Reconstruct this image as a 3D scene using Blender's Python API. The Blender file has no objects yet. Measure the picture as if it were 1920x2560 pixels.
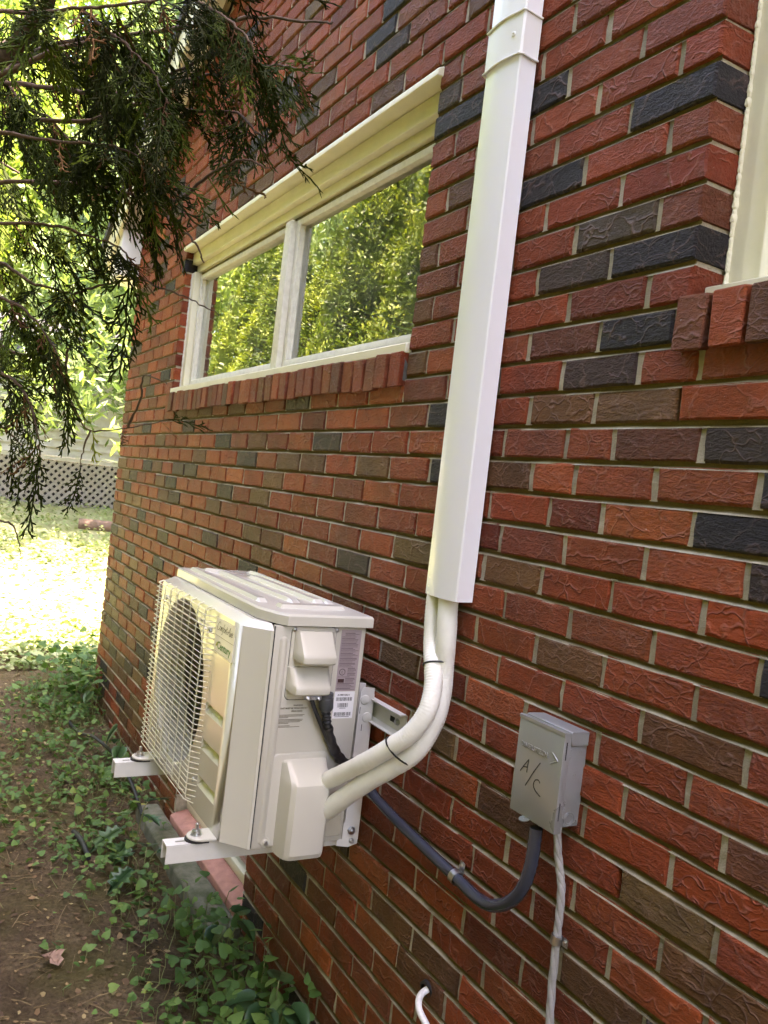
import bpy, bmesh, math, random
import numpy as np
from mathutils import Vector, Matrix, noise
R = math.radians
rng = random.Random(11)
sc = bpy.context.scene
col = sc.collection
CH = 1.49                      # camera height above the ground; heights below are often given relative to it
def H(z): return z + CH

# ------------------------------------------------------------------ camera
cam = bpy.data.cameras.new('Camera'); camo = bpy.data.objects.new('Camera', cam); col.objects.link(camo)
cam.sensor_fit = 'VERTICAL'; cam.sensor_height = 36.0; cam.lens = 36.0 * 2110.5 / 2560.0
cam.dof.use_dof = True; cam.dof.focus_distance = 2.0; cam.dof.aperture_fstop = 16.0      # phone lens: 1.9 mm aperture
cam.clip_start = 0.02; cam.clip_end = 900
YAW, PITCH, ROLL, DIST = 0.511957875, -0.0225112339, 0.115848642, 1.09571061
fw = Vector((-math.cos(YAW) * math.cos(PITCH), math.sin(YAW) * math.cos(PITCH), math.sin(PITCH)))
rt = fw.cross(Vector((0, 0, 1))).normalized(); up = rt.cross(fw)
r2 = rt * math.cos(ROLL) + up * math.sin(ROLL); u2 = -rt * math.sin(ROLL) + up * math.cos(ROLL)
mw = Matrix((r2, u2, -fw)).transposed().to_4x4(); mw.translation = (0, -DIST, CH)
camo.matrix_world = mw
sc.camera = camo

# ------------------------------------------------------------------ sky, sun, exposure
SUN = Vector((0.28, 0.28, 1.0)).normalized()          # towards the sun: behind the house, a little to the right
elev = math.asin(SUN.z); azim = math.atan2(SUN.x, SUN.y)
w = bpy.data.worlds.new('World'); sc.world = w; w.use_nodes = True
nt = w.node_tree; bg = nt.nodes['Background']
sky = nt.nodes.new('ShaderNodeTexSky'); sky.sky_type = 'NISHITA'; sky.sun_disc = False
sky.sun_elevation = elev; sky.sun_rotation = azim; sky.air_density = 1.0; sky.dust_density = 2.2; sky.ozone_density = 0.8
nt.links.new(sky.outputs[0], bg.inputs[0]); bg.inputs[1].default_value = 0.15
sun = bpy.data.lights.new('Sun', 'SUN'); sun.energy = 4.4; sun.angle = R(0.53); sun.color = (1.0, 0.95, 0.86)
suno = bpy.data.objects.new('Sun', sun); col.objects.link(suno)
suno.rotation_euler = (-SUN).to_track_quat('-Z', 'Y').to_euler(); suno.location = SUN * 30
vs = sc.view_settings
vs.view_transform = 'Standard'; vs.look = 'None'; vs.gamma = 1.0; vs.use_curve_mapping = False
vs.exposure = 3.68
vs.use_white_balance = True; vs.white_balance_temperature = 7800; vs.white_balance_tint = 24
sc.cycles.max_bounces = 8; sc.cycles.diffuse_bounces = 3; sc.cycles.glossy_bounces = 4; sc.cycles.transmission_bounces = 6
sc.cycles.transparent_max_bounces = 8; sc.cycles.use_denoising = True; sc.cycles.use_adaptive_sampling = True; sc.cycles.adaptive_threshold = 0.03
sc.cycles.sample_clamp_indirect = 6.0

# ------------------------------------------------------------------ helpers
def tag(o, label=None, cat=None, group=None, kind=None):
    if label: o['label'] = label
    if cat: o['category'] = cat
    if group: o['group'] = group
    if kind: o['kind'] = kind
    return o
def link(o, parent=None):
    col.objects.link(o)
    if parent is not None:
        o.parent = parent
        o.matrix_parent_inverse = pinv(parent)
    return o
WL = {}
def wloc(o):
    return WL.get(o.name, Vector((0, 0, 0)))
def pinv(p): return Matrix.Translation(-wloc(p))
def empty(name, loc, parent=None):
    o = bpy.data.objects.new(name, None); o.empty_display_size = .1
    link(o, parent); o.location = loc
    WL[o.name] = Vector(loc)
    return o
def smooth(me, ang=35):
    me.shade_smooth(); me.set_sharp_from_angle(angle=R(ang))
def mesh(name, vs_, fs, m, parent=None, ang=None, cols=None):
    me = bpy.data.meshes.new(name); me.from_pydata([tuple(v) for v in vs_], [], fs)
    if ang is not None: smooth(me, ang)
    if m is not None:
        for k in (m if isinstance(m, (list, tuple)) else [m]): me.materials.append(k)
    if cols is not None:
        a = me.color_attributes.new('Col', 'FLOAT_COLOR', 'POINT'); a.data.foreach_set('color', np.asarray(cols, np.float32).ravel())
    return link(bpy.data.objects.new(name, me), parent)
def bmobj(name, bm, m, parent=None, ang=35):
    me = bpy.data.meshes.new(name); bmesh.ops.recalc_face_normals(bm, faces=bm.faces[:]); bm.to_mesh(me); bm.free()
    if ang is not None: smooth(me, ang)
    if m is not None:
        for k in (m if isinstance(m, (list, tuple)) else [m]): me.materials.append(k)
    return link(bpy.data.objects.new(name, me), parent)
def bbox(bm, x0, x1, y0, y1, z0, z1, bev=0, seg=2):
    r = bmesh.ops.create_cube(bm, size=1.0)
    for v in r['verts']:
        v.co = ((x0 + x1) / 2 + v.co.x * (x1 - x0), (y0 + y1) / 2 + v.co.y * (y1 - y0), (z0 + z1) / 2 + v.co.z * (z1 - z0))
    if bev:
        es = list({e for v in r['verts'] for e in v.link_edges})
        bmesh.ops.bevel(bm, geom=es, offset=bev, segments=seg, affect='EDGES', profile=0.5)
def box(name, x0, x1, y0, y1, z0, z1, m, parent=None, bev=0.0, seg=2):
    bm = bmesh.new(); bbox(bm, x0, x1, y0, y1, z0, z1, bev, seg)
    return bmobj(name, bm, m, parent)
def prism(name, pts, a0, a1, axis, m, parent=None, bev=0.0, seg=2, ang=35):
    """polygon pts extruded along axis ('x': pts are (y,z); 'z': pts are (x,y); 'y': pts are (x,z))"""
    bm = bmesh.new(); lo = []; hi = []
    for p, q in pts:
        f = {'x': lambda t: (t, p, q), 'y': lambda t: (p, t, q), 'z': lambda t: (p, q, t)}[axis]
        lo.append(bm.verts.new(f(a0))); hi.append(bm.verts.new(f(a1)))
    n = len(pts)
    bm.faces.new(lo); bm.faces.new(hi[::-1])
    for i in range(n): bm.faces.new((lo[i], hi[i], hi[(i + 1) % n], lo[(i + 1) % n]))
    if bev: bmesh.ops.bevel(bm, geom=bm.edges[:], offset=bev, segments=seg, affect='EDGES', profile=0.5)
    return bmobj(name, bm, m, parent, ang)
def catmull(pts, n=6):
    P = [Vector(p) for p in pts]; out = []
    for i in range(len(P) - 1):
        p0 = P[max(0, i - 1)]; p1 = P[i]; p2 = P[i + 1]; p3 = P[min(len(P) - 1, i + 2)]
        for k in range(n):
            t = k / n
            out.append(.5 * ((2 * p1) + (p2 - p0) * t + (2 * p0 - 5 * p1 + 4 * p2 - p3) * t * t + (3 * p1 - p0 - 3 * p2 + p3) * t ** 3))
    out.append(P[-1]); return out
def tube_data(pts, rad, ns=10, cap=True):
    pts = [Vector(p) for p in pts]; n = len(pts)
    rads = rad if isinstance(rad, (list, tuple)) else [rad] * n
    V = []; F = []; nrm = None
    for i, p in enumerate(pts):
        t = (pts[min(n - 1, i + 1)] - pts[max(0, i - 1)]).normalized()
        if nrm is None:
            nrm = t.cross(Vector((0, 0, 1)) if abs(t.z) < .9 else Vector((1, 0, 0))).normalized()
        else:
            nrm = (nrm - t * nrm.dot(t)).normalized()
        b = t.cross(nrm)
        for k in range(ns):
            a = 2 * math.pi * k / ns; V.append(p + (nrm * math.cos(a) + b * math.sin(a)) * rads[i])
    for i in range(n - 1):
        for k in range(ns):
            F.append((i * ns + k, i * ns + (k + 1) % ns, (i + 1) * ns + (k + 1) % ns, (i + 1) * ns + k))
    if cap:
        F.append(tuple(range(ns - 1, -1, -1))); F.append(tuple(range((n - 1) * ns, n * ns)))
    return V, F
def tube(name, pts, rad, m, parent=None, ns=10, ang=60):
    V, F = tube_data(pts, rad, ns); return mesh(name, V, F, m, parent, ang)
def lathe(name, prof, origin, axis, m, parent=None, ns=20, ang=35):
    """prof: list of (radius, along axis)"""
    ax = Vector(axis).normalized(); u = ax.orthogonal().normalized(); v = ax.cross(u); o = Vector(origin); V = []; F = []
    for r, t in prof:
        for k in range(ns):
            a = 2 * math.pi * k / ns; V.append(o + ax * t + (u * math.cos(a) + v * math.sin(a)) * r)
    for i in range(len(prof) - 1):
        for k in range(ns): F.append((i * ns + k, i * ns + (k + 1) % ns, (i + 1) * ns + (k + 1) % ns, (i + 1) * ns + k))
    F.append(tuple(range(ns - 1, -1, -1))); F.append(tuple(range((len(prof) - 1) * ns, len(prof) * ns)))
    return mesh(name, V, F, m, parent, ang)
def text(name, body, size, loc, rot, m, parent=None, extrude=0.0, shear=0.0, align='LEFT', sx=1.0, off=0.0):
    c = bpy.data.curves.new(name, 'FONT'); c.body = body; c.size = size; c.extrude = extrude; c.shear = shear; c.align_x = align; c.offset = off
    c.resolution_u = 3
    t = bpy.data.objects.new(name, c); me = bpy.data.meshes.new_from_object(t); bpy.data.objects.remove(t); bpy.data.curves.remove(c); me.name = name
    me.materials.clear(); me.materials.append(m)
    o = bpy.data.objects.new(name, me); link(o, parent); o.location = loc; o.rotation_euler = rot; o.scale = (sx, 1, 1)
    return o

# ------------------------------------------------------------------ materials
def nodes(m):
    m.use_nodes = True; return m.node_tree.nodes, m.node_tree.links, m.node_tree.nodes['Principled BSDF']
def bumpnode(N, L, B, h, strength, dist):
    b = N.new('ShaderNodeBump'); b.inputs['Strength'].default_value = strength; b.inputs['Distance'].default_value = dist
    L.new(h, b.inputs['Height']); L.new(b.outputs[0], B.inputs['Normal']); return b
def noisen(N, L, vec, scale, detail=4, rough=.55):
    n = N.new('ShaderNodeTexNoise'); n.inputs['Scale'].default_value = scale; n.inputs['Detail'].default_value = detail; n.inputs['Roughness'].default_value = rough
    if vec is not None: L.new(vec, n.inputs['Vector'])
    return n
def math_(N, L, op, a, b=None, c=None):
    n = N.new('ShaderNodeMath'); n.operation = op
    for i, v in enumerate((a, b, c)):
        if v is None: continue
        if isinstance(v, (int, float)): n.inputs[i].default_value = v
        else: L.new(v, n.inputs[i])
    return n.outputs[0]
def ramp(N, L, fac, stops):
    r = N.new('ShaderNodeValToRGB'); e = r.color_ramp.elements
    while len(e) < len(stops): e.new(0.5)
    for i, (p, c) in enumerate(stops):
        e[i].position = p; e[i].color = c if len(c) == 4 else (*c, 1)
    L.new(fac, r.inputs[0]); return r.outputs[0]
def mix(N, L, fac, a, b, mode='MIX'):
    n = N.new('ShaderNodeMix'); n.data_type = 'RGBA'; n.blend_type = mode
    for s, v in (('Factor', fac), ('A', a), ('B', b)):
        i = [q for q in n.inputs if q.name == s and (q.type == ('VALUE' if s == 'Factor' else 'RGBA'))][0]
        if isinstance(v, (int, float)): i.default_value = v
        elif isinstance(v, tuple): i.default_value = (*v, 1) if len(v) == 3 else v
        else: L.new(v, i)
    return [q for q in n.outputs if q.type == 'RGBA'][0]
def M(name, c, rough=.5, metal=0.0, spec=.5, bump=None, var=None, coat=0.0, c2=None):
    m = bpy.data.materials.new(name); N, L, B = nodes(m)
    B.inputs['Base Color'].default_value = (*c, 1); B.inputs['Roughness'].default_value = rough; B.inputs['Metallic'].default_value = metal
    B.inputs['Specular IOR Level'].default_value = spec; B.inputs['Coat Weight'].default_value = coat; B.inputs['Coat Roughness'].default_value = .08
    g = N.new('ShaderNodeNewGeometry')
    if var:
        n = noisen(N, L, g.outputs['Position'], var[0], 5, .6)
        d = c2 if c2 else tuple(x * (1 - var[1]) for x in c)
        f = ramp(N, L, n.outputs[0], [(.35, (0, 0, 0)), (.68, (1, 1, 1))])
        L.new(mix(N, L, f, c, d), B.inputs['Base Color'])
        L.new(math_(N, L, 'MULTIPLY_ADD', n.outputs[0], .25, rough - .12), B.inputs['Roughness'])
    if bump:
        n = noisen(N, L, g.outputs['Position'], bump[0], 4, .6); bumpnode(N, L, B, n.outputs[0], bump[1], bump[2])
    return m
def leafmat(name, stops, trans=.35, rough=.45, src='attr', tcol=(1.15, 1.25, .55), spec=.5):
    """foliage: colour by a per-leaf value, part of the light shines through"""
    m = bpy.data.materials.new(name); N, L, B = nodes(m)
    if src == 'attr':
        a = N.new('ShaderNodeAttribute'); a.attribute_name = 'Col'; f = a.outputs['Fac']
    else:
        f = N.new('ShaderNodeObjectInfo').outputs['Random']
    g = N.new('ShaderNodeNewGeometry'); n = noisen(N, L, g.outputs['Position'], 60, 2)
    f = math_(N, L, 'MULTIPLY_ADD', math_(N, L, 'SUBTRACT', n.outputs[0], .5), .25, f)
    c = ramp(N, L, f, stops); L.new(c, B.inputs['Base Color']); B.inputs['Roughness'].default_value = rough; B.inputs['Specular IOR Level'].default_value = spec
    t = N.new('ShaderNodeBsdfTranslucent'); L.new(mix(N, L, 1.0, c, tcol, 'MULTIPLY'), t.inputs['Color'])
    ms = N.new('ShaderNodeMixShader'); ms.inputs[0].default_value = trans
    L.new(B.outputs[0], ms.inputs[1]); L.new(t.outputs[0], ms.inputs[2])
    L.new(ms.outputs[0], N['Material Output'].inputs['Surface']); return m

def brickmat(name, mass):
    m = bpy.data.materials.new(name); N, L, B = nodes(m)
    if mass:
        a = N.new('ShaderNodeAttribute'); a.attribute_name = 'Col'; base = a.outputs['Color']; rnd = a.outputs['Alpha']
    else:
        o = N.new('ShaderNodeObjectInfo'); base = o.outputs['Color']; rnd = o.outputs['Random']
    g = N.new('ShaderNodeNewGeometry')
    off = N.new('ShaderNodeCombineXYZ')
    for i, k in enumerate((37.0, 11.0, 53.0)): L.new(math_(N, L, 'MULTIPLY', rnd, k), off.inputs[i])
    add = N.new('ShaderNodeVectorMath'); add.operation = 'ADD'; L.new(g.outputs['Position'], add.inputs[0]); L.new(off.outputs[0], add.inputs[1])
    P = add.outputs[0]
    nd = noisen(N, L, P, 19, 2, .6)
    ds = N.new('ShaderNodeVectorMath'); ds.operation = 'MULTIPLY_ADD'; L.new(nd.outputs['Color'], ds.inputs[0]); ds.inputs[1].default_value = (.075, .075, .075); L.new(P, ds.inputs[2])
    sq = N.new('ShaderNodeMapping'); sq.inputs['Rotation'].default_value = (0, .6, 0); sq.inputs['Scale'].default_value = (.75, .4, 1.25); L.new(ds.outputs[0], sq.inputs[0])
    v = N.new('ShaderNodeTexVoronoi'); v.feature = 'DISTANCE_TO_EDGE'; v.inputs['Scale'].default_value = 21; vsz = N.new('ShaderNodeVectorMath'); vsz.operation = 'SCALE'; L.new(sq.outputs[0], vsz.inputs[0]); L.new(math_(N, L, 'MULTIPLY_ADD', math_(N, L, 'FRACT', math_(N, L, 'MULTIPLY', rnd, 3.9)), .7, .62), vsz.inputs['Scale']); L.new(vsz.outputs[0], v.inputs['Vector'])
    ridge = ramp(N, L, v.outputs['Distance'], [(0.0, (1, 1, 1)), (.016, (.85, .85, .85)), (.05, (.14, .14, .14)), (.11, (0, 0, 0))])
    msk = ramp(N, L, noisen(N, L, P, 26, 2, .5).outputs[0], [(.36, (.12, .12, .12)), (.56, (1, 1, 1))])
    ridge = math_(N, L, 'MULTIPLY', ridge, msk)
    # bark-like chips, strong on some bricks and faint on others
    mp = N.new('ShaderNodeMapping'); mp.inputs['Scale'].default_value = (.55, 1, 1.35); mp.inputs['Rotation'].default_value = (0, .35, 0); L.new(P, mp.inputs[0])
    chip = noisen(N, L, mp.outputs[0], 120, 4, .70); chip.inputs['Distortion'].default_value = .6
    big = noisen(N, L, P, 30, 2, .5)
    fine = noisen(N, L, P, 420, 2, .6)
    amt = math_(N, L, 'MULTIPLY_ADD', math_(N, L, 'POWER', math_(N, L, 'FRACT', math_(N, L, 'MULTIPLY', rnd, 17.3)), 1.4), 1.7, .45)
    h = math_(N, L, 'MULTIPLY_ADD', ridge, math_(N, L, 'MULTIPLY_ADD', math_(N, L, 'FRACT', math_(N, L, 'MULTIPLY', rnd, 7.7)), .45, .28), math_(N, L, 'MULTIPLY', chip.outputs[0], amt))
    h = math_(N, L, 'MULTIPLY_ADD', fine.outputs[0], .14, h); h = math_(N, L, 'MULTIPLY_ADD', big.outputs[0], .45, h)
    bumpnode(N, L, B, h, 1.0, .0074)
    # colour: mottling, light caught on the ridges painted paler, dark soot flecks
    n1 = noisen(N, L, P, 14, 2, .6); n2 = noisen(N, L, P, 130, 3, .65)
    k = math_(N, L, 'MULTIPLY_ADD', n1.outputs[0], .55, .72)
    k = math_(N, L, 'MULTIPLY', k, math_(N, L, 'MULTIPLY_ADD', n2.outputs[0], .7, .65))
    cc = N.new('ShaderNodeVectorMath'); cc.operation = 'SCALE'; L.new(base, cc.inputs[0]); L.new(k, cc.inputs['Scale'])
    c2 = mix(N, L, math_(N, L, 'MULTIPLY', ridge, .16), cc.outputs[0], (.44, .25, .20))
    fl = ramp(N, L, noisen(N, L, P, 55, 2, .7).outputs[0], [(.66, (0, 0, 0)), (.78, (1, 1, 1))])
    c3 = mix(N, L, math_(N, L, 'MULTIPLY', fl, .35), c2, (.05, .04, .035))
    sp = ramp(N, L, noisen(N, L, P, 230, 1, .5).outputs[0], [(.775, (0, 0, 0)), (.80, (1, 1, 1))])
    c3 = mix(N, L, math_(N, L, 'MULTIPLY', sp, .5), c3, (.55, .5, .45))
    sm = ramp(N, L, noisen(N, L, P, 17, 3, .7).outputs[0], [(.68, (0, 0, 0)), (.76, (1, 1, 1))])
    c3 = mix(N, L, math_(N, L, 'MULTIPLY', sm, .22), c3, (.42, .34, .26))
    dr = ramp(N, L, noisen(N, L, P, 9, 2, .5).outputs[0], [(.45, (0, 0, 0)), (.72, (1, 1, 1))])
    dk = N.new('ShaderNodeVectorMath'); dk.operation = 'MULTIPLY'; L.new(c3, dk.inputs[0]); dk.inputs[1].default_value = (.50, .62, .85)
    c3 = mix(N, L, math_(N, L, 'MULTIPLY', dr, .5), c3, dk.outputs[0])
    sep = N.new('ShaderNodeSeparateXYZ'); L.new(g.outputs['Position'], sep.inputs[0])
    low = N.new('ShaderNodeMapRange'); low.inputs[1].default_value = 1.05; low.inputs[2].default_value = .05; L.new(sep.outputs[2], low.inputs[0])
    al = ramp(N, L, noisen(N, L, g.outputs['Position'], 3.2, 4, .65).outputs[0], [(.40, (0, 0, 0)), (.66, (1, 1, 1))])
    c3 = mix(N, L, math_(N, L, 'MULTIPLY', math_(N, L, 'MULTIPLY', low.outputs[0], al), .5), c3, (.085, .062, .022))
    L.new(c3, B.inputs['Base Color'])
    L.new(math_(N, L, 'MULTIPLY_ADD', n2.outputs[0], .3, .42), B.inputs['Roughness']); B.inputs['Specular IOR Level'].default_value = .22
    return m
BRICK = brickmat('brick_clay', False); BRICKM = brickmat('brick_clay_mass', True)
CODE = dict(R=(.250, .047, .0135), O=(.292, .066, .0180), K=(.178, .031, .0095), P=(.215, .050, .0185), B=(.122, .047, .0170), T=(.155, .078, .0270),
            G=(.056, .037, .023), D=(.022, .0195, .020), M=(.145, .043, .0175), E=(.048, .029, .022))
def mortarmat():
    m = bpy.data.materials.new('mortar'); N, L, B = nodes(m)
    a = N.new('ShaderNodeAttribute'); a.attribute_name = 'Col'; g = N.new('ShaderNodeNewGeometry')
    n = noisen(N, L, g.outputs['Position'], 45, 5, .65); n2 = noisen(N, L, g.outputs['Position'], 420, 4, .7)
    k = math_(N, L, 'MULTIPLY', math_(N, L, 'MULTIPLY_ADD', n.outputs[0], .8, .6), math_(N, L, 'MULTIPLY_ADD', n2.outputs[0], .7, .65))
    cc = N.new('ShaderNodeVectorMath'); cc.operation = 'SCALE'; L.new(a.outputs['Color'], cc.inputs[0]); L.new(k, cc.inputs['Scale'])
    L.new(cc.outputs[0], B.inputs['Base Color']); B.inputs['Roughness'].default_value = .95; B.inputs['Specular IOR Level'].default_value = .2
    bumpnode(N, L, B, n2.outputs[0], 1.0, .003); return m
MORTAR = mortarmat()
LIGHTM = (.54, .48, .37, 1); DIRTSHADE = (.135, .098, .036, 1)
CREAM = M('cream_paint', (.74, .70, .52), .42, var=(9, .10), bump=(160, .25, .0006))
CREAMOLD = M('peeling_cream_paint', (.74, .71, .60), .6, var=(45, .2), c2=(.63, .60, .50), bump=(120, .7, .0015))
WHITEP = M('white_trim_paint', (.80, .78, .70), .45, var=(7, .08))
PVC = M('white_pvc', (.80, .80, .82), .26, spec=.5, coat=.25, bump=(3, .15, .004))
PVC2 = M('white_pvc_coupling', (.77, .765, .75), .3, spec=.5)
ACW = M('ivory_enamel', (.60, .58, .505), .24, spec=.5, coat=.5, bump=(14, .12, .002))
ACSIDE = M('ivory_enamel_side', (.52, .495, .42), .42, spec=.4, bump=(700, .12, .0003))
PLAST = M('ivory_plastic', (.56, .535, .455), .34, spec=.5, bump=(900, .1, .0002))
BRKT = M('white_bracket_enamel', (.72, .71, .66), .38, var=(20, .08))
DARK = M('dark_interior', (.012, .012, .014), .8)
BLKRUB = M('black_rubber', (.015, .015, .016), .55, bump=(300, .4, .0006))
BLKTAPE = M('black_tape', (.018, .018, .019), .35, bump=(90, .6, .002))
ZINC = M('zinc_plated_steel', (.55, .56, .58), .28, 1.0)
GREYB = M('grey_enamel', (.30, .31, .31), .30, .35, .5, var=(6, .07), bump=(500, .12, .0003))
GREYC = M('grey_conduit', (.034, .040, .058), .24, spec=.6)
GLANDM = M('grey_nylon', (.06, .065, .075), .4)
CABLEM = M('grey_cable_jacket', (.33, .32, .31), .5, bump=(200, .4, .001), var=(60, .2))
FOAM = M('white_pipe_insulation', (.83, .82, .74), .5, bump=(220, .5, .0009), var=(22, .08))
WHITEC = M('white_cable_jacket', (.78, .77, .76), .45, var=(80, .25))
STICK = M('white_sticker', (.80, .79, .80), .35)
MAUVE = M('mauve_label', (.36, .29, .30), .4)
INK = M('black_ink', (.02, .02, .022), .6)
INKG = M('green_ink', (.05, .26, .06), .5)
INKD = M('dark_label_ink', (.12, .085, .09), .6)
INKF = M('faint_grey_ink', (.16, .14, .10), .6)
ROOM = M('room_plaster', (.16, .15, .13), .9)
CURT = M('grey_curtain', (.62, .64, .64), .8, bump=(30, .4, .01))
SHING = M('asphalt_shingle', (.045, .045, .047), .9, bump=(260, .8, .003), var=(40, .4))
CONC = M('mossy_concrete', (.21, .20, .145), .95, var=(16, .55), c2=(.085, .10, .05), bump=(120, .8, .004))
PINK = M('pink_painted_concrete', (.52, .25, .19), .85, var=(24, .25), bump=(260, .6, .0015))
BARK = M('cedar_bark', (.085, .058, .040), .9, var=(70, .5), bump=(190, .9, .004))
TWIG = M('cedar_twig', (.10, .06, .038), .85, var=(90, .4))
def glassmat():
    m = bpy.data.materials.new('window_glass'); N, L, B = nodes(m); N.remove(B)
    t = N.new('ShaderNodeBsdfTransparent'); t.inputs[0].default_value = (.86, .90, .87, 1)
    g = N.new('ShaderNodeBsdfGlossy'); g.inputs['Roughness'].default_value = .004; g.inputs[0].default_value = (.97, 1, .97, 1)
    f = N.new('ShaderNodeFresnel'); f.inputs[0].default_value = 1.52
    ge = N.new('ShaderNodeNewGeometry'); n = noisen(N, L, ge.outputs['Position'], 2.2, 2, .4)
    b = N.new('ShaderNodeBump'); b.inputs['Strength'].default_value = .35; b.inputs['Distance'].default_value = .004; L.new(n.outputs[0], b.inputs['Height'])
    L.new(b.outputs[0], g.inputs['Normal'])
    f2 = math_(N, L, 'MULTIPLY', f.outputs[0], 2.5)
    ms = N.new('ShaderNodeMixShader'); L.new(f2, ms.inputs[0]); L.new(t.outputs[0], ms.inputs[1]); L.new(g.outputs[0], ms.inputs[2])
    # a film of dust that scatters a little daylight
    d = N.new('ShaderNodeBsdfDiffuse'); d.inputs[0].default_value = (.6, .6, .55, 1)
    n2 = noisen(N, L, ge.outputs['Position'], 5, 5, .6)
    df = ramp(N, L, n2.outputs[0], [(.4, (.02, .02, .02)), (.75, (.08, .08, .08))])
    ms2 = N.new('ShaderNodeMixShader'); L.new(df, ms2.inputs[0]); L.new(ms.outputs[0], ms2.inputs[1]); L.new(d.outputs[0], ms2.inputs[2])
    L.new(ms2.outputs[0], N['Material Output'].inputs['Surface']); return m
GLASS = glassmat()
def soilmat():
    m = bpy.data.materials.new('soil'); N, L, B = nodes(m); g = N.new('ShaderNodeNewGeometry'); P = g.outputs['Position']
    n1 = noisen(N, L, P, 5, 6, .6); n2 = noisen(N, L, P, 60, 6, .7); n3 = noisen(N, L, P, 2.3, 4, .6); n4 = noisen(N, L, P, 260, 4, .7)
    c = ramp(N, L, n1.outputs[0], [(.3, (.11, .073, .042)), (.55, (.20, .140, .080)), (.75, (.30, .215, .125))])
    c = mix(N, L, ramp(N, L, n2.outputs[0], [(.42, (0, 0, 0)), (.7, (1, 1, 1))]), c, (.075, .052, .03))
    moss = ramp(N, L, n3.outputs[0], [(.44, (0, 0, 0)), (.6, (1, 1, 1))])
    c = mix(N, L, math_(N, L, 'MULTIPLY', moss, .62), c, (.115, .105, .028))
    fl = ramp(N, L, n4.outputs[0], [(.62, (0, 0, 0)), (.72, (1, 1, 1))]); c = mix(N, L, math_(N, L, 'MULTIPLY', fl, .5), c, (.25, .17, .09))
    L.new(c, B.inputs['Base Color']); B.inputs['Roughness'].default_value = .95; B.inputs['Specular IOR Level'].default_value = .2
    h = math_(N, L, 'MULTIPLY_ADD', n4.outputs[0], .35, math_(N, L, 'ADD', n2.outputs[0], n1.outputs[0])); bumpnode(N, L, B, h, 1.0, .03); return m
SOIL = soilmat()

# ------------------------------------------------------------------ ground
def zg(x, y):
    t = max(0.0, -x - 6.3); z = .135 * min(t, 6.4)
    z += .02 * noise.noise((x * .9, y * .9, 3)) + (.012 * noise.noise((x * 4, y * 4, 1)) + .007 * noise.noise((x * 13, y * 13, 5)) if (-9 < x < 0 and -2.5 < y < .6) else 0)
    if -3.6 < x < -1.2 and y > -.45: z -= .03 * min(1, (y + .45) / .3)
    return z
def axis(lo, hi, a, b, step, far):
    v = list(np.arange(a, b + 1e-6, step)); s = step; x = a
    while x > lo: s = min(s * 1.35, far); x -= s; v.insert(0, x)
    s = step; x = b
    while x < hi: s = min(s * 1.35, far); x += s; v.append(x)
    return v
gx = axis(-320, 320, -7, -1, .045, 30); gy = axis(-320, 320, -1.6, .25, .045, 30)
V = [(x, y, zg(x, y)) for y in gy for x in gx]; nx = len(gx)
F = [(j * nx + i, j * nx + i + 1, (j + 1) * nx + i + 1, (j + 1) * nx + i) for j in range(len(gy) - 1) for i in range(nx - 1)]
tag(mesh('ground', V, F, SOIL, None, 60), kind='structure')

# ------------------------------------------------------------------ brick house
PIT = 0.06773; ZB0 = H(0.107281734)          # bottom of brick course 0; course r lies at ZB0 - PIT * r
def zc(r): return ZB0 - PIT * r
house = empty('brick_house', (-2.0, 0.0, 0.0))
tag(house, 'red brick house gable wall with dark bricks, cream windows and raked joints', 'house')
XL, XR = -5.334, 5.334
W1 = (-4.255, -1.918, H(.378), H(1.112)); W2 = (-1.005, 0.0, zc(-4), zc(-18)); W3 = (-3.47, -2.62, zc(23), zc(15))
def rake(x): return H(1.707) + .533 * (4.836 - abs(x))      # underside of the rake board on the wall
# mortar backing: boxes around the openings, gable triangle above
bm = bmesh.new()
def bk(x0, x1, z0, z1): bbox(bm, x0, x1, .0108, .20, z0, z1)
e = .006
EAVE = rake(XL)
xs = [XL + e, W1[0] - e, W3[0] - e, W3[1] + e, W1[1] + e, W2[0] - e, W2[1] + e, XR - e]
for i in range(7):
    x0, x1 = xs[i], xs[i + 1]; xm = (x0 + x1) / 2
    cuts = []
    for o in (W1, W2, W3):
        if o[0] < xm < o[1]: cuts.append((o[2] - e, o[3] + e))
    z = -.4
    for a, b in sorted(cuts): bk(x0, x1, z, a); z = b
    bk(x0, x1, z, EAVE)
wall = bmobj('wall', bm, MORTAR, house, None)
me = wall.data
ca = me.color_attributes.new('Col', 'FLOAT_COLOR', 'POINT'); ca.data.foreach_set('color', np.tile(np.array(LIGHTM, np.float32), len(me.vertices)))
g = prism('gable_backing', [(XL + e, EAVE), (XR - e, EAVE), (0, rake(0))], .0108, .2, 'y', MORTAR, house, ang=None)
ca = g.data.color_attributes.new('Col', 'FLOAT_COLOR', 'POINT'); ca.data.foreach_set('color', np.tile(np.array(LIGHTM, np.float32), len(g.data.vertices)))

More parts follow.
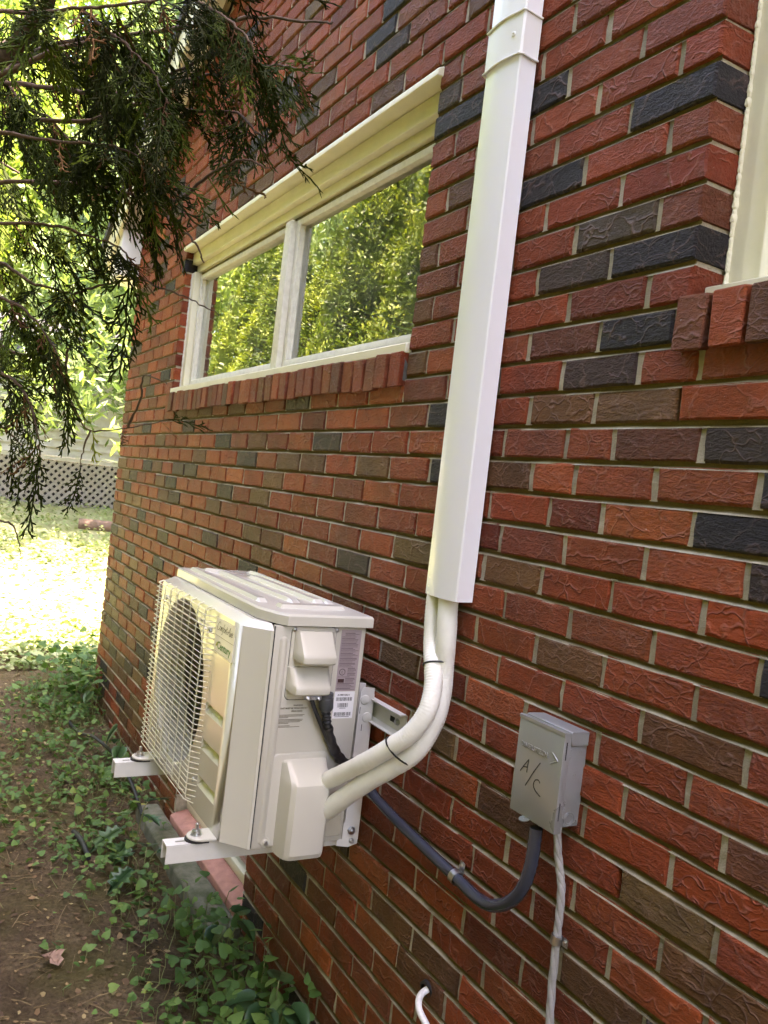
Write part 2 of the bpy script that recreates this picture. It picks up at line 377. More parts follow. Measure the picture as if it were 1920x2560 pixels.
# bed joints: recessed under the brick above, running out to a ledge on the brick below
V = []; F = []; Cc = []
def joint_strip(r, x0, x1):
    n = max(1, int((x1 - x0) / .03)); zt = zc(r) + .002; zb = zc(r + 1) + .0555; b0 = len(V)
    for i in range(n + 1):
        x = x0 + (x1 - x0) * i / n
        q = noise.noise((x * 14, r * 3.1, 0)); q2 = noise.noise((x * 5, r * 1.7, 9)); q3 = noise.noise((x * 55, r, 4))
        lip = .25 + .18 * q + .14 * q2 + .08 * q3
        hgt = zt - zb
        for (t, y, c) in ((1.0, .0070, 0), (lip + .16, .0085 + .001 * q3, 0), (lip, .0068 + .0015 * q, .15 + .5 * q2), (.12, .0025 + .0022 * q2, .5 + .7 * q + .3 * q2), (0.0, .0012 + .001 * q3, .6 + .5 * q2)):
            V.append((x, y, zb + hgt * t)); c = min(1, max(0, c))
            Cc.append(tuple(DIRTSHADE[k] + (LIGHTM[k] - DIRTSHADE[k]) * c for k in range(3)) + (1,))  # olive dirt plus recess shade painted dark, sky-lit ledge painted pale
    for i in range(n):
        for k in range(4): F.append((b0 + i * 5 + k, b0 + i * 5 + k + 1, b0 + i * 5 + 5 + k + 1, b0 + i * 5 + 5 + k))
def spans(z, x0, x1):
    s = [(x0, x1)]
    for o in (W1, W2, W3):
        if o[2] - .01 < z < o[3] + .004:
            t = []
            for a, b in s:
                if o[0] > a: t.append((a, min(b, o[0])))
                if o[1] < b: t.append((max(a, o[1]), b))
            s = [(a, b) for a, b in t if b - a > .01]
    return s
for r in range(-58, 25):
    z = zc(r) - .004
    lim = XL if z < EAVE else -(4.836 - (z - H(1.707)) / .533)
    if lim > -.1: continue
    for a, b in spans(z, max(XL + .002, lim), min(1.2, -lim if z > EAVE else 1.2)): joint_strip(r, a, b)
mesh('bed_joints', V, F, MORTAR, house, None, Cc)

# bricks: "left mm, right mm, colour code, * = large in view" for each course
BRICKS = """-58:-355,-251,G;-251,-47,K;-47,157,T;157,355,R
-57:-482,-279,R;-279,-70,R;-70,130,R;130,336,R;336,482,O
-56:-609,-513,P;-513,-307,R;-307,-103,O;-103,108,R;108,309,R;309,505,P;505,609,R
-55:-736,-536,O;-536,-324,R;-324,-122,G;-122,75,O;75,286,D;286,484,B;484,736,R
-54:-863,-763,R;-763,-562,R;-562,-359,P;-359,-157,R;-157,49,R;49,256,R;256,452,O;452,663,R;663,863,M
-53:-990,-792,R;-792,-581,D;-581,-376,R;-376,-183,K;-183,30,G;30,228,G;228,433,R;433,630,R;630,833,R;833,990,K
-52:-1117,-1020,T;-1020,-809,R;-809,-605,R;-605,-401,R;-401,-208,R;-208,6,R;6,199,R;199,405,O;405,612,E;612,818,R;818,1015,R;1015,1117,M
-51:-1244,-1040,P;-1040,-839,R;-839,-638,K;-638,-430,D;-430,-224,O;-224,-25,K;-25,177,R;177,376,R;376,590,R;590,782,P;782,991,R;991,1200,R
-50:-1371,-1264,D;-1264,-1062,O;-1062,-857,R;-857,-660,R;-660,-457,R;-457,-251,R;-251,-51,K;-51,150,P;150,355,R;355,555,K;555,761,K;761,972,O;972,1200,O
-49:-1498,-1292,R;-1292,-1093,R;-1093,-886,O;-886,-688,R;-688,-482,P;-482,-276,O;-276,-74,P;-74,125,R;125,336,O;336,536,K;536,738,P;738,934,R;934,1200,P
-48:-1625,-1519,K;-1519,-1318,O;-1318,-1112,O;-1112,-909,R;-909,-711,O;-711,-507,K;-507,-308,O;-308,-97,K;-97,107,R;107,305,R;305,511,R;511,714,O;714,917,R;917,1114,O;1114,1200,O
-47:-1752,-1555,B;-1555,-1346,R;-1346,-1146,R;-1146,-945,R;-945,-741,R;-741,-535,R;-535,-334,P;-334,-130,R;-130,71,R;71,279,O;279,481,R;481,687,R;687,890,R;890,1089,O;1089,1200,D
-46:-1879,-1774,R;-1774,-1576,O;-1576,-1368,R;-1368,-1167,O;-1167,-967,B;-967,-766,R;-766,-557,R;-557,-355,R;-355,-147,R;-147,57,M;57,255,R;255,456,D;456,665,B;665,858,O;858,1062,R;1062,1200,M
-45:-2006,-1803,R;-1803,-1601,G;-1601,-1399,K;-1399,-1188,R;-1188,-991,R;-991,-790,R;-790,-584,M;-584,-385,R;-385,-176,O;-176,25,R;25,226,O;226,435,O;435,639,K;639,832,R;832,1042,K;1042,1200,R
-44:-2134,-2032,R;-2032,-1831,O;-1831,-1628,O;-1628,-1422,O;-1422,-1220,R;-1220,-1018,B;-1018,-810,R;-810,-608,R;-608,-412,P;-412,-206,R;-206,0,R;0,208,P;208,411,R;411,610,P;610,807,O;807,1019,R;1019,1200,R
-43:-2261,-2054,K;-2054,-1849,M;-1849,-1655,E;-1655,-1448,O;-1448,-1244,R;-1244,-1041,P;-1041,-840,R;-840,-639,O;-639,-431,D;-431,-225,K;-225,-31,R;-31,175,R;175,385,T;385,588,R;588,789,O;789,985,R;985,1200,R
-42:-2388,-2285,O;-2285,-2088,R;-2088,-1884,O;-1884,-1678,R;-1678,-1478,B;-1478,-1275,R;-1275,-1066,O;-1066,-861,R;-861,-656,R;-656,-462,R;-462,-255,K;-255,-53,R;-53,153,R;153,355,R;355,564,R;564,760,K;760,960,R;960,1200,K
-41:-2515,-2310,R;-2310,-2113,R;-2113,-1903,M;-1903,-1707,O;-1707,-1503,P;-1503,-1294,R;-1294,-1096,O;-1096,-885,R;-885,-686,R;-686,-485,R;-485,-276,O;-276,-82,R;-82,130,R;130,325,R;325,529,P;529,742,O;742,942,P;942,1200,R
-40:-2642,-2536,R;-2536,-2337,R;-2337,-2133,R;-2133,-1930,R;-1930,-1725,R;-1725,-1526,P;-1526,-1326,R;-1326,-1123,R;-1123,-918,R;-918,-717,R;-717,-504,R;-504,-305,R;-305,-99,R;-99,95,R;95,304,T;304,512,R;512,712,G;712,913,O;913,1117,O;1117,1200,R
-39:-2769,-2560,R;-2560,-2367,R;-2367,-2157,O;-2157,-1959,G;-1959,-1751,O;-1751,-1547,R;-1547,-1351,M;-1351,-1147,R;-1147,-946,R;-946,-740,K;-740,-539,R;-539,-332,R;-332,-122,R;-122,74,M;74,277,R;277,482,R;482,683,R;683,891,R;891,1094,B;1094,1200,R
-38:-2896,-2789,T;-2789,-2597,O;-2597,-2391,P;-2391,-2190,R;-2190,-1983,R;-1983,-1784,R;-1784,-1578,R;-1578,-1373,R;-1373,-1171,R;-1171,-971,O;-971,-768,K;-768,-554,B;-554,-360,R;-360,-153,R;-153,49,P;49,254,R;254,452,R;452,658,R;658,858,R;858,1067,K;1067,1200,P
-37:-3023,-2822,O;-2822,-2621,K;-2621,-2418,O;-2418,-2213,R;-2213,-2012,P;-2012,-1805,O;-1805,-1600,D;-1600,-1401,K;-1401,-1200,O;-1200,-989,R;-989,-793,P;-793,-588,R;-588,-384,R;-384,-180,R;-180,20,R;20,227,R;227,429,O;429,638,R;638,838,R;838,1046,K;1046,1200,R
-36:-3150,-3054,P;-3054,-2851,R;-2851,-2647,R;-2647,-2441,B;-2441,-2231,R;-2231,-2027,R;-2027,-1828,R;-1828,-1629,K;-1629,-1424,G;-1424,-1221,R;-1221,-1019,D;-1019,-819,O;-819,-609,R;-609,-403,P;-403,-201,R;-201,-5,R;-5,203,M;203,402,R;402,612,O;612,812,R;812,1021,P;1021,1200,R
-35:-3277,-3077,B;-3077,-2873,R;-2873,-2671,P;-2671,-2464,R;-2464,-2263,O;-2263,-2055,P;-2055,-1858,O;-1858,-1653,P;-1653,-1451,R;-1451,-1239,R;-1239,-1038,R;-1038,-835,O;-835,-634,R;-634,-434,R;-434,-233,R;-233,-22,R;-22,177,R;177,375,R;375,580,R;580,782,O;782,993,R;993,1200,M
-34:-3404,-3299,K;-3299,-3094,O;-3094,-2894,D;-2894,-2691,B;-2691,-2489,O;-2489,-2283,P;-2283,-2085,K;-2085,-1879,O;-1879,-1675,R;-1675,-1474,R;-1474,-1273,B;-1273,-1073,R;-1073,-869,M;-869,-663,R;-663,-457,R;-457,-252,R;-252,-49,R;-49,149,R;149,360,O;360,555,B;555,764,B;764,959,O;959,1200,R
-33:-3531,-3333,R;-3333,-3123,B;-3123,-2921,R;-2921,-2716,R;-2716,-2517,O;-2517,-2308,D;-2308,-2112,R;-2112,-1908,R;-1908,-1705,R;-1705,-1498,R;-1498,-1291,O;-1291,-1097,R;-1097,-888,R;-888,-683,O;-683,-487,O;-487,-285,O;-285,-76,K;-76,130,R;130,334,R;334,535,P;535,735,D;735,938,R;938,1200,P
-32:-3658,-3555,R;-3555,-3349,R;-3349,-3154,R;-3154,-2945,R;-2945,-2740,O;-2740,-2541,K;-2541,-2342,R;-2342,-2138,R;-2138,-1935,R;-1935,-1733,R;-1733,-1529,R;-1529,-1320,O;-1320,-1123,R;-1123,-912,O;-912,-709,R;-709,-505,D;-505,-302,G;-302,-100,R;-100,106,K;106,309,K;309,509,R;509,716,R;716,909,R;909,1112,R;1112,1200,K
-31:-3786,-3577,R;-3577,-3381,P;-3381,-3178,R;-3178,-2973,K;-2973,-2767,R;-2767,-2563,R;-2563,-2362,R;-2362,-2162,R;-2162,-1959,R;-1959,-1749,R;-1749,-1550,R;-1550,-1353,R;-1353,-1145,M;-1145,-944,R;-944,-736,R;-736,-539,R;-539,-334,R;-334,-133,D;-133,75,O;75,284,R;284,482,R;482,684,R;684,893,K;893,1086,R;1086,1200,O
-30:-3913,-3806,R;-3806,-3606,R;-3606,-3403,R;-3403,-3207,R;-3207,-3004,R;-3004,-2792,B;-2792,-2593,P;-2593,-2384,R;-2384,-2181,R;-2181,-1977,P;-1977,-1780,D;-1780,-1570,O;-1570,-1370,R;-1370,-1165,R;-1165,-970,T;-970,-760,G;-760,-561,R;-561,-351,R;-351,-147,R;-147,46,R;46,252,K;252,453,R;453,659,K;659,860,R;860,1068,R;1068,1200,M
-29:-4040,-3834,R;-3834,-3638,R;-3638,-3435,R;-3435,-3225,R;-3225,-3025,R;-3025,-2822,R;-2822,-2618,O;-2618,-2413,T;-2413,-2205,R;-2205,-2011,R;-2011,-1804,K;-1804,-1604,G;-1604,-1398,D;-1398,-1192,M;-1192,-996,R;-996,-789,R;-789,-583,G;-583,-388,R;-388,-176,R;-176,23,K;23,228,R;228,432,R;432,637,T;637,832,R;832,1040,R;1040,1200,P
-28:-4167,-4069,R;-4069,-3864,R;-3864,-3659,K;-3659,-3455,R;-3455,-3256,R;-3256,-3050,R;-3050,-2851,P;-2851,-2648,R;-2648,-2441,P;-2441,-2241,R;-2241,-2028,O;-2028,-1833,R;-1833,-1629,K;-1629,-1420,O;-1420,-1217,O;-1217,-1020,R;-1020,-810,D;-810,-609,R;-609,-409,R;-409,-203,O;-203,-4,R;-4,199,R;199,410,R;410,608,O;608,816,B;816,1011,K;1011,1200,R
-27:-4294,-4089,R;-4089,-3883,O;-3883,-3689,T;-3689,-3478,R;-3478,-3281,R;-3281,-3077,R;-3077,-2877,R;-2877,-2665,B;-2665,-2465,R;-2465,-2257,O;-2257,-2059,R;-2059,-1860,K;-1860,-1656,P;-1656,-1452,R;-1452,-1240,R;-1240,-1046,R;-1046,-844,R;-844,-638,B;-638,-438,R;-438,-231,O;-231,-25,O;-25,178,D;178,376,R;376,579,K;579,786,R;786,992,R;992,1200,O
-26:-4421,-4315,R;-4315,-4115,R;-4115,-3918,R;-3918,-3704,G;-3704,-3508,D;-3508,-3302,R;-3302,-3097,R;-3097,-2900,K;-2900,-2695,R;-2695,-2493,R;-2493,-2292,R;-2292,-2089,M;-2089,-1878,R;-1878,-1679,R;-1679,-1470,R;-1470,-1277,R;-1277,-1070,M;-1070,-869,R;-869,-656,R;-656,-455,R;-455,-251,T;-251,-52,R;-52,146,O;146,353,T;353,554,R;554,755,P;755,965,R;965,1200,R
-25:-4548,-4350,R;-4350,-4136,O;-4136,-3939,R;-3939,-3736,R;-3736,-3527,R;-3527,-3328,K;-3328,-3126,R;-3126,-2925,K;-2925,-2716,R;-2716,-2519,O;-2519,-2313,O;-2313,-2106,R;-2106,-1905,P;-1905,-1708,T;-1708,-1504,R;-1504,-1294,R;-1294,-1091,P;-1091,-895,R;-895,-681,R;-681,-488,R;-488,-285,M;-285,-82,R;-82,125,O;125,330,K;330,536,K;536,731,R;731,941,G;941,1200,R
-24:-4675,-4569,R;-4569,-4368,R;-4368,-4168,R;-4168,-3960,O;-3960,-3759,O;-3759,-3559,K;-3559,-3351,R;-3351,-3151,R;-3151,-2945,R;-2945,-2743,K;-2743,-2538,R;-2538,-2342,O;-2342,-2135,K;-2135,-1938,R;-1938,-1725,O;-1725,-1522,R;-1522,-1318,R;-1318,-1125,P;-1125,-915,R;-915,-713,R;-713,-514,R;-514,-310,K;-310,-97,R;-97,104,R;104,300,R;300,511,P;511,712,R;712,912,R;912,1118,R;1118,1200,P
-23:-4802,-4596,R;-4596,-4394,R;-4394,-4188,R;-4188,-3988,K;-3988,-3784,O;-3784,-3579,P;-3579,-3378,O;-3378,-3182,K;-3182,-2969,P;-2969,-2764,T;-2764,-2570,P;-2570,-2369,R;-2369,-2162,O;-2162,-1962,O;-1962,-1756,P;-1756,-1556,K;-1556,-1351,R;-1351,-1150,R;-1150,-942,R;-942,-740,R;-740,-532,O;-532,-333,K;-333,-133,R;-133,80,R;80,283,P;283,483,R;483,681,R;681,886,O;886,1090,R;1090,1200,R
-22:-4929,-4830,R;-4830,-4630,R;-4630,-4425,R;-4425,-4219,O;-4219,-4020,O;-4020,-3817,R;-3817,-3608,K;-3608,-3400,R;-3400,-3198,R;-3198,-3001,P;-3001,-2790,K;-2790,-2597,R;-2597,-2393,O;-2393,-2192,R;-2192,-1988,R;-1988,-1778,R;-1778,-1573,O;-1573,-1373,B;-1373,-1166,O;-1166,-967,R;-967,-759,R;-759,-559,R;-559,-357,R;-357,-158,R;-158,48,R;48,252,R;252,460,R;460,656,O;656,860,R;860,1069,R;1069,1200,R
-21:-5056,-4950,O;-4950,-4740,R;-4740,-4544,R;-4544,-4343,R;-4343,-4137,R;-4137,-3927,P;-3927,-3734,R;-3734,-3527,R;-3527,-3326,O;-3326,-3117,O;-3117,-2916,R;-2916,-2713,R*;-2713,-2514,K*;-2514,-2302,R;-2302,-2105,R;-2105,-1898,K;-1898,-1697,B;-1697,-1489,R;-1489,-1296,R;-1296,-1090,O;-1090,-886,R;-886,-684,O;-684,-474,R;-474,-274,R;-274,-73,R;-73,132,R;132,339,O;339,539,R;539,741,P;741,947,P;947,1200,O
-20:-5183,-5053,R;-5053,-4858,P;-4858,-4651,O;-4651,-4449,G;-4449,-4243,R;-4243,-4046,R;-4046,-3833,O;-3833,-3636,R;-3636,-3428,B;-3428,-3223,K;-3223,-3020,G;-3020,-2822,R;-2822,-2625,R*;-2625,-2423,O*;-2423,-2214,R;-2214,-2009,G;-2009,-1816,R;-1816,-1606,R;-1606,-1403,R;-1403,-1203,R;-1203,-1002,R;-1002,-800,R;-800,-594,M;-594,-384,K;-384,-187,R;-187,14,R;14,222,R;222,423,R;423,628,R;628,829,M;829,1031,R;1031,1200,R
-19:-5310,-5178,R;-5178,-4974,R;-4974,-4761,R;-4761,-4560,R;-4560,-4355,D;-4355,-4153,R;-4153,-3950,P;-3950,-3753,K;-3753,-3551,O;-3551,-3347,R;-3347,-3146,R;-3146,-2942,D;-2942,-2734,R*;-2734,-2519,O*;-2519,-2311,P*;-2311,-2105,D;-2105,-1905,P;-1905,-1707,R;-1707,-1500,R;-1500,-1291,R;-1291,-1087,O;-1087,-886,R;-886,-683,R;-683,-477,R;-477,-278,R;-278,-77,R;-77,128,O;128,328,O;328,528,R;528,734,K;734,940,R;940,1200,T
-18:-5334,-5265,R;-5265,-5056,R;-5056,-4851,R;-4851,-4648,R;-4648,-4448,G;-4448,-4240,R;-4240,-4040,R;-4040,-3836,R;-3836,-3640,R;-3640,-3435,R;-3435,-3229,D;-3229,-3025,R;-3025,-2822,R;-2822,-2615,B*;-2615,-2411,R*;-2411,-2209,D*;-2209,-2010,M*;-2010,-1799,R;-1799,-1601,O;-1601,-1396,O;-1396,-1192,R;-1192,-985,R;-985,-789,R;-789,-582,B;-582,-379,R;-379,-175,R;-175,24,R;24,227,R;227,433,R;433,637,O;637,841,K;841,1038,R;1038,1200,R
-17:-5334,-5166,R;-5166,-4961,O;-4961,-4762,O;-4762,-4565,R;-4565,-4357,K;-4357,-4151,R;-4151,-3952,R;-3952,-3745,R;-3745,-3545,K;-3545,-3339,G;-3339,-3136,K;-3136,-2932,R;-2932,-2731,G;-2731,-2527,R*;-2527,-2326,R*;-2326,-2123,E*;-2123,-1926,P*;-1926,-1717,R;-1717,-1517,K;-1517,-1314,D;-1314,-1110,R;-1110,-1005,K;0,205,R;205,407,O;407,613,O;613,817,D;817,1012,P;1012,1200,P
-16:-5334,-5272,O;-5272,-5065,O;-5065,-4856,R;-4856,-4652,D;-4652,-4451,R;-4451,-4253,R;-4253,-4045,R;-4045,-3844,G;-3844,-3640,R;-3640,-3437,G;-3437,-3231,R;-3231,-3032,R;-3032,-2833,P;-2833,-2628,K*;-2628,-2428,K*;-2428,-2226,R*;-2226,-2039,O*;-2039,-1827,R*;-1827,-1618,B;-1618,-1421,R;-1421,-1218,R;-1218,-1005,R;0,100,G;100,299,R;299,503,R;503,707,R;707,912,O;912,1121,R;1121,1200,R
-15:-5334,-5146,R;-5146,-4946,M;-4946,-4744,K;-4744,-4534,K;-4534,-4338,P;-4338,-4131,R;-4131,-3924,G;-3924,-3724,R;-3724,-3516,R;-3516,-3320,B;-3320,-3109,B;-3109,-2911,R;-2911,-2715,M;-2715,-2501,R*;-2501,-2323,R*;-2323,-2122,B*;-2122,-1922,R*;-1922,-1724,R*;-1724,-1511,R;-1511,-1313,R;-1313,-1115,R;-1115,-1005,D;0,203,R;203,404,R;404,613,E;613,810,O;810,1015,R;1015,1200,O
-14:-5334,-5230,R;-5230,-5029,R;-5029,-4828,R;-4828,-4627,G;-4627,-4425,O;-4425,-4255,R;-1918,-1820,P*;-1820,-1615,R*;-1615,-1410,R;-1410,-1210,R;-1210,-1005,R;0,106,G;106,306,O;306,505,R;505,714,R;714,909,P;909,1122,O;1122,1200,R
-13:-5334,-5134,B;-5134,-4933,T;-4933,-4724,R;-4724,-4525,P;-4525,-4319,R;-4319,-4255,D;-1918,-1810,G*;-1810,-1600,P*;-1600,-1399,R*;-1399,-1196,P*;-1196,-1005,R;0,209,K;209,404,R;404,615,R;615,817,O;817,1021,B;1021,1200,O
-12:-5334,-5238,R;-5238,-5031,R;-5031,-4828,R;-4828,-4627,R;-4627,-4423,D;-4423,-4255,O;-1918,-1692,D*;-1692,-1487,P;-1487,-1289,R*;-1289,-1091,P*;-1091,-1005,R;0,98,R;98,308,R;308,511,R;511,713,R;713,914,R;914,1120,D;1120,1200,D
-11:-5334,-5133,R;-5133,-4929,B;-4929,-4727,G;-4727,-4518,R;-4518,-4318,R;-4318,-4255,R;-1918,-1810,R*;-1810,-1600,R*;-1600,-1393,D*;-1393,-1189,O*;-1189,-1005,P*;0,201,R;201,408,D;408,610,R;610,813,P;813,1018,G;1018,1200,O
-10:-5334,-5231,R;-5231,-5026,R;-5026,-4823,O;-4823,-4626,R;-4626,-4421,R;-4421,-4255,R;-1918,-1707,R*;-1707,-1496,R;-1496,-1295,P*;-1295,-1089,R*;-1089,-1005,R*;0,104,O;104,310,O;310,510,R;510,708,B;708,920,O;920,1114,K;1114,1200,R
-9:-5334,-5127,R;-5127,-4930,R;-4930,-4723,M;-4723,-4518,O;-4518,-4320,R;-4320,-4255,R;-1918,-1819,R*;-1819,-1612,B*;-1612,-1409,P*;-1409,-1200,R*;-1200,-1005,D*;0,200,M;200,401,O;401,605,P;605,814,M;814,1017,R;1017,1200,R
-8:-5334,-5233,D;-5233,-5031,G;-5031,-4823,R;-4823,-4622,K;-4622,-4424,R;-4424,-4255,O;-1918,-1715,R*;-1715,-1513,R;-1513,-1312,D*;-1312,-1096,R*;-1096,-1005,P*;0,97,K;97,308,R;308,506,R;506,707,K;707,918,R;918,1121,O;1121,1200,O
-7:-5334,-5134,M;-5134,-4934,R;-4934,-4723,K;-4723,-4518,R;-4518,-4317,O;-4317,-4255,R;-1918,-1828,B*;-1828,-1625,R*;-1625,-1416,R*;-1416,-1202,R*;-1202,-1005,K*;0,204,O;204,408,O;408,615,R;615,814,R;814,1016,O;1016,1200,R
-6:-5334,-5238,R;-5238,-5033,P;-5033,-4828,B;-4828,-4621,R;-4621,-4418,R;-4418,-4255,K;-1918,-1724,P*;-1724,-1518,R;-1518,-1315,R*;-1315,-1099,G*;-1099,-1005,P*;0,106,P;106,299,R;299,508,G;508,715,R;715,919,O;919,1114,O;1114,1200,E
-5:-5334,-5133,P;-5133,-4929,R;-4929,-4729,G;-4729,-4519,R;-4519,-4323,D;-4323,-4255,R;-1918,-1825,B*;-1825,-1619,R*;-1619,-1419,R*;-1419,-1207,G*;-1207,-1005,D*;0,201,B;201,403,P;403,608,O;608,819,R;819,1012,K;1012,1200,B
-4:-5334,-5231,R;-5231,-5033,R;-5033,-4825,O;-4825,-4617,G;-4617,-4419,R;-4419,-4255,R;-1918,-1719,R*;-1719,-1516,R;-1516,-1309,R*;-1309,-1101,K*;-1101,-1005,R*;0,102,R;102,300,P;300,509,O;509,713,O;713,912,R;912,1119,P;1119,1200,R
-3:-5334,-5135,B;-5135,-4923,O;-4923,-4720,P;-4720,-4527,K;-4527,-4285,R;-1923,-1824,T*;-1824,-1627,R*;-1627,-1422,P*;-1422,-1213,M*;-1213,-1030,D*;30,236,G;236,439,R;439,639,R;639,840,M;840,1044,M;1044,1200,R
-2:-5334,-5174,M;-5174,-4965,O;-4965,-4766,R;-4766,-4561,R;-4561,-4356,R;-4356,-4157,R;-4157,-3950,T;-3950,-3752,B;-3752,-3548,B;-3548,-3342,R;-3342,-3135,B;-3135,-2930,R;-2930,-2729,R;-2729,-2526,G*;-2526,-2319,R*;-2319,-2116,R*;-2116,-1925,O*;-1925,-1717,P*;-1717,-1511,R;-1511,-1303,R*;-1303,-1101,E*;-1101,-967,R*;-967,-759,P*;-759,-565,O;-565,-352,R;-352,-157,R;-157,47,R;47,248,R;248,453,R;453,664,R;664,860,R;860,1069,R;1069,1200,R
-1:-5334,-5210,R;-5210,-5013,R;-5013,-4802,B;-4802,-4598,D;-4598,-4395,O;-4395,-4200,O;-4200,-3989,O;-3989,-3791,E;-3791,-3583,P;-3583,-3385,R;-3385,-3181,R;-3181,-2978,R;-2978,-2785,O;-2785,-2579,O*;-2579,-2385,K*;-2385,-2182,O*;-2182,-1987,R*;-1987,-1790,P*;-1790,-1594,D*;-1594,-1393,R*;-1393,-1201,B*;-1201,-1004,T*;-1004,-798,R*;-798,-599,G;-599,-390,R;-390,-189,O;-189,11,R;11,209,O;209,415,R;415,620,G;620,823,E;823,1029,E;1029,1200,D
0:-5334,-5097,R;-5097,-4893,R;-4893,-4687,R;-4687,-4478,R;-4478,-4278,T;-4278,-4078,R;-4078,-3877,P;-3877,-3672,O;-3672,-3470,R;-3470,-3263,D;-3263,-3065,P;-3065,-2866,B;-2866,-2666,K;-2666,-2466,R*;-2466,-2262,G*;-2262,-2066,K*;-2066,-1869,R*;-1869,-1672,R*;-1672,-1466,K;-1466,-1267,P*;-1267,-1140,O*;-1140,-944,M*;-944,-738,E*;-738,-541,R;-541,-338,O;-338,-129,P;-129,68,R;68,280,R;280,481,R;481,686,R;686,888,R;888,1091,T;1091,1200,O
1:-5334,-5202,R;-5202,-4998,R;-4998,-4793,O;-4793,-4594,R;-4594,-4388,R;-4388,-4189,R;-4189,-3978,R;-3978,-3773,O;-3773,-3569,B;-3569,-3370,R;-3370,-3167,R;-3167,-2950,G;-2950,-2753,O;-2753,-2549,T*;-2549,-2353,B*;-2353,-2149,R*;-2149,-1954,T*;-1954,-1752,R*;-1752,-1559,D;-1559,-1362,B*;-1362,-1232,O*;-1232,-1033,R*;-1033,-829,O*;-829,-625,D;-625,-422,R;-422,-223,R;-223,-15,O;-15,187,R;187,387,R;387,593,T;593,801,R;801,1002,O;1002,1200,R
2:-5334,-5099,T;-5099,-4896,K;-4896,-4696,R;-4696,-4493,D;-4493,-4281,B;-4281,-4089,R;-4089,-3884,E;-3884,-3674,G;-3674,-3475,O;-3475,-3270,R;-3270,-3071,O;-3071,-2865,R;-2865,-2671,T;-2671,-2486,R*;-2486,-2280,R*;-2280,-2084,P*;-2084,-1883,O*;-1883,-1684,R*;-1684,-1491,K;-1491,-1295,R*;-1295,-1149,K*;-1149,-943,O*;-943,-734,D*;-734,-540,M;-540,-331,K;-331,-131,K;-131,79,R;79,277,O;277,484,G;484,685,R;685,881,R;881,1088,R;1088,1200,D
3:-5334,-5205,K;-5205,-4999,T;-4999,-4805,G;-4805,-4603,P;-4603,-4393,R;-4393,-4192,B;-4192,-3989,D;-3989,-3788,R;-3788,-3579,O;-3579,-3375,R;-3375,-3176,G;-3176,-2978,R;-2978,-2779,T;-2779,-2581,R*;-2581,-2379,R*;-2379,-2186,R*;-2186,-1985,R*;-1985,-1782,R*;-1782,-1608,R*;-1608,-1439,K*;-1439,-1237,P*;-1237,-1035,R*;-1035,-830,O*;-830,-627,E*;-627,-423,R;-423,-221,R;-221,-17,P;-17,184,O;184,389,B;389,598,R;598,800,P;800,995,R;995,1200,R
4:-5334,-5119,R;-5119,-4919,D;-4919,-4720,R;-4720,-4509,R;-4509,-4310,R;-4310,-4105,B;-4105,-3898,E;-3898,-3703,R;-3703,-3497,R;-3497,-3294,B;-3294,-3093,P;-3093,-2888,K;-2888,-2674,K*;-2674,-2474,K*;-2474,-2273,K*;-2273,-2075,R*;-2075,-1886,R*;-1886,-1689,T*;-1689,-1487,R;-1487,-1296,T*;-1296,-1101,R*;-1101,-901,R*;-901,-695,R*;-695,-497,R;-497,-289,R;-289,-87,R;-87,113,R;113,320,R;320,520,R;520,728,R;728,926,O;926,1135,R;1135,1200,B
5:-5334,-5244,R;-5244,-5044,R;-5044,-4845,T;-4845,-4636,T;-4636,-4438,R;-4438,-4229,K;-4229,-4031,R;-4031,-3824,O;-3824,-3621,R;-3621,-3418,R;-3418,-3214,R;-3214,-3014,R;-3014,-2815,B;-2815,-2613,B*;-2613,-2412,O*;-2412,-2204,K*;-2204,-2001,G*;-2001,-1809,R*;-1809,-1606,K*;-1606,-1399,R*;-1399,-1197,R*;-1197,-994,O*;-994,-790,R*;-790,-591,D;-591,-386,K;-386,-175,R;-175,17,R;17,223,K;223,427,R;427,631,K;631,840,K;840,1034,R;1034,1200,P
6:-5334,-5125,B;-5125,-4923,R;-4923,-4712,R;-4712,-4508,D;-4508,-4311,R;-4311,-4107,R;-4107,-3899,B;-3899,-3702,O;-3702,-3497,P;-3497,-3287,E;-3287,-3089,K;-3089,-2898,R;-2898,-2694,B;-2694,-2497,R*;-2497,-2292,O*;-2292,-2086,R*;-2086,-1885,R*;-1885,-1686,R*;-1686,-1487,K*;-1487,-1286,R*;-1286,-1099,B*;-1099,-896,R*;-896,-698,R*;-698,-485,O;-485,-282,K;-282,-78,R;-78,117,R;117,319,R;319,525,T;525,725,R;725,938,R;938,1137,O;1137,1200,E
7:-5334,-5252,K;-5252,-5050,B;-5050,-4848,P;-4848,-4642,G;-4642,-4439,O;-4439,-4238,O;-4238,-4030,G;-4030,-3827,R;-3827,-3625,R;-3625,-3422,R;-3422,-3219,R;-3219,-3022,R;-3022,-2815,D;-2815,-2615,O;-2615,-2412,R;-2412,-2200,O;-2200,-2006,P;-2006,-1799,K*;-1799,-1593,R*;-1593,-1395,O*;-1395,-1195,R*;-1195,-999,R*;-999,-792,B*;-792,-585,R*;-585,-387,O;-387,-188,R;-188,17,R;17,226,M;226,430,D;430,628,R;628,835,P;835,1033,O;1033,1200,R
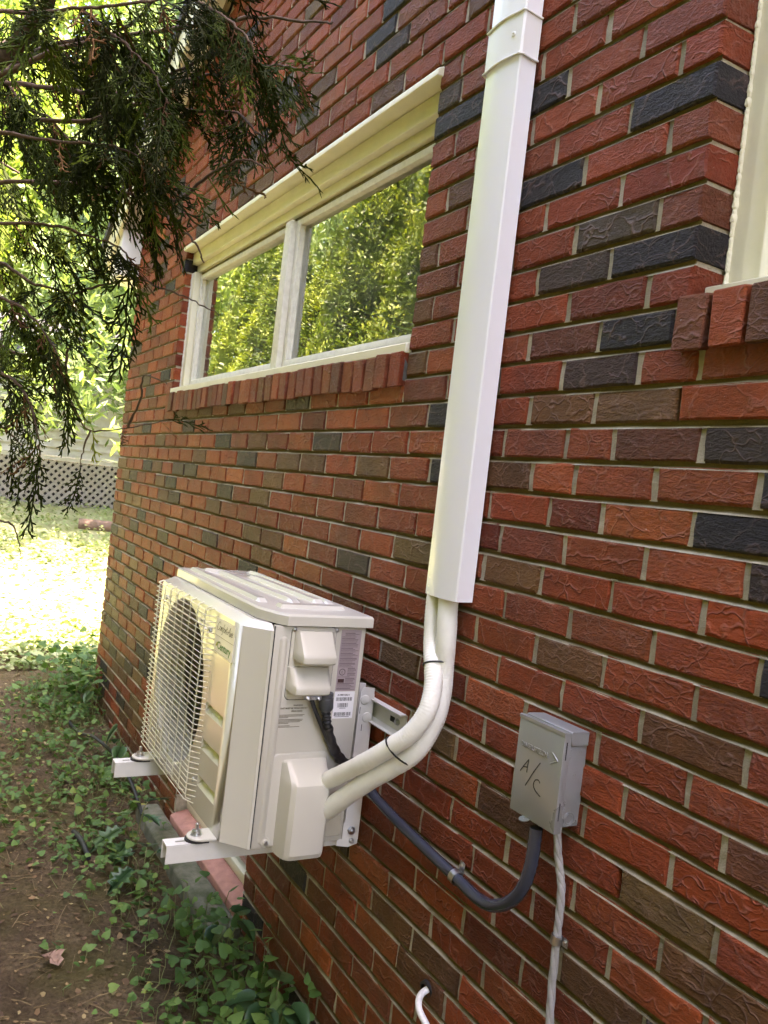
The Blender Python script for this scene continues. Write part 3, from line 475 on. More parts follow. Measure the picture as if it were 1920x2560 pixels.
8:-5334,-5140,D;-5140,-4942,T;-4942,-4733,R;-4733,-4532,R;-4532,-4329,R;-4329,-4132,R;-4132,-3919,R;-3919,-3715,O;-3715,-3514,R;-3514,-3316,R;-3316,-3108,K;-3108,-2912,P;-2912,-2704,R;-2704,-2503,R;-2503,-2298,D;-2298,-2097,R;-2097,-1891,R;-1891,-1697,T*;-1697,-1498,K*;-1498,-1294,O*;-1294,-1091,R*;-1091,-888,R*;-888,-690,R*;-690,-482,R;-482,-281,R;-281,-79,P;-79,126,R;126,327,O;327,529,G;529,743,O;743,936,R;936,1200,R
9:-5334,-5276,R;-5276,-5071,K;-5071,-4866,R;-4866,-4659,G;-4659,-4459,R;-4459,-4258,R;-4258,-4051,D;-4051,-3851,R;-3851,-3652,R;-3652,-3443,R;-3443,-3245,K;-3245,-3042,P;-3042,-2837,P;-2837,-2632,P;-2632,-2435,D;-2435,-2228,R;-2228,-2017,R;-2017,-1819,R*;-1819,-1619,K*;-1619,-1420,R*;-1420,-1218,R*;-1218,-1013,R*;-1013,-813,R*;-813,-610,M*;-610,-404,P;-404,-203,R;-203,-1,R;-1,204,R;204,404,B;404,612,R;612,812,R;812,1018,O;1018,1200,O
10:-5334,-5172,O;-5172,-4962,D;-4962,-4759,O;-4759,-4556,T;-4556,-4353,R;-4353,-4146,G;-4146,-3943,R;-3943,-3739,P;-3739,-3542,T;-3542,-3343,R;-3343,-3134,R;-3134,-2936,R;-2936,-2726,R;-2726,-2525,R;-2525,-2318,R;-2318,-2114,R;-2114,-1912,K;-1912,-1709,O*;-1709,-1510,T*;-1510,-1302,R*;-1302,-1102,R*;-1102,-901,R*;-901,-696,R*;-696,-498,O;-498,-287,K;-287,-88,R;-88,116,R;116,315,R;315,526,R;526,724,D;724,931,O;931,1135,P;1135,1200,P
11:-5334,-5273,R;-5273,-5069,R;-5069,-4862,R;-4862,-4660,T;-4660,-4460,R;-4460,-4260,R;-4260,-4050,O;-4050,-3852,M;-3852,-3649,R;-3649,-3446,R;-3446,-3238,T;-3238,-3035,R;-3035,-2828,R;-2828,-2629,R;-2629,-2427,B;-2427,-2219,G;-2219,-2025,R;-2025,-1817,R;-1817,-1609,R*;-1609,-1413,O*;-1413,-1212,B*;-1212,-1005,R*;-1005,-807,T*;-807,-608,R*;-608,-406,R;-406,-194,R;-194,5,R;5,213,R;213,416,R;416,610,P;610,816,R;816,1019,R;1019,1200,R
12:-5334,-5159,M;-5159,-4960,G;-4960,-4757,R;-4757,-4549,D;-4549,-4352,R;-4352,-4151,R;-4151,-3941,R;-3941,-3737,R;-3737,-3542,R;-3542,-3335,P;-3335,-3125,R;-3125,-2927,R;-2927,-2725,R;-2725,-2525,K;-2525,-2320,B;-2320,-2113,P;-2113,-1906,R;-1906,-1706,R*;-1706,-1499,K*;-1499,-1301,R*;-1301,-1105,R*;-1105,-901,R*;-901,-699,B*;-699,-500,K;-500,-294,R;-294,-90,B;-90,109,R;109,313,K;313,526,R;526,729,R;729,923,R;923,1126,R;1126,1200,R
13:-5334,-5264,T;-5264,-5061,T;-5061,-4856,T;-4856,-4657,K;-4657,-4450,B;-4450,-4252,D;-4252,-4045,R;-4045,-3845,O;-3845,-3635,R;-3635,-3439,G;-3439,-3235,R;-3235,-3034,R;-3034,-2828,M;-2828,-2622,O;-2622,-2423,R;-2423,-2221,P;-2221,-2008,O;-2008,-1812,O;-1812,-1610,P*;-1610,-1404,R*;-1404,-1206,R*;-1206,-1003,K*;-1003,-807,R*;-807,-605,R;-605,-396,R;-396,-194,R;-194,11,O;11,210,R;210,411,R;411,616,R;616,814,R;814,1024,O;1024,1200,B
14:-5334,-5178,R;-5178,-4974,T;-4974,-4774,R;-4774,-4568,B;-4568,-4371,R;-4371,-4167,R;-4167,-3958,D;-3958,-3762,R;-3762,-3555,R;-3555,-3352,R;-3352,-3155,R;-3155,-2946,R;-2946,-2740,R;-2740,-2535,G;-2535,-2338,R;-2338,-2129,K;-2129,-1936,R;-1936,-1722,R*;-1722,-1522,R*;-1522,-1317,R*;-1317,-1118,K*;-1118,-917,B*;-917,-714,D;-714,-509,R;-509,-303,R;-303,-107,R;-107,95,O;95,305,R;305,510,R;510,705,R;705,912,K;912,1115,R;1115,1200,R
15:-5334,-5275,R;-5275,-5067,B;-5067,-4870,B;-4870,-4657,R;-4657,-4453,R;-4453,-4254,T;-4254,-4052,R;-4052,-3850,R;-3850,-3643,T;-3643,-3442,P;-3442,-3237,R;-3237,-3037,O;-3037,-2834,K;-2834,-2627,P;-2627,-2430,R;-2430,-2225,K;-2225,-2023,T;-2023,-1820,P;-1820,-1609,R*;-1609,-1410,R*;-1410,-1216,K*;-1216,-1015,K*;-1015,-807,M;-807,-612,E;-612,-398,P;-398,-200,R;-200,6,B;6,202,P;202,411,R;411,617,R;617,814,O;814,1015,R;1015,1200,R
16:-5334,-5232,B;-5232,-5029,G;-5029,-4824,D;-4824,-4619,G;-4619,-4414,M;-4414,-4219,D;-4219,-4008,G;-4008,-3812,R;-3812,-3609,P;-3609,-3470,B;-2620,-2535,R;-2535,-2329,R;-2329,-2121,P;-2121,-1929,G;-1929,-1720,O*;-1720,-1528,R*;-1528,-1326,K*;-1326,-1119,R*;-1119,-919,O;-919,-718,O;-718,-510,K;-510,-311,R;-311,-111,R;-111,94,R;94,302,K;302,504,R;504,706,R;706,903,O;903,1118,R;1118,1200,P
17:-5334,-5134,R;-5134,-4928,R;-4928,-4727,R;-4727,-4521,R;-4521,-4317,R;-4317,-4118,D;-4118,-3911,D;-3911,-3703,R;-3703,-3470,B;-2620,-2406,K;-2406,-2207,M;-2207,-2000,R;-2000,-1789,O*;-1789,-1593,B*;-1593,-1396,B*;-1396,-1188,R*;-1188,-994,P;-994,-784,R;-784,-581,R;-581,-377,R;-377,-180,R;-180,23,R;23,232,R;232,431,G;431,638,R;638,843,R;843,1037,K;1037,1200,R
18:-5334,-5227,O;-5227,-5025,T;-5025,-4829,G;-4829,-4623,T;-4623,-4425,G;-4425,-4213,T;-4213,-4008,R;-4008,-3809,O;-3809,-3601,R;-3601,-3470,D;-2620,-2466,O;-2466,-2257,P;-2257,-2055,R*;-2055,-1859,R*;-1859,-1644,O*;-1644,-1440,B*;-1440,-1242,R*;-1242,-1036,B;-1036,-834,R;-834,-634,O;-634,-426,R;-426,-223,B;-223,-16,M;-16,187,D;187,393,R;393,595,P;595,791,M;791,999,R;999,1200,R
19:-5334,-5129,O;-5129,-4922,R;-4922,-4730,T;-4730,-4517,B;-4517,-4316,R;-4316,-4115,K;-4115,-3916,O;-3916,-3708,G;-3708,-3470,M;-2620,-2359,R;-2359,-2155,D*;-2155,-1962,B*;-1962,-1749,R*;-1749,-1544,R*;-1544,-1336,R*;-1336,-1143,O;-1143,-935,R;-935,-735,R;-735,-525,P;-525,-330,R;-330,-118,K;-118,83,P;83,287,P;287,493,R;493,696,O;696,897,R;897,1099,O;1099,1200,R
20:-5334,-5236,R;-5236,-5032,D;-5032,-4823,T;-4823,-4619,R;-4619,-4421,R;-4421,-4215,T;-4215,-4014,R;-4014,-3810,K;-3810,-3610,O;-3610,-3470,O;-2620,-2452,R;-2452,-2258,K*;-2258,-2046,P*;-2046,-1847,R*;-1847,-1643,P*;-1643,-1443,R*;-1443,-1242,O;-1242,-1036,O;-1036,-830,R;-830,-623,R;-623,-423,R;-423,-215,O;-215,-21,R;-21,184,P;184,390,R;390,593,O;593,798,R;798,999,R;999,1200,R
21:-5334,-5135,R;-5135,-4932,D;-4932,-4730,R;-4730,-4515,D;-4515,-4320,B;-4320,-4112,T;-4112,-3913,R;-3913,-3708,M;-3708,-3470,O;-2620,-2362,R*;-2362,-2159,P*;-2159,-1957,O*;-1957,-1754,R*;-1754,-1545,R;-1545,-1341,R;-1341,-1139,R;-1139,-945,R;-945,-737,R;-737,-532,R;-532,-335,R;-335,-123,R;-123,78,R;78,274,R;274,479,M;479,687,R;687,893,O;893,1097,R;1097,1200,D
22:-5334,-5228,R;-5228,-5024,E;-5024,-4822,R;-4822,-4620,R;-4620,-4415,B;-4415,-4218,O;-4218,-4012,R;-4012,-3812,R;-3812,-3602,T;-3602,-3470,R;-2620,-2518,M;-2518,-2311,R*;-2311,-2112,P*;-2112,-1909,K*;-1909,-1710,R*;-1710,-1497,O;-1497,-1298,R;-1298,-1094,R;-1094,-894,R;-894,-687,B;-687,-488,R;-488,-287,O;-287,-82,R;-82,126,P;126,331,K;331,530,R;530,735,O;735,941,R;941,1141,G;1141,1200,R
23:-5334,-5126,T;-5126,-4927,T;-4927,-4729,T;-4729,-4515,P;-4515,-4322,K;-4322,-4113,R;-4113,-3914,E;-3914,-3713,R;-3713,-3470,O;-2620,-2422,D*;-2422,-2216,R*;-2216,-2010,R*;-2010,-1808,R;-1808,-1605,R;-1605,-1402,R;-1402,-1203,R;-1203,-993,R;-993,-793,R;-793,-593,T;-593,-386,O;-386,-180,R;-180,25,R;25,224,R;224,423,P;423,633,K;633,836,R;836,1037,R;1037,1200,R
24:-5334,-5238,K;-5238,-5026,R;-5026,-4832,T;-4832,-4623,R;-4623,-4419,B;-4419,-4218,R;-4218,-4016,R;-4016,-3805,R;-3805,-3601,T;-3601,-3401,O;-3401,-3200,R;-3200,-2992,R;-2992,-2792,R;-2792,-2594,O*;-2594,-2392,R*;-2392,-2189,R*;-2189,-1986,E*;-1986,-1779,R;-1779,-1574,R;-1574,-1375,R;-1375,-1173,R;-1173,-967,R;-967,-763,R;-763,-554,R;-554,-351,P;-351,-149,O;-149,48,R;48,258,R;258,455,R;455,661,R;661,864,O;864,1064,K;1064,1200,R"""
BD = .092
def brick_geo(L, depth, rr, hh=.0575):
    """rounded, slightly ragged brick: front ring, shoulder ring, back ring"""
    j = .003; xs_ = [-.5, -.17, .17, .5]
    out = []
    hx = L / 2
    ring = [(-hx, 0), (-hx * .34, 0), (hx * .34, 0), (hx, 0), (hx, hh / 2), (hx, hh), (hx * .34, hh), (-hx * .34, hh), (-hx, hh), (-hx, hh / 2)]
    V = []; jit = [(rr.uniform(-1, 1) * .0017, rr.uniform(-1, 1) * .0014) for _ in ring]
    for (x, z), (a, b) in zip(ring, jit):
        V.append((x + a, .004, z + b))
    for (x, z), (a, b) in zip(ring, jit):
        k = j * rr.uniform(.7, 2.0); sx = -1 if x > 0 else 1; sz = 1 if z < hh * .4 else (-1 if z > hh * .6 else 0)
        V.append((x + a + (sx * k if abs(abs(x) - hx) < 1e-6 else 0), rr.uniform(-.0008, .0008), z + b + sz * k))
    for x, z in ring: V.append((x, depth, z))
    n = len(ring); F = [tuple(range(n, 2 * n))]
    for i in range(n):
        k = (i + 1) % n
        F.append((i, k, n + k, n + i)); F.append((2 * n + i, 2 * n + k, k, i))
    return V, F
cache = {}
def brick_mesh(L):
    key = (round(L, 2), rng.randrange(4))
    if key not in cache:
        v, f = brick_geo(key[0], BD, rng); me = bpy.data.meshes.new('brick'); me.from_pydata(v, [], f); me.materials.append(BRICK); cache[key] = me
    return cache[key], L / key[0]
def vary(c):
    c = CODE[c]; k = rng.uniform(.82, 1.2); h_ = rng.uniform(-.08, .08)
    return (c[0] * k * (1 + h_ * .4), c[1] * k * (1 - h_), c[2] * k * (1 - h_), 1)
VM = []; FM = []; CM = []; VJ = []; FJ = []; CJ = []
for line in BRICKS.strip().split('\n'):
    r, body = line.split(':'); r = int(r)
    for it in body.split(';'):
        a, b, c = it.split(','); big = c.endswith('*'); c = c[0]
        a = int(a) / 1000; b = int(b) / 1000
        ga = 0 if a in (XL,) or abs(a - W1[1]) < .002 or abs(a - W2[1]) < .002 else .0060
        gb = 0 if abs(b - W1[0]) < .002 or abs(b - W2[0]) < .002 else .0060
        ga *= rng.uniform(.7, 1.25); gb *= rng.uniform(.7, 1.25)
        L = b - gb - a - ga; xm = (a + ga + b - gb) / 2; z = zc(r) + rng.uniform(-.0012, .0012); y = rng.uniform(-.0012, .0012)
        if L < .02: continue
        if gb:                                        # head joint to the right of this brick
            b0 = len(VJ); n = 4
            for i in range(n + 1):
                zz = zc(r) - .001 + .0595 * i / n
                for xx in (b - gb - .003, b, b + gb + .004):
                    VJ.append((xx, .0048 + .0016 * noise.noise((xx * 90, zz * 90, 2)) + .0014 * noise.noise((xx * 9, zz * 30, 7)), zz))
                    k_ = .78 + .35 * noise.noise((xx * 4, zz * 6, 3)); k_ = max(.35, min(1.1, k_)); CJ.append((LIGHTM[0] * k_, LIGHTM[1] * k_, LIGHTM[2] * k_, 1))
            for i in range(n):
                for k in range(2): FJ.append((b0 + i * 3 + k, b0 + i * 3 + k + 1, b0 + i * 3 + 4 + k, b0 + i * 3 + 3 + k))
        cv = vary(c)
        if big:
            me, s = brick_mesh(L); o = bpy.data.objects.new('brick', me); link(o, wall)
            o.location = (xm, y, z); o.scale = (s, 1, 1); o.rotation_euler = (rng.uniform(-.008, .008), rng.uniform(-.004, .004), rng.uniform(-.006, .006)); o.color = cv
        else:
            v, f = brick_geo(L, BD, rng); b0 = len(VM); al = rng.random()
            VM += [(xm + p[0], y + p[1], z + p[2]) for p in v]; FM += [tuple(q + b0 for q in ff) for ff in f]; CM += [(*cv[:3], al)] * len(v)
mesh('head_joints', VJ, FJ, MORTAR, house, None, CJ)
bmass = mesh('far_bricks', VM, FM, BRICKM, house, None, CM); bmass['kind'] = 'stuff'

# plain continuation of the wall and the other sides of the house (turned away from the view)
def farbrick():
    m = bpy.data.materials.new('plain_brickwork'); N, L, B = nodes(m); g = N.new('ShaderNodeNewGeometry'); mp = N.new('ShaderNodeMapping'); mp.inputs['Rotation'].default_value = (R(90), 0, 0)
    L.new(g.outputs['Position'], mp.inputs[0]); b = N.new('ShaderNodeTexBrick'); b.inputs['Scale'].default_value = 4.92; b.inputs['Brick Width'].default_value = 1.0; b.inputs['Row Height'].default_value = .333
    b.inputs['Mortar Size'].default_value = .025; b.inputs['Color1'].default_value = (.27, .06, .035, 1); b.inputs['Color2'].default_value = (.16, .05, .03, 1); b.inputs['Mortar'].default_value = (.4, .36, .27, 1)
    L.new(mp.outputs[0], b.inputs['Vector']); L.new(b.outputs[0], B.inputs['Base Color']); B.inputs['Roughness'].default_value = .9; return m
FB = farbrick()
box('wall_extension', 1.205, XR, -.003, .0045, -.4, EAVE, FB, house)
prism('gable_extension', [(1.205, EAVE + .003), (XR, EAVE + .003), (1.205, rake(1.205))], -.003, .0045, 'y', FB, house, ang=None)
box('side_wall', XL + .003, XL + .2, .205, 9, -.4, EAVE, FB, house)
box('side_wall', XR - .2, XR - .003, .205, 9, -.4, EAVE, FB, house)
box('rear_wall', XL + .003, XR - .003, 9.003, 9.2, -.4, EAVE, FB, house)
prism('rear_gable', [(XL + .003, EAVE + .003), (XR - .003, EAVE + .003), (0, rake(0))], 9.003, 9.2, 'y', FB, house, ang=None)
box('room_ceiling', XL + .21, XR - .21, .21, 8.99, EAVE - .25, EAVE - .2, ROOM, house)
box('room_partition', XL + .21, XR - .21, 2.6, 2.7, -.3, EAVE - .26, ROOM, house)
box('room_floor', XL + .21, XR - .21, .21, 2.59, H(-.55), H(-.5), ROOM, house)

# roof with rake boards over the gable
roof = empty('roof', (0, 0, EAVE), house)
nx_, nz_ = .533 / math.hypot(1, .533), 1 / math.hypot(1, .533)
for s in (-1, 1):
    def P_(x, d): return (s * x + s * nx_ * d, rake(x) + nz_ * d)
    A, B_ = 5.72, -.0
    prism('roof_slope', [P_(A, .12), P_(A, .17), (0, rake(0) + .17 / nz_ + .0), (0, rake(0) + .12 / nz_)], -.16, 9.4, 'y', SHING, roof, ang=None)
    rb = prism('rake_board', [P_(5.70, -.045), P_(5.70, .115), (0 + s * .002, rake(0.002) + .115 / nz_), (s * .002, rake(.002) - .045 / nz_)], -.14, -.115, 'y', CREAM, roof, bev=.003, seg=1, ang=None)
    prism('rake_soffit', [P_(5.70, .02), P_(5.70, .035), (s * .002, rake(.002) + .035 / nz_), (s * .002, rake(.002) + .02 / nz_)], -.114, .004, 'y', CREAM, roof, ang=None)
    prism('frieze_board', [P_(5.33, -.01), P_(5.33, .018), (s * .002, rake(.002) + .018 / nz_), (s * .002, rake(.002) - .01 / nz_)], -.022, -.004, 'y', M('brown_frieze', (.16, .11, .05), .7) if s < 0 else CREAM, roof, ang=None)
# boxed eave return at the far corner, then the eave soffit and gutter along the side
box('eave_return', -5.66, XL - .004, -.115, .15, H(1.125), H(1.40), WHITEP, roof, bev=.004)
box('eave_soffit', -5.66, XL - .004, .153, 9.2, H(1.18), H(1.36), WHITEP, roof)
gv = [(-5.665, H(1.40)), (-5.76, H(1.40)), (-5.77, H(1.33)), (-5.74, H(1.30)), (-5.665, H(1.30))]
prism('gutter', gv, -.10, 9.2, 'y', WHITEP, roof, bev=.004, seg=1)
box('eave_soffit', XR + .004, 5.66, -.115, 9.2, H(1.18), H(1.40), WHITEP, roof)

# ---- long window over the unit
def window_main():
    x0, x1, z0, z1 = W1
    w_ = empty('window', (x0, 0, z0), house)
    # head: drip strip, soffit board, face boards stepping back to the sash
    prism('head_drip_cap', [(-.016, z1 - .030), (-.016, z1 - .012), (.002, z1 - .003), (.12, z1 - .003), (.12, z1 - .030)], x0 + .002, x1 + .012, 'x', CREAM, w_, bev=.002, seg=1)
    box('head_board', x0 + .004, x1 - .004, .034, .12, z1 - .088, z1 - .032, CREAM, w_, bev=.003)
    box('head_stop', x0 + .006, x1 - .006, .060, .12, z1 - .125, z1 - .089, CREAM, w_, bev=.003)
    box('weather_strip', x0 + .05, x1 - .05, .074, .118, z1 - .141, z1 - .128, M('bare_wood_strip', (.17, .13, .05), .8, var=(60, .4)), w_)
    for k, (a, b) in enumerate(((x0 + .003, x0 + .055), (x1 - .055, x1 - .003))):
        box('jamb_board', a, b, .040, .12, z0 + .03, z1 - .127, CREAM, w_, bev=.003)
        bm = bmesh.new()                                                     # ragged caulk bead against the brick
        for i in range(60):
            zz = z0 + .03 + (z1 - z0 - .16) * i / 60; xx = a + .002 if k == 0 else b - .002
            r_ = bmesh.ops.create_icosphere(bm, subdivisions=1, radius=rng.uniform(.006, .010))
            for v in r_['verts']: v.co = (v.co.x * 1.1 + xx, v.co.y * .7 + .040, v.co.z * 1.5 + zz)
        bmobj('caulk_bead', bm, WHITEP, w_)
    prism('sill_board', [(-.008, z0 - .008), (-.008, z0 + .018), (.05, z0 + .032), (.12, z0 + .032), (.12, z0 - .008)], x0 + .004, x1 - .004, 'x', CREAM, w_, bev=.002, seg=1)
    # sashes
    mx0, mx1 = -3.065, -2.955
    box('mullion', mx0 + .024, mx1 - .024, .046, .12, z0 + .034, z1 - .143, CREAMOLD, w_, bev=.004)
    for (a, b) in ((x0 + .057, mx0 + .022), (mx1 - .022, x1 - .057)):
        s = .032
        zb, zt = z0 + .034, z1 - .143
        for nm, q in (('sash_stile', (a, a + s, zb, zt)), ('sash_stile', (b - s, b, zb, zt)), ('sash_rail', (a + s, b - s, zb, zb + .034)), ('sash_rail', (a + s, b - s, zt - .024, zt))):
            box(nm, q[0], q[1], .066, .112, q[2], q[3], CREAMOLD, w_, bev=.004)
        # thin putty bead sloping to the glass
        for nm, q in (('putty_bead', (a + s - .002, a + s + .010, zb + .034, zt - .024)), ('putty_bead', (b - s - .010, b - s + .002, zb + .034, zt - .024))):
            prism(nm, [(q[0], .072), (q[1], .084), (q[1], .09), (q[0], .09)] if q[0] < (a + b) / 2 else [(q[1], .072), (q[1], .09), (q[0], .09), (q[0], .084)], q[2], q[3], 'z', CREAMOLD, w_, ang=None)
        mesh('pane', [(a + s, .0885, zb + .033), (b - s, .0885, zb + .033), (b - s, .0885, zt - .023), (a + s, .0885, zt - .023)], [(0, 1, 2, 3)], GLASS, w_)
    # curtains just inside
    for a, b in ((x0 + .10, x0 + .30), (mx1 + .03, mx1 + .13)):
        n = 40; V = []; F = []
        for i in range(n + 1):
            x = a + (b - a) * i / n; y = .19 + .018 * math.sin(i * 1.05) + .006 * math.sin(i * 2.3)
            V += [(x, y, z0 - .05), (x, y + .005, z1)]
        F = [(2 * i, 2 * i + 2, 2 * i + 3, 2 * i + 1) for i in range(n)]
        mesh('curtain', V, F, CURT, w_, 60)
window_main()
def rowlock(x0, x1, zt, name):
    s = empty(name, (x0, 0, zt - .1), house); n = round((x1 - x0) / .0685); st = (x1 - x0) / n
    V = []; F = []
    box('sill_mortar', x0 + .004, x1 - .004, -.004, .1, zt - .086, zt - .012, MORTARG, s)
    for i in range(n):
        gap = rng.uniform(.007, .011); a = x0 + st * i + gap / 2; b = x0 + st * (i + 1) - gap / 2; d = rng.uniform(-.004, .004); t = zt + rng.uniform(-.004, .003)
        bm = bmesh.new(); bbox(bm, -(b - a) / 2, (b - a) / 2, 0, .1, -.092, 0, .003, 1)
        for v in bm.verts:
            v.co.z += v.co.y * .16 - (0.0 if v.co.y > .02 else .002) + rng.uniform(-.0009, .0009); v.co.x += rng.uniform(-.001, .001); v.co.y += rng.uniform(-.001, .001)
        me = bpy.data.meshes.new('brick'); bm.to_mesh(me); bm.free(); me.materials.append(BRICK)
        o = bpy.data.objects.new('brick', me); link(o, s); o.location = ((a + b) / 2, -.020 + d, t - .012); o.rotation_euler = (rng.uniform(-.02, .02), rng.uniform(-.03, .03), rng.uniform(-.02, .02))
        o.color = vary(rng.choice('PPRMRPMKRPB'))
MORTARG = M('grey_sill_mortar', (.16, .15, .135), .95, bump=(300, 1, .004), var=(60, .5))
rowlock(W1[0] - .03, W1[1] - .004, H(.384), 'window_sill'); rowlock(-1.016, .03, H(.392), 'window_sill')

# ---- window at the right edge
def window_right():
    x0, x1, z0, z1 = W2; w_ = empty('window', (x0, 0, z0), house)
    for k, (a, b) in enumerate(((x0 + .002, x0 + .10), (x1 - .10, x1 - .002))):
        pr = [(a, .082), (a, .19), (b, .19), (b, .105), (b - .035, .105), (b - .04, .09), (a + .03, .082)] if k == 0 else [(b, .082), (b, .19), (a, .19), (a, .105), (a + .035, .105), (a + .04, .09), (b - .03, .082)]
        prism('jamb_casing', pr, z0 + .035, z1 - .06, 'z', CREAM, w_, bev=.002, seg=1)
        bm = bmesh.new()
        for i in range(260):
            zz = z0 + .03 + (z1 - z0 - .08) * i / 260
            r_ = bmesh.ops.create_icosphere(bm, subdivisions=1, radius=rng.uniform(.003, .0055) * (1.4 if rng.random() < .06 else 1))
            for v in r_['verts']: v.co = (v.co.x * .8 + (a + .001 if k == 0 else b - .001), v.co.y * 1.2 + .080, v.co.z * 1.6 + zz)
        bmobj('caulk_bead', bm, CREAM, w_)
    box('head_casing', x0 + .003, x1 - .003, .085, .19, z1 - .058, z1 - .002, CREAM, w_, bev=.003)
    prism('sill_board', [(.030, z0 - .005), (.030, z0 + .026), (.19, z0 + .036), (.19, z0 - .005)], x0 + .003, x1 - .003, 'x', CREAM, w_, bev=.002, seg=1)
    for q in ((x0 + .102, x0 + .15, z0 + .038, z1 - .06), (x1 - .15, x1 - .102, z0 + .038, z1 - .06)): box('sash_stile', q[0], q[1], .13, .17, q[2], q[3], CREAM, w_, bev=.004)
    for q in ((z0 + .038, z0 + .09), (z1 - .11, z1 - .06), ((z0 + z1) / 2 - .02, (z0 + z1) / 2 + .02)): box('sash_rail', x0 + .151, x1 - .151, .135, .165, q[0], q[1], CREAM, w_, bev=.004)
    mesh('pane', [(x0 + .15, .15, z0 + .09), (x1 - .15, .15, z0 + .09), (x1 - .15, .15, z1 - .11), (x0 + .15, .15, z1 - .11)], [(0, 1, 2, 3)], GLASS, w_)
window_right()

# ---- basement window with its pink sill, low behind the unit
def basement():
    x0, x1, z0, z1 = W3; w_ = empty('basement_window', (x0, 0, z0), house)
    prism('sill', [(-.014, z0 - .085), (-.014, z0 - .008), (.012, z0 + .002), (.060, z0 + .012), (.060, z0 - .085)], x0 + .01, x1 - .004, 'x', PINK, w_, bev=.004, seg=2)
    f = .04
    for nm, q in (('frame_rail', (x0 + .002, x1 - .002, z0 + .013, z0 + .048)), ('frame_rail', (x0 + .002, x1 - .002, z1 - .04, z1 - .002)), ('frame_stile', (x0 + .002, x0 + f, z0 + .049, z1 - .041)), ('frame_stile', (x1 - f, x1 - .002, z0 + .049, z1 - .041)), ('frame_stile', ((x0 + x1) / 2 - .02, (x0 + x1) / 2 + .02, z0 + .049, z1 - .041))):
        box(nm, q[0], q[1], .055, .10, q[2], q[3], CREAM, w_, bev=.003)
    for a, b in ((x0 + f, (x0 + x1) / 2 - .02), ((x0 + x1) / 2 + .02, x1 - f)):
        mesh('pane', [(a, .072, z0 + .046), (b, .072, z0 + .046), (b, .072, z1 - .04), (a, .072, z1 - .04)], [(0, 1, 2, 3)], GLASS, w_)
    box('room_floor', x0 - .3, x1 + .3, .205, 2.5, z0 - .35, z0 - .3, ROOM, w_)
basement()
wc = prism('window_well_curb', [(-.135, -.25), (-.120, H(-1.480)), (-.100, H(-1.470)), (-.030, H(-1.470)), (-.018, H(-1.480)), (-.018, -.25)], W3[0] - .15, W3[1] + .07, 'x', CONC, None, bev=.006, seg=2)
tag(wc, 'mossy concrete curb under the pink basement window sill', 'curb')

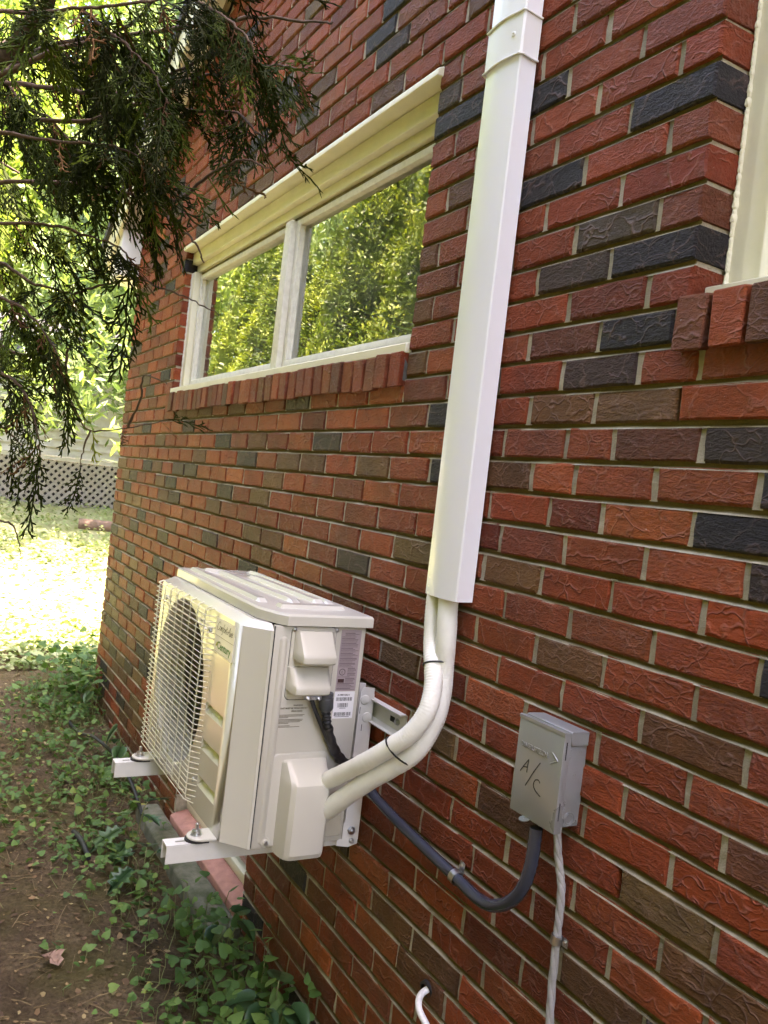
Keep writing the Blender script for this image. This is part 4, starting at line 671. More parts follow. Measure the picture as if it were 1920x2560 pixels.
# ------------------------------------------------------------------ outdoor air conditioner
AX0, AX1 = -2.62, -1.82                     # left and right sides
AYB, AYS, AYF = -.085, -.327, -.385         # back, side seam, front
AZ0, AZ1 = H(-.868), H(-.336)
ac = empty('air_conditioner', (-2.2, -.23, AZ0))
tag(ac, 'ivory outdoor air conditioner with wire fan grille, mounted on the brick wall', 'air conditioner')
FC = (-2.345, (AZ0 + AZ1) / 2 + .005); FR = .232
def front_panel():
    V = []; F = []; TOPZ = AZ1; AZ1_ = AZ1 - .014
    def q(*p):
        b = len(V); V.extend(p); F.append(tuple(range(b, b + len(p))))
    y = AYF; n = 72; lx0, lx1 = AX0 + .014, -2.085
    ring = []; sq = []
    for k in range(n):
        a = 2 * math.pi * k / n; cx, cz = math.cos(a), math.sin(a)
        ring.append((FC[0] + FR * cx, FC[1] + FR * cz))
        tx = ((lx1 - FC[0]) if cx > 0 else (lx0 - FC[0])) / cx if abs(cx) > 1e-6 else 1e9
        tz = ((AZ1_ - FC[1]) if cz > 0 else (AZ0 - FC[1])) / cz if abs(cz) > 1e-6 else 1e9
        t = min(tx, tz); sq.append((FC[0] + t * cx, FC[1] + t * cz))
    corners = [(lx1, AZ1_), (lx0, AZ1_), (lx0, AZ0), (lx1, AZ0)]
    for k in range(n):
        k2 = (k + 1) % n
        pts = [(ring[k][0], y, ring[k][1]), (sq[k][0], y, sq[k][1])]
        for c in corners:
            a = math.atan2(c[1] - FC[1], c[0] - FC[0]) % (2 * math.pi); a0 = 2 * math.pi * k / n; a1 = 2 * math.pi * (k + 1) / n
            if a0 < a < a1: pts.append((c[0], y, c[1]))
        pts += [(sq[k2][0], y, sq[k2][1]), (ring[k2][0], y, ring[k2][1])]; q(*pts)
        # bell mouth going in
        d = .012
        for (r0, y0, r1, y1) in ((FR, y, FR - .006, y + .006), (FR - .006, y + .006, FR - .010, y + .03), (FR - .010, y + .03, FR - .010, y + .09)):
            A = [2 * math.pi * k / n, 2 * math.pi * k2 / n]
            f = lambda r, yy, t: (FC[0] + r * math.cos(t), yy, FC[1] + r * math.sin(t))
            q(f(r0, y0, A[0]), f(r0, y0, A[1]), f(r1, y1, A[1]), f(r1, y1, A[0]))
    # plain strip on the right with three pressed louvres
    x0, x1 = lx1, -1.882
    a, b = -2.078, -1.938; zs = [H(-.585), H(-.680), H(-.775)]; hh = .028; dp = .011
    q((x0, y, AZ0), (a, y, AZ0), (a, y, AZ1_), (x0, y, AZ1_)); q((b, y, AZ0), (x1, y, AZ0), (x1, y, AZ1_), (b, y, AZ1_))
    z = AZ1_
    for zz in zs:
        q((a, y, zz), (b, y, zz), (b, y, z), (a, y, z)); m1 = zz - hh * .42
        A1, B1 = a + .008, b - .008
        q((A1, y + dp, zz - .005), (B1, y + dp, zz - .005), (b, y, zz), (a, y, zz))
        q((A1, y + dp, m1), (B1, y + dp, m1), (B1, y + dp, zz - .005), (A1, y + dp, zz - .005))
        q((a, y, zz - hh), (b, y, zz - hh), (B1, y + dp, m1), (A1, y + dp, m1))
        q((a, y, zz - hh), (A1, y + dp, m1), (A1, y + dp, zz - .005), (a, y, zz)); q((b, y, zz), (B1, y + dp, zz - .005), (B1, y + dp, m1), (b, y, zz - hh))
        z = zz - hh
    q((a, y, AZ0), (b, y, AZ0), (b, y, z), (a, y, z))
    # rounded right corner, angled flank back to the seam; left corner
    def sweep(path):
        for (p, r) in zip(path, path[1:]): q((p[0], p[1], AZ0), (r[0], r[1], AZ0), (r[0], r[1], AZ1_), (p[0], p[1], AZ1_))
    sweep([(x1, y), (-1.876, y + .002), (-1.872, y + .006), (-1.829, -.338), (-1.8225, -.3335), (AX1 + .0005, -.3275), (AX1 - .004, -.3270)])
    sweep([(lx0, y), (lx0 - .007, y + .003), (AX0 + .001, y + .008), (AX0, y + .02), (AX0, AYS)])
    # sloping shoulder up to the lid
    O = [(AX0, AYS), (AX0, y + .02), (lx0, y), (x1, y), (-1.872, y + .006), (-1.829, -.338), (AX1 - .004, AYS)]
    I = [(AX0 + .004, AYS), (AX0 + .006, -.352), (lx0 + .008, -.355), (x1 - .008, -.355), (-1.882, -.350), (-1.842, -.330), (AX1 - .02, AYS)]
    for m_ in range(6): q((*O[m_], AZ1_), (*O[m_ + 1], AZ1_), (*I[m_ + 1], TOPZ), (*I[m_], TOPZ))
    q(*[(*p, TOPZ) for p in I])
    q((AX0, AYS, AZ0), (AX0, y + .02, AZ0), (lx0, y, AZ0), (x1, y, AZ0), (-1.872, y + .006, AZ0), (-1.829, -.338, AZ0), (AX1 - .004, AYS, AZ0))
    me = bpy.data.meshes.new('front_panel'); me.from_pydata(V, [], F); bm = bmesh.new(); bm.from_mesh(me); bmesh.ops.remove_doubles(bm, verts=bm.verts[:], dist=.0004)
    return bmobj('front_panel', bm, ACW, ac, 22)
fp = front_panel()
# case behind it
bm = bmesh.new()
def quad(*p): bm.faces.new([bm.verts.new(v) for v in p])
quad((AX0 + .001, AYS, AZ0), (AX0 + .001, AYB, AZ0), (AX0 + .001, AYB, AZ1), (AX0 + .001, AYS, AZ1))
quad((AX0, AYB, AZ0), (AX1, AYB, AZ0), (AX1, AYB, AZ1), (AX0, AYB, AZ1))
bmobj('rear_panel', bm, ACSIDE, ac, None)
# shadowy inside and coil seen through the grille
box('coil', AX0 + .02, -2.08, AYB - .035, AYB - .005, AZ0 + .02, AZ1 - .02, M('coil_fins', (.010, .010, .012), .6), ac)
box('inner_partition', -2.075, -2.07, AYS, AYB - .006, AZ0 + .01, AZ1 - .01, DARK, ac)
fan = empty('fan', (FC[0], -.25, FC[1]), ac)
FANM = M('fan_plastic', (.030, .032, .05), .38)
lathe('hub', [(.001, -.045), (.030, -.043), (.042, -.034), (.045, 0), (.045, .03)], (FC[0], -.25, FC[1]), (0, 1, 0), FANM, fan)
for k in range(3):
    V = []; F = []; nr, na = 9, 12
    for i in range(nr + 1):
        r = .040 + (.200 - .040) * i / nr; sw = .55 * (i / nr) ** 1.5
        wa = .62 + .28 * math.sin(math.pi * min(1, i / nr * .9 + .1))
        for j_ in range(na + 1):
            t = j_ / na - .5; a = k * 2 * math.pi / 3 + .5 + sw + t * wa * 1.7
            V.append((FC[0] + r * math.cos(a), -.25 - t * (.085 - .02 * i / nr) + .01 * math.cos(t * 3), FC[1] + r * math.sin(a)))
    F = [(i * (na + 1) + j_, i * (na + 1) + j_ + 1, (i + 1) * (na + 1) + j_ + 1, (i + 1) * (na + 1) + j_) for i in range(nr) for j_ in range(na)]
    o = mesh('blade', V, F, FANM, fan, 60); so = o.modifiers.new('t', 'SOLIDIFY'); so.thickness = .003
# wire grille: bowed frame, horizontal wires bent back at both ends, upright stays
grille = empty('grille', (FC[0], AYF - .02, AZ0), ac)
GW = M('grille_enamel', (.74, .72, .60), .35)
gx0, gx1 = -2.588, -2.098; gy_ = AYF - .021; n = 36
for i in range(n):
    z = H(-.352) - (.497) * i / (n - 1)
    pts = [(gx0 - .012, AYF - .001, z), (gx0 - .010, gy_ + .006, z), (gx0 - .002, gy_, z), (gx1 - .004, gy_, z), (gx1 + .006, gy_ + .008, z), (gx1 + .020, AYF - .001, z)]
    if i == 0 or i == n - 1: pts = [(gx0 - .004, AYF - .002, z + (.006 if i == 0 else -.006)), (gx0, gy_ + .003, z), (gx0 + .01, gy_, z), (gx1 - .01, gy_, z), (gx1 + .002, gy_ + .004, z), (gx1 + .012, AYF - .001, z + (.006 if i == 0 else -.006))]
    tube('wire', pts, .0013, GW, grille, 6)
for i in range(8):
    x = gx0 + .012 + (gx1 - gx0 - .024) * i / 7
    tube('stay', [(x, AYF - .002, H(-.345)), (x, gy_ + .006, H(-.349)), (x, gy_ + .0035, H(-.360)), (x, gy_ + .0035, H(-.842)), (x, gy_ + .006, H(-.848)), (x, AYF - .002, H(-.853))], .0018, GW, grille, 6)
for (x, z) in ((gx0 + .045, H(-.392)), (gx1 - .01, H(-.408)), (gx0 + .045, H(-.80)), (gx1 - .01, H(-.80))):
    lathe('screw', [(.0065, 0), (.0065, .003), (.004, .0055), (.001, .006)], (x, AYF, z), (0, -1, 0), ZINC, grille, 12)
tube('hook_wire', [(gx0 + .035, gy_ + .012, H(-.402)), (gx1 - .05, gy_ + .012, H(-.402)), (gx1 - .03, AYF - .003, H(-.408))], .0024, GW, grille, 6)

# lid
lp = [(AX0 - .004, -.334), (AX0 + .008, -.342), (-1.905, -.342), (-1.832, -.318), (AX1 + .012, -.300), (AX1 + .013, AYB + .012), (AX0 - .004, AYB + .012)]
def offs(p, d):
    cx, cy = -2.2, -.2; return [(x + (d if x < cx else -d), y + (d if y < cy else -d)) for x, y in p]
lid = empty('lid', (-2.2, -.2, AZ1), ac)
bm = bmesh.new(); rings = []
for z, d in ((AZ1 + .0015, .0), (AZ1 + .0235, .0), (AZ1 + .0285, .0035), (AZ1 + .0300, .010)):
    rings.append([bm.verts.new((x, y, z)) for x, y in offs(lp, d)])
for a, b in zip(rings, rings[1:]):
    for i in range(len(lp)): bm.faces.new((a[i], a[(i + 1) % len(lp)], b[(i + 1) % len(lp)], b[i]))
bm.faces.new(rings[-1]); bm.faces.new(rings[0][::-1])
bmobj('lid_plate', bm, ACW, lid, 20)
def rib(pts, w_, h_, nm='lid_rib'):
    """raised pressed rib: trapezoid section along pts, on top of the lid"""
    z0 = AZ1 + .0297; V = []; F = []; P_ = [Vector((*p, 0)) for p in pts]; nn = len(P_)
    for i, p in enumerate(P_):
        t = (P_[min(nn - 1, i + 1)] - P_[max(0, i - 1)]).normalized(); s_ = Vector((-t.y, t.x, 0)); e_ = 1 if 0 < i < nn - 1 else 0
        for o_, z in ((-w_ / 2, 0), (-w_ / 2 + .006, h_), (w_ / 2 - .006, h_), (w_ / 2, 0)):
            q_ = p + s_ * o_; V.append((q_.x, q_.y, z0 + (z if e_ else 0)))
    for i in range(nn - 1):
        for k in range(3): F.append((i * 4 + k, i * 4 + k + 1, i * 4 + 5 + k, i * 4 + 4 + k))
    mesh(nm, V, F, ACW, lid, 20)
rib([(-2.57, -.303), (-2.56, -.303), (-2.06, -.303), (-1.985, -.303), (-1.965, -.303)], .030, .009)
rib([(-2.58, -.262), (-2.56, -.262), (-2.53, -.225), (-2.0, -.212), (-1.965, -.212)], .032, .009)
rib([(-2.46, -.155), (-2.44, -.155), (-2.40, -.150), (-2.0, -.140), (-1.985, -.140)], .032, .009)
rib([(-2.58, -.115), (-2.56, -.115), (-1.99, -.115), (-1.965, -.115)], .024, .008)
rib([(-1.905, -.29), (-1.905, -.285), (-1.905, -.12), (-1.905, -.112)], .042, .009)

# right side panel with its pressed rib, terminal hood, valve cover, labels
side = empty('side_panel', (AX1, -.2, AZ0), ac)
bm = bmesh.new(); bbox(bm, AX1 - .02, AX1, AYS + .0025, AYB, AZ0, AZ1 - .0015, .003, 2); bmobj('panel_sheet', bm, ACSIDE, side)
def capsule(name, y, z0, z1, r, m, parent, x=AX1, sx=.45):
    bm = bmesh.new(); n = 14; pts = []
    for k in range(n + 1): a = math.pi * k / n; pts.append((y + r * math.cos(a), z1 + r * math.sin(a)))
    for k in range(n + 1): a = math.pi + math.pi * k / n; pts.append((y + r * math.cos(a), z0 + r * math.sin(a)))
    lo = [bm.verts.new((x - .001, p, q)) for p, q in pts]; c0 = (y, (z0 + z1) / 2)
    hi = [bm.verts.new((x + r * sx, y + (p - y) * .45, (z1 if q > z1 else (z0 if q < z0 else q)) + ((q - z1) * .45 if q > z1 else ((q - z0) * .45 if q < z0 else 0)))) for p, q in pts]
    for i in range(len(pts)): bm.faces.new((lo[i], lo[(i + 1) % len(pts)], hi[(i + 1) % len(pts)], hi[i]))
    bm.faces.new(hi); return bmobj(name, bm, m, parent, 75)
capsule('pressed_rib', -.3005, H(-.850), H(-.372), .011, ACSIDE, side)
# edge of the front sheet and the screws
box('seam_gap', AX1 + .0003, AX1 + .0008, AYS - .0006, AYS + .0018, AZ0 + .002, AZ1 - .002, DARK, side)
def rrect(y0, y1, z0, z1, r, n=6):
    pts = []
    for cy, cz, a0 in ((y1 - r, z1 - r, 0), (y0 + r, z1 - r, 90), (y0 + r, z0 + r, 180), (y1 - r, z0 + r, 270)):
        for k in range(n + 1):
            a = R(a0 + 90 * k / n); pts.append((cy + r * math.cos(a), cz + r * math.sin(a)))
    return pts
def plate(name, prof, x0, x1, ins, m, parent, ang=40):
    """raised plate with a rounded shoulder"""
    cy = sum(p[0] for p in prof) / len(prof); cz = sum(p[1] for p in prof) / len(prof)
    hy = max(p[0] for p in prof) - cy; hz = max(p[1] for p in prof) - cz
    bm = bmesh.new(); rings = []
    for t in (0, .35, .7, 1):
        a = t * math.pi / 2; d = ins * (1 - math.cos(a)); x = x0 + (x1 - x0) * math.sin(a)
        rings.append([bm.verts.new((x, cy + (p[0] - cy) * (1 - d / hy), cz + (p[1] - cz) * (1 - d / hz))) for p in prof])
    n = len(prof)
    for a, b in zip(rings, rings[1:]):
        for i in range(n): bm.faces.new((a[i], a[(i + 1) % n], b[(i + 1) % n], b[i]))
    bm.faces.new(rings[-1]); return bmobj(name, bm, m, parent, ang)
# terminal cover: a thin plate with a dark edge line, two stepped hoods on it
TY0, TY1 = -.283, -.166; TZ0, TZ1 = H(-.513), AZ1 - .002
pp = rrect(TY0, TY1, TZ0, TZ1, .012); plate('terminal_gap', rrect(TY0 - .0012, TY1 + .0012, TZ0 - .0012, TZ1, .0125), AX1 - .001, AX1 + .0006, .001, DARK, side)
plate('terminal_plate', pp, AX1 - .001, AX1 + .0030, .0025, PLAST, side)
def hood(name, y0, y1, zt, zl, zb, dpt, m, parent, r=.010, f=.010):
    """wedge that starts flush at zt, stands out dpt at zl and ends in a lip at zb; ends taper"""
    sec = [(AX1 + .001, zt), (AX1 + .010, zt - .002), (AX1 + dpt - .006, zl + .004), (AX1 + dpt - .0015, zl - .001), (AX1 + dpt, zl - .006), (AX1 + dpt - .001, zb + .004), (AX1 + dpt - .005, zb), (AX1 + .001, zb + .004)]
    cols_ = []
    for k, (yy, s_) in enumerate(((y0, 0.0), (y0 + f * .35, .62), (y0 + f, .93), (y0 + f * 1.6, 1.0), (y1 - f * 1.6, 1.0), (y1 - f, .93), (y1 - f * .35, .62), (y1, 0.0))):
        cols_.append([(AX1 + .001 + (x - AX1 - .001) * s_, yy, (z if z > zl else zl + (z - zl) * (.55 + .45 * s_))) for x, z in sec])
    n_ = len(sec); V = [p for c in cols_ for p in c]; F = []
    for i in range(len(cols_) - 1):
        for k in range(n_ - 1): F.append((i * n_ + k, i * n_ + k + 1, (i + 1) * n_ + k + 1, (i + 1) * n_ + k))
        F.append((i * n_ + n_ - 1, i * n_, (i + 1) * n_, (i + 1) * n_ + n_ - 1))
    return mesh(name, V, F, m, parent, 32)
hood('terminal_hood', -.276, -.172, H(-.345), H(-.398), H(-.420), .052, PLAST, side, f=.010)
hood('terminal_hood', -.284, -.176, H(-.432), H(-.474), H(-.494), .046, PLAST, side, f=.010)
for yy in (-.277, -.166): lathe('screw', [(.0052, 0), (.005, .003), (.003, .005), (.0005, .0055)], (AX1 + .002, yy, H(-.3445)), (1, 0, 0), ZINC, side, 12)
# valve cover
plate('valve_recess', rrect(-.300, -.150, H(-.866), H(-.642), .016), AX1 - .001, AX1 + .004, .004, ACSIDE, side)
VC = [(.0, H(-.655)), (.012, H(-.660)), (.052, H(-.694)), (.060, H(-.703)), (.062, H(-.713)), (.060, H(-.868)), (.054, H(-.880)), (.0, H(-.880))]
V = []; F = []
ys = ((-.272, 0.0, .55), (-.268, .5, .8), (-.262, .80, .94), (-.252, .96, 1.0), (-.244, 1, 1), (-.176, 1, 1), (-.168, .96, 1.0), (-.161, .80, .94), (-.157, .5, .8), (-.154, 0.0, .55))
for yy, s_, t_ in ys:
    for x, z in VC: V.append((AX1 + .002 + x * s_, yy, H(-.77) + (z - H(-.77)) * (.93 + .07 * t_)))
n_ = len(VC)
for i in range(len(ys) - 1):
    for k in range(n_ - 1): F.append((i * n_ + k, i * n_ + k + 1, (i + 1) * n_ + k + 1, (i + 1) * n_ + k))
    F.append((i * n_ + n_ - 1, i * n_, (i + 1) * n_, (i + 1) * n_ + n_ - 1))
mesh('valve_cover', V, F, PLAST, side, 24)
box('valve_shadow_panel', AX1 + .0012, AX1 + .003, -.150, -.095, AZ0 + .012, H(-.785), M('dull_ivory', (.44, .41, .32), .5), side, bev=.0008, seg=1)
lathe('screw', [(.012, 0), (.012, .004), (.008, .004), (.008, .007), (.001, .008)], (AX1 + .001, -.292, H(-.853)), (1, 0, 0), PLAST, side, 16)
lathe('screw', [(.0055, 0), (.0055, .003), (.001, .004)], (AX1 + .0085, -.292, H(-.853)), (1, 0, 0), ZINC, side, 12)
lathe('pressed_dimple', [(.006, 0), (.0055, .0015), (.001, .002)], (AX1, -.302, H(-.835)), (1, 0, 0), DARK, side, 12)
# labels
RS = (R(90), 0, R(90))
lab = empty('rating_label', (AX1, -.12, H(-.45)), side)
box('label_sheet', AX1 + .0004, AX1 + .0009, -.1515, -.0965, H(-.494), H(-.343), MAUVE, lab)
z = H(-.350); k = 0
def bar(y0, y1, z0, z1, m, nm, parent, x=AX1 + .0012): mesh(nm, [(x, y0, z0), (x, y1, z0), (x, y1, z1), (x, y0, z1)], [(0, 1, 2, 3)], m, parent)
while z > H(-.490):
    hgt = .0010 if k % 4 else .0016
    if H(-.458) < z < H(-.436):
        bar(-.124, -.100 - rng.random() * .006, z - hgt, z, INKD, 'print_line', lab)
    elif H(-.474) < z < H(-.460):
        bar(-.128, -.100 - rng.random() * .006, z - hgt, z, INKD, 'print_line', lab)
    else:
        bar(-.149 + (.008 if k < 3 else 0), -.099 - rng.random() * .018, z - hgt, z, INKD, 'print_line', lab)
    z -= .0031; k += 1
lathe('print_emblem', [(.0085, 0), (.0085, .0002)], (AX1 + .0010, -.138, H(-.447)), (1, 0, 0), INKD, lab, 24); lathe('print_emblem', [(.0065, 0), (.0065, .0002)], (AX1 + .0013, -.138, H(-.447)), (1, 0, 0), MAUVE, lab, 24)
text('print_letters', 'E', .009, (AX1 + .0017, -.1408, H(-.450)), RS, INKD, lab)
bar(-.148, -.131, H(-.473), H(-.464), M('dark_red_ink', (.05, .016, .018), .6), 'print_block', lab)
bl = empty('barcode_label', (AX1, -.12, H(-.53)), side)
box('label_sheet', AX1 + .0004, AX1 + .0009, -.1515, -.0965, H(-.562), H(-.4955), STICK, bl)
text('print_letters', 'A-VMH12SU-1', .0056, (AX1 + .0013, -.1435, H(-.5055)), RS, INK, bl, off=.0002)
for (z0, z1, y0, y1) in ((H(-.5185), H(-.5095), -.146, -.103), (H(-.5345), H(-.5240), -.141, -.112), (H(-.5555), H(-.5465), -.148, -.102)):
    y = y0; V = []; F = []
    while y < y1:
        w_ = rng.choice((.0004, .0006, .0010, .0014)); b = len(V); V += [(AX1 + .0012, y, z0), (AX1 + .0012, y + w_, z0), (AX1 + .0012, y + w_, z1), (AX1 + .0012, y, z1)]; F.append((b, b + 1, b + 2, b + 3)); y += w_ + rng.choice((.0004, .0007, .0011))
    mesh('barcode', V, F, INK, bl)
bar(-.135, -.118, H(-.5372), H(-.5360), INK, 'print_line', bl); bar(-.146, -.106, H(-.5582), H(-.5570), INK, 'print_line', bl)
wt = empty('warning_print', (AX1, -.25, H(-.56)), side)
text('print_letters', 'WARNING', .0052, (AX1 + .0006, -.258, H(-.5285)), RS, INKF, wt, off=.0002)
text('print_letters', 'UNIT MUST BE PERMANENTLY', .0052, (AX1 + .0006, -.291, H(-.5355)), RS, INKF, wt, off=.0002)
text('print_letters', 'GROUNDED', .0052, (AX1 + .0006, -.262, H(-.5425)), RS, INKF, wt, off=.0002)
for z, a in ((-.549, -.226), (-.552, -.230), (-.555, -.268), (-.560, -.229), (-.563, -.231), (-.566, -.236), (-.569, -.266), (-.575, -.262), (-.578, -.236)):
    bar(-.2945, a, H(z) - .0014, H(z), INKF, 'print_line', wt, AX1 + .0006)
# maker's sticker on the front
stk = empty('maker_sticker', (-1.99, AYF, H(-.41)), ac)
sx0, sx1, sz0, sz1 = -2.063, -1.921, H(-.4505), H(-.3625)
box('sticker_sheet', sx0, sx1, AYF - .0010, AYF - .0004, sz0, sz1, STICK, stk)
RF = (R(90), 0, 0)
mesh('print_line', [(sx0, AYF - .0013, H(-.4072)), (sx1, AYF - .0013, H(-.4072)), (sx1, AYF - .0013, H(-.4063)), (sx0, AYF - .0013, H(-.4063))], [(0, 1, 2, 3)], INKF, stk)
# script lettering drawn as strokes
def script(chars, ox, oz, s, m, parent, slant=.35, w_=.0011):
    G = {'C': [[(.95, .8), (.8, 1.0), (.45, 1.0), (.1, .6), (.05, .2), (.3, -.05), (.7, .05), (.95, .3)]],
         'o': [[(.35, .5), (.1, .45), (.02, .18), (.2, 0), (.42, .12), (.45, .38), (.35, .5), (.55, .42)]],
         'm': [[(0, .45), (.05, 0), (.1, .35), (.25, .5), (.3, 0), (.35, .38), (.5, .5), (.56, .05), (.68, .1)]],
         'f': [[(.45, .95), (.3, 1.0), (.2, .7), (.12, -.1), (.05, -.38), (-.05, -.25)], [(.02, .5), (.4, .52)]],
         'r': [[(0, .45), (.06, 0), (.12, .35), (.3, .5)]],
         't': [[(.2, .9), (.08, .1), (.2, 0), (.35, .1)], [(-.05, .6), (.4, .62)]],
         '-': [[(.02, .3), (.3, .33)]],
         'A': [[(-.15, -.02), (.25, .4), (.6, 1.0), (.62, 0), (.8, .05)], [(.1, .38), (.7, .42)]],
         'i': [[(0, .45), (.02, .05), (.15, .05)], [(.06, .68), (.09, .7)]],
         'e': [[(.05, .25), (.38, .32), (.3, .5), (.1, .42), (.03, .15), (.2, 0), (.45, .12)]],
         'a': [[(.4, .45), (.12, .42), (.04, .12), (.2, 0), (.38, .2), (.42, .45), (.42, .06), (.55, .08)]]}
    adv = {'C': .88, 'o': .52, 'm': .68, 'f': .36, 'r': .30, 't': .36, '-': .36, 'A': .85, 'i': .2, 'e': .45}
    x = 0
    for ch in chars:
        for st in G[ch]:
            pts = [Vector((ox + (x + px_ + slant * pz_) * s, AYF - .0013, oz + pz_ * s)) for px_, pz_ in st]
            pts = catmull(pts, 4); V = []; F = []
            for i, p in enumerate(pts):
                t = (pts[min(len(pts) - 1, i + 1)] - pts[max(0, i - 1)]).normalized(); nn = Vector((-t.z, 0, t.x)) * (w_ / 2 * (1.0 + .5 * abs(t.z))); V += [p + nn, p - nn]
            F = [(2 * i, 2 * i + 1, 2 * i + 3, 2 * i + 2) for i in range(len(pts) - 1)]
            mesh('script_stroke', V, F, m, parent)
        x += adv[ch]
script('Comfort-Aire', sx0 + .010, H(-.3915), .0205, INK, stk)
text('print_letters', 'Century', .0265, (sx0 + .026, AYF - .0014, H(-.4375)), RF, INKG, stk, off=.0006, sx=1.12)
prism('print_leaf', [(sx0 + .013, H(-.4330)), (sx0 + .020, H(-.4240)), (sx0 + .028, H(-.4215)), (sx0 + .025, H(-.4300)), (sx0 + .019, H(-.4345))], AYF - .0015, AYF - .0012, 'y', M('yellow_green_ink', (.38, .42, .04), .5), stk, ang=None)
mesh('print_line', [(sx0 + .01, AYF - .0013, H(-.4475)), (sx1 - .03, AYF - .0013, H(-.4475)), (sx1 - .03, AYF - .0013, H(-.4465)), (sx0 + .01, AYF - .0013, H(-.4465))], [(0, 1, 2, 3)], MAUVE, stk)
# base tray lip and mounting feet with their bolts
box('base_tray', AX0 + .01, AX1 - .008, -.330, AYB - .003, AZ0 - .006, AZ0 + .004, ACSIDE, ac, bev=.002)
NA = (-1.945, -1.905); FA = (-2.525, -2.485); ATOP = H(-.8785)
for a, b in (NA, FA):
    xm = (a + b) / 2
    pts = [(xm + .030 * math.cos(t), -.418 - .030 * math.sin(t)) for t in [math.pi * k / 12 for k in range(13)]]
    prism('mounting_foot', [(xm + .034, -.37)] + pts + [(xm - .034, -.37)], ATOP + .006, ATOP + .012, 'z', ACW, ac, bev=.0015, seg=1)
    prism('rubber_pad', [(xm + .027, -.40)] + [(xm + .027 * math.cos(t), -.423 - .029 * math.sin(t)) for t in [math.pi * k / 10 for k in range(11)]] + [(xm - .027, -.40)], ATOP + .0004, ATOP + .0058, 'z', BLKRUB, ac)

# ------------------------------------------------------------------ wall bracket carrying it
br = empty('wall_bracket', (-2.2, 0, H(-.9)))
tag(br, 'white enamelled steel wall bracket whose slotted arms carry the air conditioner', 'bracket')
def channel(name, x0, x1, y0, y1, z0, z1, t, parent, slot=None):
    """U channel open downwards, with an open front end and a slot in the top"""
    bm = bmesh.new()
    bbox(bm, x0, x0 + t, y0, y1, z0, z1 - t, .0006, 1); bbox(bm, x1 - t, x1, y0, y1, z0, z1 - t, .0006, 1)
    xm = (x0 + x1) / 2
    if slot:
        s0, s1, sw = slot
        for q in ((x0, xm - sw, s0, s1), (xm + sw, x1, s0, s1), (x0, x1, y0, s0), (x0, x1, s1, y1)): bbox(bm, q[0], q[1], q[2], q[3], z1 - t, z1)
    else: bbox(bm, x0, x1, y0, y1, z1 - t, z1)
    return bmobj(name, bm, BRKT, parent, 30)
for a, b in (NA, FA):
    channel('arm', a, b, -.500, -.012, ATOP - .044, ATOP, .0025, br, (-.475, -.33, .0045))
    xm = (a + b) / 2 + .035
    # upright: shallow channel with a rolled head
    bm = bmesh.new()
    bbox(bm, xm - .026, xm + .026, -.016, -.013, H(-.895), H(-.515), .001, 1)
    prof = [(-.014, H(-.905)), (-.014, H(-.500)), (-.046, H(-.497)), (-.056, H(-.508)), (-.056, H(-.845)), (-.075, H(-.862)), (-.075, H(-.905)), (-.040, H(-.912))]
    bmobj('upright_web', bm, BRKT, br, 30)
    for sx_ in (-.026, .0235): prism('upright_flange', prof, xm + sx_, xm + sx_ + .0025, 'x', BRKT, br, bev=.0008, seg=1)
    for (yy, zz) in ((-.040, H(-.530)), (-.030, H(-.575))):
        lathe('pressed_boss', [(.013, 0), (.012, .0018), (.008, .0030), (.001, .0032)], (xm + .026, yy, zz), (1, 0, 0), BRKT, br, 18)
        box('slit', xm + .0262, xm + .0266, yy - .012, yy - .0105, zz - .035, zz - .018, DARK, br)
    for (yy, zz, r_) in ((-.036, H(-.868), .0095), (-.033, H(-.895), .006)):
        lathe('bolt', [(r_ * 1.25, 0), (r_ * 1.25, .002), (r_, .002), (r_, .008), (r_ * .5, .009), (r_ * .5, .014), (.001, .0145)], (xm + .026, yy, zz), (1, 0, 0), ZINC, br, 6)
    xm = (a + b) / 2
    lathe('bolt', [(.014, 0), (.014, .0025), (.0095, .0025), (.0095, .008), (.011, .008), (.0105, .011), (.0045, .0115), (.0045, .026), (.003, .028), (.001, .0285)], (xm, -.425, ATOP + .0125), (0, 0, 1), ZINC, br, 14)
# cross rail screwed to the wall
bm = bmesh.new(); x0, x1 = -2.66, -1.716
prof = [(-.0005, H(-.530)), (-.0005, H(-.580)), (-.011, H(-.588)), (-.022, H(-.588)), (-.022, H(-.5855)), (-.012, H(-.5850)), (-.0035, H(-.577)), (-.0035, H(-.5335)), (-.022, H(-.5310)), (-.022, H(-.5280)), (-.003, H(-.5280))]
prism('cross_rail', prof, x0, x1, 'x', BRKT, br, ang=30)
lathe('rail_screw', [(.009, 0), (.009, .003), (.006, .003), (.006, .008), (.001, .009)], (-1.752, -.004, H(-.555)), (0, -1, 0), ZINC, br, 6)
box('rail_slot', -1.790, -1.768, -.0042, -.0037, H(-.562), H(-.549), DARK, br)

